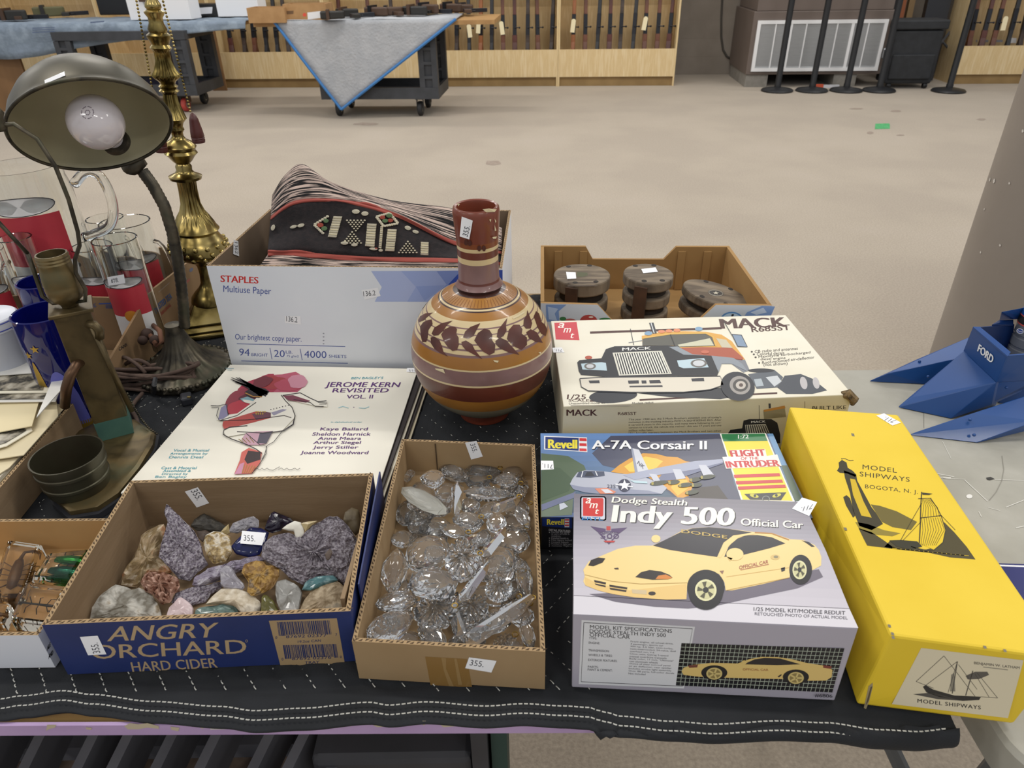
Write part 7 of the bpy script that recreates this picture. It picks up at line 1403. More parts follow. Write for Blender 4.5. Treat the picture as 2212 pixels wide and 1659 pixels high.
# ================================================================ mineral specimens in the navy tray
CA = (80, 1010, 2.911); fz = TB + .0045
def resample(pts, n):
    L = [0]; m = len(pts)
    for i in range(m): L.append(L[-1] + math.dist(pts[i], pts[(i + 1) % m]))
    out = []; j = 0
    for k in range(n):
        d = L[-1] * k / n
        while L[j + 1] < d: j += 1
        t = (d - L[j]) / (L[j + 1] - L[j] or 1); a, b = pts[j], pts[(j + 1) % m]; out.append((a[0] + (b[0] - a[0]) * t, a[1] + (b[1] - a[1]) * t))
    return out
def crop_px(p, c): return (c[0] + p[0] / c[2], c[1] + p[1] / c[2])
def rock(name, label, outline, m, crop=CA, floor=fz, front=.32, back=.28, rough=.06, n=44, rings=7, flat=True, tilt=.5, lift=0, group='mineral specimens in the navy tray', cat='mineral', freq=1.0, seed=0, parts=None, spike=0):
    px = [crop_px(p, crop) for p in resample(outline, n)]; cx_ = sum(p[0] for p in px) / n; cy_ = sum(p[1] for p in px) / n; zc = floor + .006 + lift
    for _ in range(60):
        c = Z(cx_, cy_, zc); vd = (CAM - c).normalized(); nn = (vd * (1 - tilt) + V((0, 0, 1)) * tilt).normalized(); rim_ = [onplane(u, v, c, nn) for u, v in px]; size = sum((p - c).length for p in rim_) / n
        mz = min(min(p.z for p in rim_), c.z - size * back * .9)
        if mz >= floor + .0005 + lift: break
        zc += .0015
    mb = MB(); rows_ = []
    for s, amp in ((1, front), (-1, back)):
        for k in range(rings):
            f = math.cos(pi / 2 * k / rings); h = math.sin(pi / 2 * k / rings) * amp * size * s
            if s < 0 and k == 0: continue
            row = []
            for i, p in enumerate(rim_):
                q = c + (p - c) * f + nn * h; d = q - c
                nz = noise.noise(V((q.x * 90 * freq + seed * 7, q.y * 90 * freq, q.z * 90 * freq))) + .5 * noise.noise(V((q.x * 260 * freq, q.y * 260 * freq + seed, q.z * 260 * freq)))
                if spike: nz += spike * (noise.cell(V((q.x * 500, q.y * 500, q.z * 500))) - .5)
                if k > 0: q = q + (nn * s + d.normalized() * .3) * nz * rough * size * 1.6
                if q.z < floor + .0004: q.z = floor + .0004
                row.append(len(mb.v)); mb.v.append(q)
            rows_.append((s, row))
        tip = c + nn * amp * size * s * 1.02
        if tip.z < floor + .0004: tip.z = floor + .0004
        mb.v.append(tip); rows_.append((s, [len(mb.v) - 1]))
    F_ = [r for s, r in rows_ if s > 0]; B_ = [F_[0]] + [r for s, r in rows_ if s < 0]
    for R_, fl in ((F_, False), (B_, True)):
        for a, b in zip(R_, R_[1:]):
            for i in range(n):
                j = (i + 1) % n; f = [a[i], a[j], b[j], b[i]] if len(b) > 1 else [a[i], a[j], b[0]]; mb.f.append(f[::-1] if not fl else f); mb.m.append(0)
    o = mb.build(name, m, origin=V((c.x, c.y, floor)), smooth=not flat); tag(o, label, cat, group); ORG[o.name] = V((c.x, c.y, floor)); return o, c, nn, size
ME = lambda n_, a, b, **k: mat('stone_' + n_, a, k.pop('rough', .55), col2=b, **k)
ame = ME('amethyst', '6a626c', ['665d69', '756c78', '857d87', '9d979e'], nscale=420, kind='voronoi', lo=.0, hi=.7, bump=.9, bscale=320, rough=.25, bdist=.003)
ame2 = ME('amethyst_pale', '8a8094', ['736a7a', '98919f', 'b3afb7'], nscale=90, bump=.8, bscale=300, rough=.3, bdist=.003)
amg = ME('amethyst_brown', '6d5f66', ['615860', '6d656c', '79727a', '8e888e'], nscale=420, kind='voronoi', lo=.0, hi=.7, bump=.9, bscale=340, rough=.25, bdist=.003)
R = []
R.append(rock('agate_slab', 'grey and cream agate slab at the front left of the mineral tray', [(330, 955), (345, 880), (400, 800), (490, 735), (560, 750), (600, 770), (650, 755), (720, 800), (770, 870), (785, 930), (770, 960)], ME('agate', '8d8a80', ['6d675a', 'a3a097', 'c2beb4', '8a7a5f'], nscale=60, bump=.5, bscale=150, lo=.3, hi=.7), front=.22, tilt=.35))
R.append(rock('pink_quartz', 'pale pink quartz chunk at the front of the mineral tray', [(805, 955), (830, 880), (900, 812), (960, 850), (985, 880), (980, 955)], ME('pinkq', 'cdb9ba', 'c2abad', nscale=40, rough=.3), rough=.1, n=20, rings=4))
R.append(rock('aqua_glass_stone', 'blue green glassy stone beside the pink quartz', [(985, 950), (1000, 885), (1100, 870), (1170, 858), (1240, 865), (1270, 905), (1265, 945)], ME('aqua', '71857f', ['5a706b', '92a8a1'], nscale=60, rough=.15), rough=.1, n=24, rings=4))
R.append(rock('banded_stone', 'cream and grey banded stone with rough pits', [(1060, 860), (1100, 810), (1160, 765), (1250, 760), (1340, 790), (1410, 850), (1405, 915), (1340, 925), (1290, 920), (1240, 870), (1160, 855)], ME('banded', 'c3b8a4', ['b5a78f', 'd5ccbb', '6f6558'], nscale=55, bump=.6, bscale=160, lo=.35, hi=.72)))
R.append(rock('olive_crystal', 'olive green crystal standing among the front stones', [(1408, 930), (1412, 800), (1440, 795), (1490, 840), (1535, 930)], ME('olive', '6f6a34', ['55522a', '8f8a4a'], nscale=50, rough=.2), n=16, rings=4, rough=.1))
R.append(rock('clear_quartz', 'clear colourless quartz lumps near the tan stone', [(1500, 800), (1500, 720), (1560, 700), (1640, 740), (1670, 790), (1640, 920), (1540, 925), (1510, 860)], ME('clearq', 'b9b8b4', ['a9a8a3', 'cfcecb'], nscale=40, rough=.2, trans=.35), n=22, rings=4, rough=.12))
R.append(rock('tan_stone', 'rough tan stone at the front right of the mineral tray', [(1640, 930), (1680, 830), (1760, 750), (1830, 698), (1900, 720), (1950, 770), (1930, 915)], ME('tan', '9c8a70', ['857357', 'b09f84', '8c8474'], nscale=60, bump=.6, bscale=150)))
R.append(rock('teal_stone', 'teal glassy stone behind the tan stone', [(1665, 770), (1690, 715), (1760, 685), (1870, 678), (1895, 710), (1800, 745), (1720, 775)], ME('teal', '52797c', ['42656a', '7d9c9e'], nscale=60, rough=.15), n=20, rings=4, lift=.012))
R.append(rock('amethyst_slab', 'largest grey purple amethyst slab at the right of the tray', [(1410, 560), (1420, 480), (1480, 430), (1560, 410), (1660, 430), (1740, 360), (1830, 315), (1890, 305), (1960, 370), (2030, 480), (2005, 560), (1975, 700), (1940, 750), (1900, 710), (1780, 680), (1680, 745), (1600, 700), (1530, 640), (1440, 590)], amg, n=72, rings=16, front=.16, rough=.05, spike=.5, freq=1.4, tilt=.4, lift=.004))
R.append(rock('amethyst_spire', 'pointed purple amethyst slab with a pale tip', [(765, 560), (780, 480), (805, 400), (822, 340), (798, 285), (815, 225), (850, 260), (890, 300), (940, 350), (990, 400), (1030, 480), (1050, 560), (1078, 610), (1010, 660), (960, 715), (890, 700), (840, 640)], ame, n=72, rings=14, front=.18, rough=.05, spike=.5, freq=1.4, tilt=.2, lift=.006))
R.append(rock('amethyst_point', 'long pale amethyst point lying across the tray middle', [(975, 740), (990, 690), (1080, 640), (1200, 600), (1320, 570), (1390, 555), (1440, 580), (1380, 620), (1290, 650), (1180, 690), (1080, 730), (1020, 750)], ame2, n=48, rings=7, lift=.008, rough=.1))
R.append(rock('amethyst_cluster', 'dark amethyst cluster below the long amethyst point', [(845, 850), (870, 790), (960, 755), (1080, 735), (1160, 715), (1165, 760), (1090, 800), (1060, 850), (960, 870), (880, 865)], ame, n=48, rings=8, spike=.5))
R.append(rock('grey_quartz', 'small grey quartz pyramid in the middle of the tray', [(1155, 740), (1150, 650), (1180, 612), (1225, 625), (1260, 690), (1310, 740), (1300, 770), (1180, 760)], ME('greyq', '98949c', ['87838b', 'b3b0b5'], nscale=40, rough=.25), n=18, rings=4, lift=.014, rough=.1))
R.append(rock('geode_slice', 'small geode slice with golden crystals and white banded rim', [(1285, 660), (1300, 610), (1370, 585), (1430, 590), (1450, 620), (1520, 610), (1525, 680), (1480, 760), (1400, 800), (1350, 810), (1320, 780), (1330, 720)], ME('geode', '8a6a38', ['7a5a2c', 'a8843f', '6d5a44', 'c9b49a'], nscale=90, bump=.8, bscale=250, lo=.3, hi=.75), lift=.012, n=40, spike=.5))
R.append(rock('pyrite_nugget', 'rough gold and cream pyrite nugget near the tray centre', [(1045, 480), (1060, 430), (1120, 400), (1170, 410), (1220, 440), (1225, 540), (1190, 590), (1110, 608), (1070, 560)], ME('pyrite', 'b5a88f', ['6d5836', 'a48c5c', 'd0c7b6', '8a7a60'], nscale=110, bump=.9, bscale=250, lo=.3, hi=.7, rough=.4), lift=.016, rough=.1))
lap = rock('lapis_stone', 'polished dark blue stone carrying a price label', [(1218, 500), (1250, 460), (1340, 375), (1410, 380), (1460, 410), (1440, 480), (1400, 550), (1330, 565), (1250, 545)], ME('lapis', '1c2250', ['141a40', '2a2f66', '3a3d5c'], nscale=40, rough=.12), flat=False, rough=.02, lift=.012); R.append(lap)
sticker(lap[0], lap[1] + lap[2] * lap[3] * .40, lap[2], [(1290, 398), (1440, 412), (1415, 490), (1278, 478)], '355.', ((1300, 460), (1372, 466), (0, -36)), CA)
R.append(rock('aragonite_cluster', 'reddish brown knobbly crystal cluster at the left of the tray', [(650, 720), (680, 665), (730, 655), (780, 665), (830, 670), (890, 700), (900, 760), (860, 800), (840, 850), (780, 860), (730, 800), (680, 780)], ME('aragonite', '85604f', ['70483a', '9a7462', 'b08d7c'], nscale=120, kind='voronoi', lo=0, hi=.6, rough=.3), n=40, rings=8, front=.5, rough=.16, spike=.9, freq=1.6, lift=.01))
R.append(rock('calcite_cluster', 'tan translucent calcite cluster against the left tray wall', [(525, 745), (545, 650), (620, 560), (660, 420), (720, 380), (800, 360), (815, 400), (790, 480), (770, 560), (800, 580), (850, 660), (830, 675), (720, 660), (660, 700), (640, 755)], ME('calcite', '9c8668', ['84704f', 'b09b7c', 'a8704a'], nscale=45, rough=.3, bump=.4, bscale=120), rough=.13, n=36, tilt=.3))
R.append(rock('dark_stone', 'dark brown stone at the back left of the tray', [(965, 370), (990, 325), (1050, 290), (1110, 320), (1200, 375), (1150, 405), (1010, 400)], ME('darkst', '3a352c', ['2c2822', '4d473b'], nscale=40, bump=.4), lift=.004))
R.append(rock('grey_cluster', 'pale grey crystal cluster at the back of the tray', [(1205, 405), (1230, 350), (1290, 325), (1360, 305), (1395, 330), (1395, 380), (1340, 385), (1260, 415)], ME('greycl', '98959a', ['807d85', 'b9b6b8'], nscale=90, bump=.7, bscale=250), spike=.5, lift=.01))
R.append(rock('purple_fluorite', 'very dark purple fluorite chunk at the back of the tray', [(1430, 390), (1440, 350), (1480, 270), (1600, 320), (1620, 350), (1550, 370), (1540, 395), (1470, 415)], ME('fluor', '221c2c', ['1a1622', '352c44'], nscale=40, rough=.2), n=18, rings=4, lift=.01, rough=.12))
R.append(rock('round_stone', 'rounded brown stone in the back right corner of the tray', [(1925, 330), (1935, 280), (1980, 250), (2025, 265), (2035, 330), (2030, 400), (2005, 430), (1960, 380)], ME('roundst', '6d6048', ['5a4e3a', '7d705a'], nscale=60, bump=.5), flat=False, rough=.05, lift=.012, tilt=.2))
R.append(rock('brown_stone', 'small dark brown stone behind the pyrite nugget', [(1000, 400), (1060, 395), (1115, 420), (1065, 440), (1040, 470), (1015, 445)], ME('brownst', '5a4a40', '463a32', nscale=50), lift=.006))
R.append(rock('brown_chip', 'tiny brown chip sitting on the large amethyst slab', [(1810, 545), (1840, 508), (1860, 530), (1840, 580), (1820, 585)], ME('brownst', '5a4a40', '463a32', nscale=50), lift=.048, n=12, rings=3, tilt=.2))
th_ = rock('shark_tooth', 'white shark tooth resting on the large amethyst slab', [(1540, 385), (1570, 360), (1620, 335), (1660, 345), (1680, 380), (1680, 420), (1650, 450), (1625, 440), (1615, 400), (1580, 398)], ME('toothroot', 'd9d6cb', 'c5c0b2', nscale=50), lift=.035, flat=False, rough=.04, cat='shark tooth', group='shark teeth in the tray', tilt=.2)
def toothtip(root, pts, off):
    c, nn = root[1] + root[2] * off, root[2]; px = [crop_px(p, CA) for p in pts]; v_ = [onplane(u, v, c, nn) for u, v in px]; n = len(v_)
    mb = MB(); ctr = sum(v_, V((0, 0, 0))) / n + nn * .003; mb.add(v_ + [p - nn * .003 for p in v_] + [ctr], [(i, (i + 1) % n, 2 * n) for i in range(n)] + [(n + i, n + (i + 1) % n, (i + 1) % n, i)[::1] for i in range(n)] + [tuple(range(n, 2 * n))[::-1]]); mb.build('tooth_tip', mat('tooth_tan', 'a8966c', .25), root[0])
toothtip(th_, [(1660, 350), (1700, 340), (1762, 335), (1720, 370), (1688, 402)], .002)
th2 = rock('shark_tooth', 'white shark tooth behind the pyrite nugget', [(1045, 470), (1060, 425), (1110, 400), (1160, 405), (1215, 435), (1205, 460), (1150, 440), (1080, 450)], ME('toothroot', 'd9d6cb', 'c5c0b2', nscale=50), lift=.02, flat=False, rough=.04, cat='shark tooth', group='shark teeth in the tray', tilt=.2); toothtip(th2, [(1155, 405), (1175, 380), (1205, 355), (1212, 410), (1195, 420)], .001)
# ================================================================ chandelier crystals
m_cry = mat('crystal_glass', 'ffffff', .0, trans=.975, ior=1.5, spec=.7); m_fro = mat('frosted_glass', 'dcdcd4', .35, trans=.75, ior=1.45); m_cryd = mat('crystal_wire', 'a8893f', .35, metal=1)
def gem(kind):
    """unit crystal: length 1 along x, width 1 along y, thickness 1 along z (all from -.5 to .5)"""
    v = []; f = []; n = 10
    def ring(out, z, s=1): 
        b = len(v); v.extend((x * s, y * s, z) for x, y in out); return list(range(b, b + len(out)))
    def join(a, b):
        m = len(a); 
        for i in range(m): f.append((a[i], a[(i + 1) % m], b[(i + 1) % m])); f.append((a[i], b[(i + 1) % m], b[i]))
    if kind == 'pendant': out = [(.5 * math.cos(t) * (1 if math.cos(t) < 0 else 1), .5 * math.sin(t) * (1 - .55 * max(0, math.cos(t)) ** 1.3)) for t in [2 * pi * k / n for k in range(n)]]
    elif kind == 'oval': out = [(.5 * math.cos(2 * pi * k / n), .5 * math.sin(2 * pi * k / n)) for k in range(n)]
    elif kind == 'almond': out = [(.5 * math.cos(t), .5 * math.sin(t) * (1 - .5 * abs(math.cos(t)) ** 1.5)) for t in [2 * pi * k / n for k in range(n)]]
    elif kind == 'rosette': n = 32; out = [((.5 if k % 2 == 0 else .455) * math.cos(2 * pi * k / n), (.5 if k % 2 == 0 else .455) * math.sin(2 * pi * k / n)) for k in range(n)]
    elif kind == 'square': n = 8; out = [(max(-.5, min(.5, .66 * math.cos(t))), max(-.5, min(.5, .66 * math.sin(t)))) for t in [2 * pi * (k + .5) / n for k in range(n)]]
    elif kind == 'spear': n = 8; out = [(-.5, .12), (-.38, .5), (.25, .42), (.5, .05), (.5, -.05), (.25, -.42), (-.38, -.5), (-.5, -.12)]
    if kind == 'rosette':
        g = ring(out, 0); mid = ring([(x * .97, y * .97) for x, y in out], .22); b = len(v)
        inner = [(x * .25, y * .25) for x, y in out]; up_ = ring([(x, y) for x, y in inner], .42); join(g, mid)
        for i in range(n): zz = .5 if i % 2 == 0 else .18; x, y = inner[i]; v[up_[i]] = (x, y, zz)
        for i in range(n): x, y, z = v[mid[i]]; v[mid[i]] = (x, y, .3 if i % 2 == 0 else .1)
        join(mid, up_); v.append((0, 0, .5)); c = len(v) - 1; f.extend((up_[i], up_[(i + 1) % n], c) for i in range(n)); lo = ring([(x * .8, y * .8) for x, y in out], -.42); join(lo, g); f.append(tuple(lo[::-1]))
    elif kind == 'spear':
        g = ring(out, .0); t = ring([(x * .93, y * .2) for x, y in out], .5); b_ = ring([(x * .93, y * .2) for x, y in out], -.5); join(g, t); join(b_, g); f.append(tuple(t)); f.append(tuple(b_[::-1]))
    else:
        g = ring(out, 0); rot_ = lambda o, s: [((o[i][0] + o[(i + 1) % n][0]) / 2 * s, (o[i][1] + o[(i + 1) % n][1]) / 2 * s) for i in range(n)]
        
        for sg_ in (1, -1):
            last = g
            for k_, (s_, z_, r_) in enumerate(((.88, .2, 1), (.66, .36, 0), (.42, .45, 1), (.17, .5, 0))):
                nx = ring(rot_(out, s_) if r_ else [(x * s_, y * s_) for x, y in out], z_ * sg_); (join(last, nx) if sg_ > 0 else join(nx, last)); last = nx
            f.append(tuple(last) if sg_ > 0 else tuple(last[::-1]))
    return v, f
GM = {k: gem(k) for k in ('pendant', 'oval', 'almond', 'rosette', 'square', 'spear')}
CC = (740, 920, 2.861); fzC = TB + .0048
gl_ = [('oval', 700, 290, 170, 70, 10, 0), ('oval', 885, 280, 190, 70, 0, 0), ('rosette', 1120, 400, 120, 170, 10, 0), ('almond', 1010, 335, 160, 85, 0, 1), ('pendant', 560, 330, 110, 170, 80, 1), ('square', 840, 335, 150, 110, 15, 0), ('almond', 900, 415, 330, 75, 6, 1), ('spear', 705, 460, 210, 80, 95, 1), ('oval', 790, 490, 125, 115, 0, 0), ('spear', 1010, 490, 190, 70, -22, 1), ('almond', 1140, 560, 170, 85, 62, 1), ('oval', 390, 540, 160, 160, 0, 0), ('pendant', 480, 570, 200, 110, -12, 0), ('oval', 770, 580, 190, 90, 8, 1), ('oval', 950, 600, 130, 130, 0, 1), ('oval', 560, 650, 180, 90, 10, 0), ('oval', 350, 700, 130, 120, 30, 0), ('almond', 690, 650, 200, 90, 20, 1), ('spear', 940, 720, 230, 70, -52, 2), ('oval', 1090, 720, 190, 190, 30, 0), ('oval', 530, 790, 280, 250, 15, 1), ('rosette', 745, 830, 230, 240, 0, 2), ('almond', 318, 895, 290, 180, 98, 1), ('square', 970, 860, 200, 230, 10, 1), ('square', 560, 975, 290, 190, 8, 2), ('pendant', 1150, 950, 300, 110, 80, 1), ('spear', 820, 960, 320, 70, -55, 2), ('rosette', 965, 1010, 170, 150, 20, 2), ('oval', 300, 1085, 270, 130, -6, 1), ('rosette', 570, 1150, 270, 230, 0, 1), ('rosette', 800, 1140, 200, 190, 30, 1), ('almond', 950, 1085, 210, 70, 0, 0), ('pendant', 295, 1250, 330, 200, -28, 2), ('oval', 940, 1210, 220, 150, -15, 0), ('square', 1150, 1170, 160, 130, 35, 1), ('spear', 720, 1200, 330, 120, 70, 1), ('spear', 980, 1290, 520, 130, -32, 2), ('oval', 400, 1340, 200, 150, 0, 0), ('pendant', 560, 1320, 250, 150, 50, 1), ('oval', 780, 1330, 200, 110, 0, 0), ('almond', 1150, 1310, 220, 100, 75, 1), ('oval', 1060, 1370, 170, 90, 0, 0), ('oval', 420, 295, 60, 45, 0, 0), ('oval', 400, 320, 55, 50, 0, 0), ('oval', 1085, 860, 75, 80, 0, 1), ('pendant', 250, 1350, 150, 90, 0, 0), ('rosette', 660, 1080, 150, 120, 0, 0), ('oval', 640, 420, 140, 130, 0, 0), ('oval', 860, 700, 110, 90, 0, 0), ('almond', 1085, 1060, 200, 80, 40, 0)]
random.seed(31); left_at = lambda y: 400 - (y - 280) * .21
for j in range(11):
    for i in range(5):
        y = 300 + j * 102 + random.uniform(-25, 25); x = left_at(y) + 70 + (1150 - left_at(y)) * (i + .5) / 5.6 + random.uniform(-35, 35)
        if (i * 7 + j * 3) % 5 == 0: continue
        gl_.append((random.choice(('oval', 'pendant', 'almond', 'rosette', 'square', 'oval', 'spear')), min(1110, x), min(1350, y), random.uniform(120, 190), random.uniform(80, 130), random.uniform(-80, 80), 0))
tn_ = {'oval': 'oval faceted crystal', 'rosette': 'round crystal rosette with radial cuts', 'almond': 'almond shaped crystal prism', 'pendant': 'teardrop crystal pendant', 'square': 'square cut crystal plate', 'spear': 'long spear shaped crystal prism'}
rown = ['in the back row', 'second row from the back', 'third row from the back', 'in the tray middle', 'just below the tray middle', 'second row from the front', 'in the front row']
cnt = {}; info = []
for i, g in enumerate(gl_):
    row = min(6, int((g[2] - 250) / 165)); col_ = 'left' if g[1] < 480 + (1 - row / 6) * 60 else ('right' if g[1] > 900 else 'centre'); info.append((row, col_)); cnt.setdefault((g[0], row, col_), []).append(i)
szw = ['largest ', 'second largest ', 'third largest ', 'fourth largest ', 'fifth largest ', 'sixth largest ', 'seventh largest ']
random.seed(11)
for i, (k, cx_, cy_, ln_, wd, ro, lev) in enumerate(gl_):
    z = fzC + .0075 + lev * .0125; u, v = crop_px((cx_, cy_), CC); c = Z(u, v, z); a = math.radians(ro)
    pp = lambda dx, dy: Z(*crop_px((cx_ + dx, cy_ + dy), CC), z)
    ex = pp(math.cos(a) * ln_ / 2, math.sin(a) * ln_ / 2) - pp(-math.cos(a) * ln_ / 2, -math.sin(a) * ln_ / 2); ey = pp(math.sin(a) * wd / 2, -math.cos(a) * wd / 2) - pp(-math.sin(a) * wd / 2, math.cos(a) * wd / 2)
    ey = ey - ex * (ey.dot(ex) / ex.length_squared) * .8; th = min(.02, .4 * min(ex.length, ey.length) + .004); tx, ty = random.uniform(-.12, .12), random.uniform(-.12, .12); ez = (V((0, 0, 1)) + ex.normalized() * tx + ey.normalized() * ty).normalized() * th; ex = ex - V((0, 0, 1)) * tx * ex.length * .5; ey = ey - V((0, 0, 1)) * ty * ey.length * .5
    gv, gf = GM[k]; pts = [c + ex * x + ey * y + ez * zz for x, y, zz in gv]; mn = min(p.z for p in pts)
    if mn < fzC: pts = [p + V((0, 0, fzC - mn)) for p in pts]
    # keep clear of the tray walls
    for ax_ in (0,):
        lo = min(p.x for p in pts); hi = max(p.x for p in pts); L_ = Ci[0].x + .003; H_ = Ci[1].x - .003; s = L_ - lo if lo < L_ else (H_ - hi if hi > H_ else 0); pts = [p + V((s, 0, 0)) for p in pts]
        lo = min(p.y for p in pts); L_ = Ci[0].y + .003; s = L_ - lo if lo < L_ else 0; pts = [p + V((0, s, 0)) for p in pts]
    row, col_ = info[i]; same = sorted(cnt[(k, row, col_)], key=lambda j: -gl_[j][3] * gl_[j][4]); sz = szw[same.index(i)] if len(same) > 1 else ''
    t = thing('chandelier_crystal', 'clear %s%s, %s, tray %s' % (sz, tn_[k], rown[row], col_), 'crystal', V((c.x, c.y, fzC)), 'loose chandelier crystals in the brown tray')
    MB().add(pts, gf).build('cut_glass', m_cry, t)
    if i % 4 == 1:
        e = c + ex * .47; MB().tube([e + V((.003 * math.cos(q * pi / 4), .003 * math.sin(q * pi / 4), ez.length * .5)) for q in range(8)], .0006, 5, closed=True).build('wire_loop', m_cryd, t)
# one frosted oval prism
c = Z(*crop_px((500, 460), CC), fzC + .03); e1 = Z(*crop_px((640, 545), CC), fzC + .03) - c; e2 = V((-e1.y, e1.x, 0)) * .36; e3 = V((0, 0, .0055)); gv, gf = GM['oval']
fr_ = thing('frosted_crystal', 'long frosted oval glass prism lying across the crystals', 'crystal', V((c.x, c.y, fzC))); MB().add([c + e1 * 2 * x + e2 * 2 * y + e3 * 2 * z for x, y, z in gv], gf).build('frosted_glass', m_fro, fr_)
# ================================================================ resin specimen tray at the lower left
zS = .792; s_fr, s_br = Z(82, 1372, zS), Z(222, 1120, zS); s_br = V((s_fr.x + .004, s_br.y, zS)); bl0 = V((s_fr.x - .30, s_fr.y + .002, zS)); E4 = [bl0, s_fr, s_br, V((bl0.x, s_br.y + .004, zS))]
m_wt = mat('white_tray_print', 'd9dbe2', .5); m_kl = mat('kraft_light', 'b9935f', .85, col2='ae8856', nscale=8)
shift = A4[0].x - .0075 - s_fr.x
E4 = [p + V((min(0, shift), 0, 0)) for p in E4]
st_, Et, Ei = tray('specimen_tray', 'white sided cardboard tray holding resin insect blocks', 'tray', E4, TB, .004, m_wt, m_kl)
P = Print(E4[1] + V((.0003, 0, 0)), (1, 0, 0), (0, 1080, 2.865)); P.text('ALE', (292, 935), (312, 905), 1, '2b2a2e', 1, bold=.03, up=(0, -28)); P.text('AND', (300, 985), (328, 955), 1, '2b2a2e', 1, bold=.03, up=(0, -28)); P.build('printed_lettering', st_)
m_res = mat('clear_resin', 'fbf3e2', .03, trans=1, ior=1.42); m_bug = mat('scorpion_brown', '6d4a20', .4, col2='4f3314', nscale=60); m_bk = mat('insect_black', '1f1a16', .4); m_gr = mat('beetle_green', '1f7a32', .15, metal=.7, col2='2fa03c', nscale=30); m_gb2 = mat('beetle_blue', '124a4a', .15, metal=.7, col2='1f7a5a', nscale=30)
def resin(label, quad, h, z0=None, m=None):
    z0 = z0 or TB + .0048; q = [Z(u, v, z0 + h) for u, v in quad]; q = [V((p.x, p.y, z0)) for p in q]
    mx_ = max(p.x for p in q); s = min(0, Ei[1].x - .003 - mx_); q = [p + V((s, 0, 0)) for p in q]; c = sum(q, V((0, 0, 0))) / 4; o = thing('resin_block', label, 'specimen', c, 'insect specimens in clear resin'); top = [c + (p - c) * .9 + V((0, 0, h)) for p in q]; mid = [p + V((0, 0, h * .75)) for p in q]
    mb = MB(); mb.add(q + mid + top, [(3, 2, 1, 0), (8, 9, 10, 11)] + [(i, (i + 1) % 4, 4 + (i + 1) % 4, 4 + i) for i in range(4)] + [(4 + i, 4 + (i + 1) % 4, 8 + (i + 1) % 4, 8 + i) for i in range(4)]); mb.build('resin', m_res, o, bevel=.002); ux = (q[1] - q[0]).normalized(); uy = (q[3] - q[0]).normalized(); return o, c, ux, uy, h
def bug_body(o, c, ax, sec, m, name, n=10):
    mb = MB(); pts = [c + ax * x for x, r in sec]; mb.tube(pts, [r for x, r in sec], n); return mb.build(name, m, o, smooth=True)
o, c, ux, uy, h = resin('clear resin block with a brown scorpion inside', [(-30, 1290), (48, 1288), (88, 1170), (15, 1160)], .022); c0_ = c + V((0, 0, h * .5))
bug_body(o, c0_, uy, [(-.028, .001), (-.024, .005), (-.01, .0065), (.006, .006), (.016, .004)], m_bug, 'scorpion_body'); MB().tube([c0_ + uy * .016, c0_ + uy * .028 + ux * .003, c0_ + uy * .03 + ux * .012, c0_ + uy * .022 + ux * .016], [.0025, .0022, .0022, .001], 8).build('scorpion_tail', m_bug, o, smooth=True)
for s in (-1, 1):
    MB().tube([c0_ - uy * .02 + ux * .004 * s, c0_ - uy * .026 + ux * .013 * s, c0_ - uy * .037 + ux * .011 * s, c0_ - uy * .042 + ux * .006 * s], [.0012, .0012, .004, .0006], 8).build('scorpion_claw', m_bug, o, smooth=True)
    for k in range(4): MB().tube([c0_ + uy * (-.014 + k * .006) + ux * .004 * s, c0_ + uy * (-.014 + k * .008) + ux * .012 * s, c0_ + uy * (-.012 + k * .009) + ux * .017 * s - V((0, 0, .004))], .0007, 5).build('scorpion_leg', m_bug, o)
o, c, ux, uy, h = resin('clear resin block with two green beetles inside', [(66, 1245), (150, 1250), (195, 1182), (100, 1192)], .02)
for d, m in ((.010, m_gr), (-.006, m_gb2)):
    b = c + ux * .006 + uy * d + V((0, 0, h * .5)); ob = bug_body(o, b, ux, [(-.018, .0006), (-.016, .004), (-.004, .0062), (.008, .006), (.013, .004), (.017, .003), (.019, .0006)], m, 'beetle_body', 14)
    for s in (-1, 1):
        for k in range(3): MB().tube([b + ux * (-.008 + k * .008) + uy * .004 * s, b + ux * (-.010 + k * .010) + uy * .009 * s], .0006, 5).build('beetle_leg', m_bk, o)
o, c, ux, uy, h = resin('clear resin block with a thin long legged insect inside', [(18, 1335), (100, 1345), (145, 1262), (55, 1252)], .022); b = c + V((0, 0, h * .5)); bug_body(o, b, ux, [(-.024, .0004), (-.02, .001), (.0, .0012), (.012, .0016), (.018, .0006)], m_bk, 'insect_body')
for s in (-1, 1):
    for k in range(3): MB().tube([b + ux * (-.008 + k * .008), b + ux * (-.012 + k * .012) + uy * .007 * s + V((0, 0, .003)), b + ux * (-.014 + k * .014) + uy * .011 * s - V((0, 0, .004))], .0005, 5).build('insect_leg', m_bk, o)
    MB().tube([b + ux * .018, b + ux * .026 + uy * .006 * s, b + ux * .03 + uy * .009 * s + V((0, 0, .003))], .0004, 5).build('antenna', m_bk, o)
o, c, ux, uy, h = resin('small clear resin dome block at the left edge', [(-45, 1345), (5, 1345), (22, 1300), (-28, 1298)], .016); bug_body(o, c + V((0, 0, h * .5)), ux, [(-.008, .001), (0, .004), (.008, .001)], m_bug, 'insect_body')
o, c, ux, uy, h = resin('flat clear resin block at the front of the specimen tray', [(-40, 1395), (52, 1396), (70, 1360), (-25, 1358)], .014); bug_body(o, c + V((0, 0, h * .5)), ux, [(-.016, .001), (0, .005), (.016, .001)], mat('pale_shell', '9a8a6a', .4), 'shell')
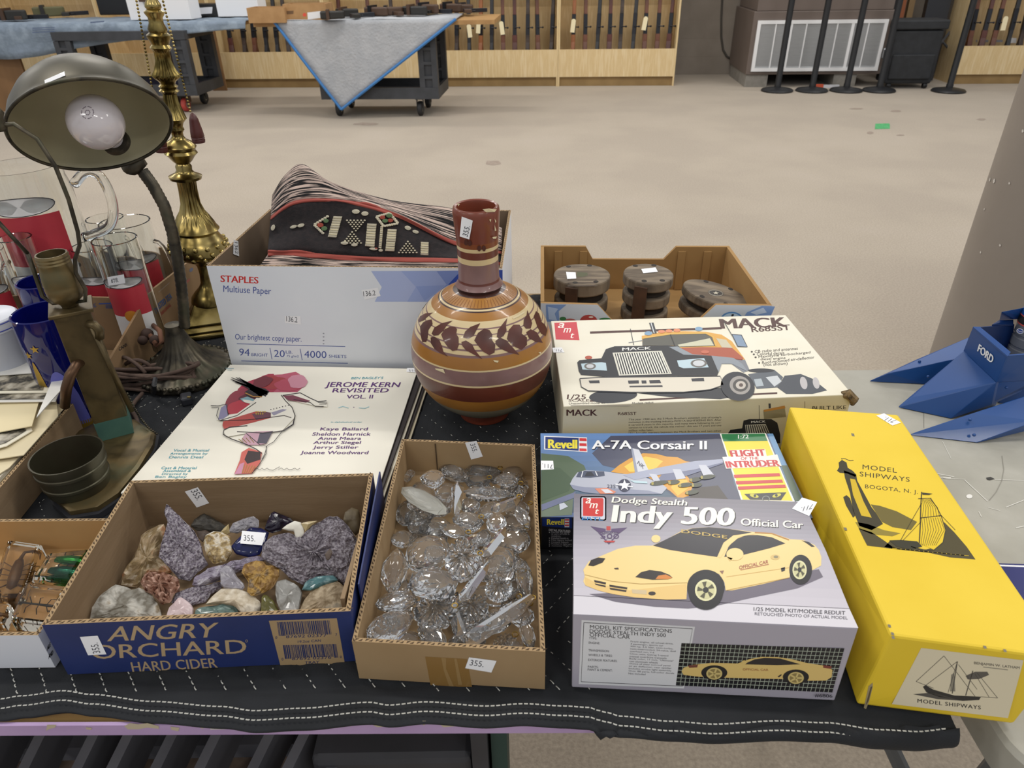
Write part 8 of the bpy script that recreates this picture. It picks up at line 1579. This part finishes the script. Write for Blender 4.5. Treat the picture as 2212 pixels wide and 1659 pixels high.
# ================================================================ tray of old photographs
zF = .80; f_a, f_b = Z(158, 872, zF), Z(5, 1048, zF); dF = (f_a - f_b).normalized(); nF = V((-dF.y, dF.x, 0)); f_b2 = f_b - dF * .03; F4 = [f_b2 + nF * .26, f_b2, f_a, f_a + nF * .26]
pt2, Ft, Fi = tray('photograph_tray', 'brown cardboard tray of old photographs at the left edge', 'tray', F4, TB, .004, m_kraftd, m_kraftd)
random.seed(21); m_ph = [mat('photo_paper', 'e3dcc8', .4), mat('envelope_paper', 'd9cba8', .7), mat('photo_white', 'e9e6de', .35), mat('card_cream', 'dfd0a8', .7)]; m_img = mat('photo_image', '5c564a', .25, col2=['33302a', '8d8574', 'b9b1a0'], nscale=45)
ps_ = thing('paper_stack', 'thick stack of old envelopes filling the photograph tray', 'paper', V((Fi[0].x, Fi[0].y, TB + .005)) + (Fi[2] - Fi[0]).xy.to_3d() * .5)
qs = [Fi[0] * .96 + Fi[2] * .04, Fi[1] * .96 + Fi[3] * .04, Fi[2] * .96 + Fi[0] * .04, Fi[3] * .96 + Fi[1] * .04]
for k in range(9): MB().hexa([V((p.x, p.y, TB + .0046 + k * .0052)) + nF * random.uniform(-.003, .003) for p in qs], [V((p.x, p.y, TB + .0094 + k * .0052)) for p in qs]).build('envelope', m_ph[(1, 3, 0)[k % 3]], ps_)
sheets = [([(-90, 1080), (20, 1010), (150, 880), (60, 850), (-90, 940)], 1, 'bottom brown envelope in the photograph tray'), ([(-60, 1000), (60, 985), (135, 900), (120, 850), (-60, 870)], 1, 'torn cream envelope with a pencilled note'), ([(-60, 985), (15, 965), (70, 930), (60, 905), (-60, 915)], 0, 'old street photograph with a white border'), ([(-60, 945), (70, 922), (85, 870), (-60, 850)], 3, 'plain cream card lying over the envelopes'), ([(-60, 870), (120, 868), (132, 838), (95, 832), (-60, 836)], 2, 'white bordered photograph behind the cream card'), ([(-60, 850), (110, 848), (118, 812), (-60, 806)], 0, 'glossy photograph standing near the back of the tray'), ([(-60, 815), (80, 806), (72, 765), (-60, 786)], 2, 'white paper sheet sticking up at the tray back'), ([(120, 900), (170, 850), (178, 815), (118, 812)], 2, 'white photograph edge leaning on the right tray wall')]
for i, (q, k, lb_) in enumerate(sheets):
    z = TB + .0535 + .0042 * i; v_ = [Z(u, v, z) for u, v in q]; 
    out_ = []
    for p in v_:
        d = (p - Fi[1]); s = d.dot(nF); p = p + nF * max(0, -.004 - s) if p.z > zF else p + nF * max(0, .002 - s); s3 = (p - Fi[0]).dot(nF); p = p - nF * max(0, s3 + .003); s4 = (p - Fi[0]).dot(dF); p = p + dF * max(0, .003 - s4); out_.append(p)
    n = len(out_); til = .06 * (i % 3); pts = [p + V((0, 0, random.uniform(0, .002))) for p in out_]; o = thing('old_photograph' if k in (0, 2) else 'paper_sheet', lb_, 'photograph' if k in (0, 2) else 'paper', sum(pts, V((0, 0, 0))) / n, 'papers in the photograph tray')
    MB().add(pts + [p - V((0, 0, .0012)) for p in pts], [tuple(range(n)), tuple(range(n, 2 * n))[::-1]] + [(n + i_, n + (i_ + 1) % n, (i_ + 1) % n, i_) for i_ in range(n)]).build('sheet', m_ph[k], o)
    if k == 0 or i == 4:
        c = sum(pts, V((0, 0, 0))) / n; MB().add([c + (p - c) * .8 + V((0, 0, .0012)) for p in pts], [tuple(range(n))]).build('photo_picture', m_img, o)
# ================================================================ blue toy corn picker and the navy sign
m_blue = mat('ford_blue', '14417f', .42, coat=.12, col2='174888', nscale=5); m_blued = mat('toy_blue_inside', '0d2c5e', .4); CT = (1850, 600, 4.365)
toy = thing('toy_corn_picker', 'glossy blue toy corn header with pointed snouts on the grey table', 'toy', Z(2100, 900, T))
q = lambda x, y, z: Z(CT[0] + x / CT[2], CT[1] + y / CT[2], z)
def plate(name, pts, m=None, th=.0022, parent=toy):
    pts = [V(p) for p in pts]; n = len(pts); nn = (pts[1] - pts[0]).cross(pts[2] - pts[0]).normalized()
    if nn.dot(CAM - pts[0]) < 0: nn = -nn
    mb = MB(); mb.add(pts + [p - nn * th for p in pts], [tuple(range(n)), tuple(range(n, 2 * n))[::-1]] + [(n + i, n + (i + 1) % n, (i + 1) % n, i) for i in range(n)]); return mb.build(name, m or m_blue, parent)
def solid(name, pts, m=None):  # convex hull of points
    bm = bmesh.new()
    for p in pts: bm.verts.new(V(p) - org(toy))
    r = bmesh.ops.convex_hull(bm, input=bm.verts); bmesh.ops.delete(bm, geom=[g for g in r['geom_interior'] if isinstance(g, bmesh.types.BMVert)], context='VERTS'); me = bpy.data.meshes.new(name); bm.to_mesh(me); bm.free(); me.materials.append(m or m_blue); o = bpy.data.objects.new(name, me); COL.objects.link(o); o.parent = toy; ORG[o.name] = org(toy)
    b = o.modifiers.new('bevel', 'BEVEL'); b.width = .0008; b.segments = 2; return o
zt_ = T + .0005
solid('rear_snout', [q(110, 978, zt_), q(640, 1003, zt_), q(600, 755, T + .03), q(1060, 560, T + .055), q(1050, 740, T + .045), q(1150, 900, zt_), q(300, 900, T + .016)])
solid('middle_snout', [q(385, 1220, zt_), q(1010, 690, T + .062), q(1320, 985, T + .058), q(1275, 1195, T + .022), q(890, 1328, zt_), q(1320, 1200, zt_), q(520, 1128, T + .014)])
solid('front_snout', [q(480, 1482, zt_), q(1095, 1278, T + .028), q(1700, 1080, T + .045), q(1135, 1556, zt_), q(1300, 1520, zt_), q(1700, 1420, T + .01), q(1700, 1350, T + .03)])
plate('front_panel', [q(1010, 690, T + .062), q(1320, 985, T + .058), q(1425, 735, T + .105), q(1100, 462, T + .108)])
plate('side_panel', [q(1320, 985, T + .058), q(1720, 960, T + .055), q(1720, 715, T + .105), q(1425, 735, T + .105)]); plate('lower_side', [q(1320, 985, T + .058), q(1275, 1195, T + .022), q(1720, 1000, T + .02), q(1720, 960, T + .055)])
plate('back_panel', [q(1160, 470, T + .106), q(1490, 440, T + .106), q(1460, 690, T + .062), q(1300, 700, T + .062)], m_blued); plate('top_lip', [q(1100, 462, T + .1085), q(1165, 462, T + .1085), q(1455, 700, T + .1055), q(1425, 738, T + .1055)])
solid('rear_housing', [q(1345, 400, T + .10), q(1365, 322, T + .135), q(1720, 255, T + .135), q(1720, 380, T + .11), q(1490, 392, T + .115), q(1720, 330, T + .08)]); plate('rear_channel', [q(1280, 440, T + .108), q(1345, 400, T + .11), q(1480, 395, T + .112), q(1480, 440, T + .108)], m_blued)
ec = Y(2212, 760, q(1530, 690, T + .08).y + .02); ec.z = T + .062; en = MB(); re = .022
solid('gear_body', [V((ec.x + x, ec.y + y, T + z)) for x in (-.035, .12) for y in (-.035, .06) for z in (.0005, .0615)]); solid('rear_support', [V((ec.x + x, ec.y + y, T + z)) for x in (.03, .12) for y in (.03, .06) for z in (.062, .115)])
en.lathe([(0, 0), (re, 0), (re, .012), (re * .93, .013), (re * .93, .017), (re, .018), (re, .030), (re * .93, .031), (re * .93, .035), (re, .036), (re, .058)], 30, ec); en.build('ribbed_motor', mat('motor_grey', '6d7076', .4), toy, smooth=30); MB().lathe([(re * 1.02, .052), (re * 1.02, .068), (re * .9, .076), (0, .077)], 30, ec).build('motor_cap', m_blue, toy, smooth=40)
MB().lathe([(re * 1.03, .052), (re * 1.03, .064)], 30, ec).build('black_band', ink('1d1d22'), toy); MB().lathe([(re * 1.032, .0505), (re * 1.032, .0525)], 30, ec).build('red_stripe', ink('c9534a'), toy); MB().lathe([(re * 1.032, .0635), (re * 1.032, .065)], 30, ec).build('red_stripe', ink('c9534a'), toy)
P = Print(ec + V((0, -re * 1.1, 0)), (-.25, -1, .0), CT); P.ell((1543, 503), 34, 24, 'e8e8ee', 1, rot=12); P.ell((1543, 503), 29, 19, '1f3f8c', 2, rot=12); P.text('Ford', (1520, 508), (1566, 515), 16, 'f0f0f4', 3, shear=.3); P.build('oval_emblem', toy)
P = Print(q(1010, 690, T + .062), (q(1320, 985, T + .058) - q(1010, 690, T + .062)).cross(q(1100, 462, T + .108) - q(1010, 690, T + .062)), CT); P.text('FORD', (1142, 690), (1278, 808), 1, 'eef0f4', 3, bold=.035, up=(20, -66)); P.build('lettering', toy)
for x, y, z in ((595, 788, .03), (675, 932, .022), (1072, 1338, .024), (1110, 1482, .012), (1415, 1035, .05)): 
    p = q(x, y, T + z); MB().ball(p + (CAM - p).normalized() * .0015, .0022, 10, 6).build('bolt', m_blue, toy, smooth=True)
nv = [Z(u, v, T + .003) for u, v in ((2136, 1216), (2330, 1222), (2400, 1420), (2230, 1420))]; sg = thing('navy_sign', 'navy blue sign board with a white border line at the right edge', 'sign', V((nv[0].x, nv[0].y, T + .0005)))
MB().hexa([V((p.x, p.y, T + .0004)) for p in (nv[3], nv[2], nv[1], nv[0])], [V((p.x, p.y, T + .003)) for p in (nv[3], nv[2], nv[1], nv[0])]).build('board', mat('navy_board', '1c2468', .3, coat=.3), sg); P = Print((0, 0, T + .003), (0, 0, 1)); P.line([(2142, 1221), (2320, 1227)], 3.5, 'e8e8ee', 1); P.line([(2180, 1282), (2192, 1279)], 2, 'e8e8ee', 1); P.build('border_line', sg)
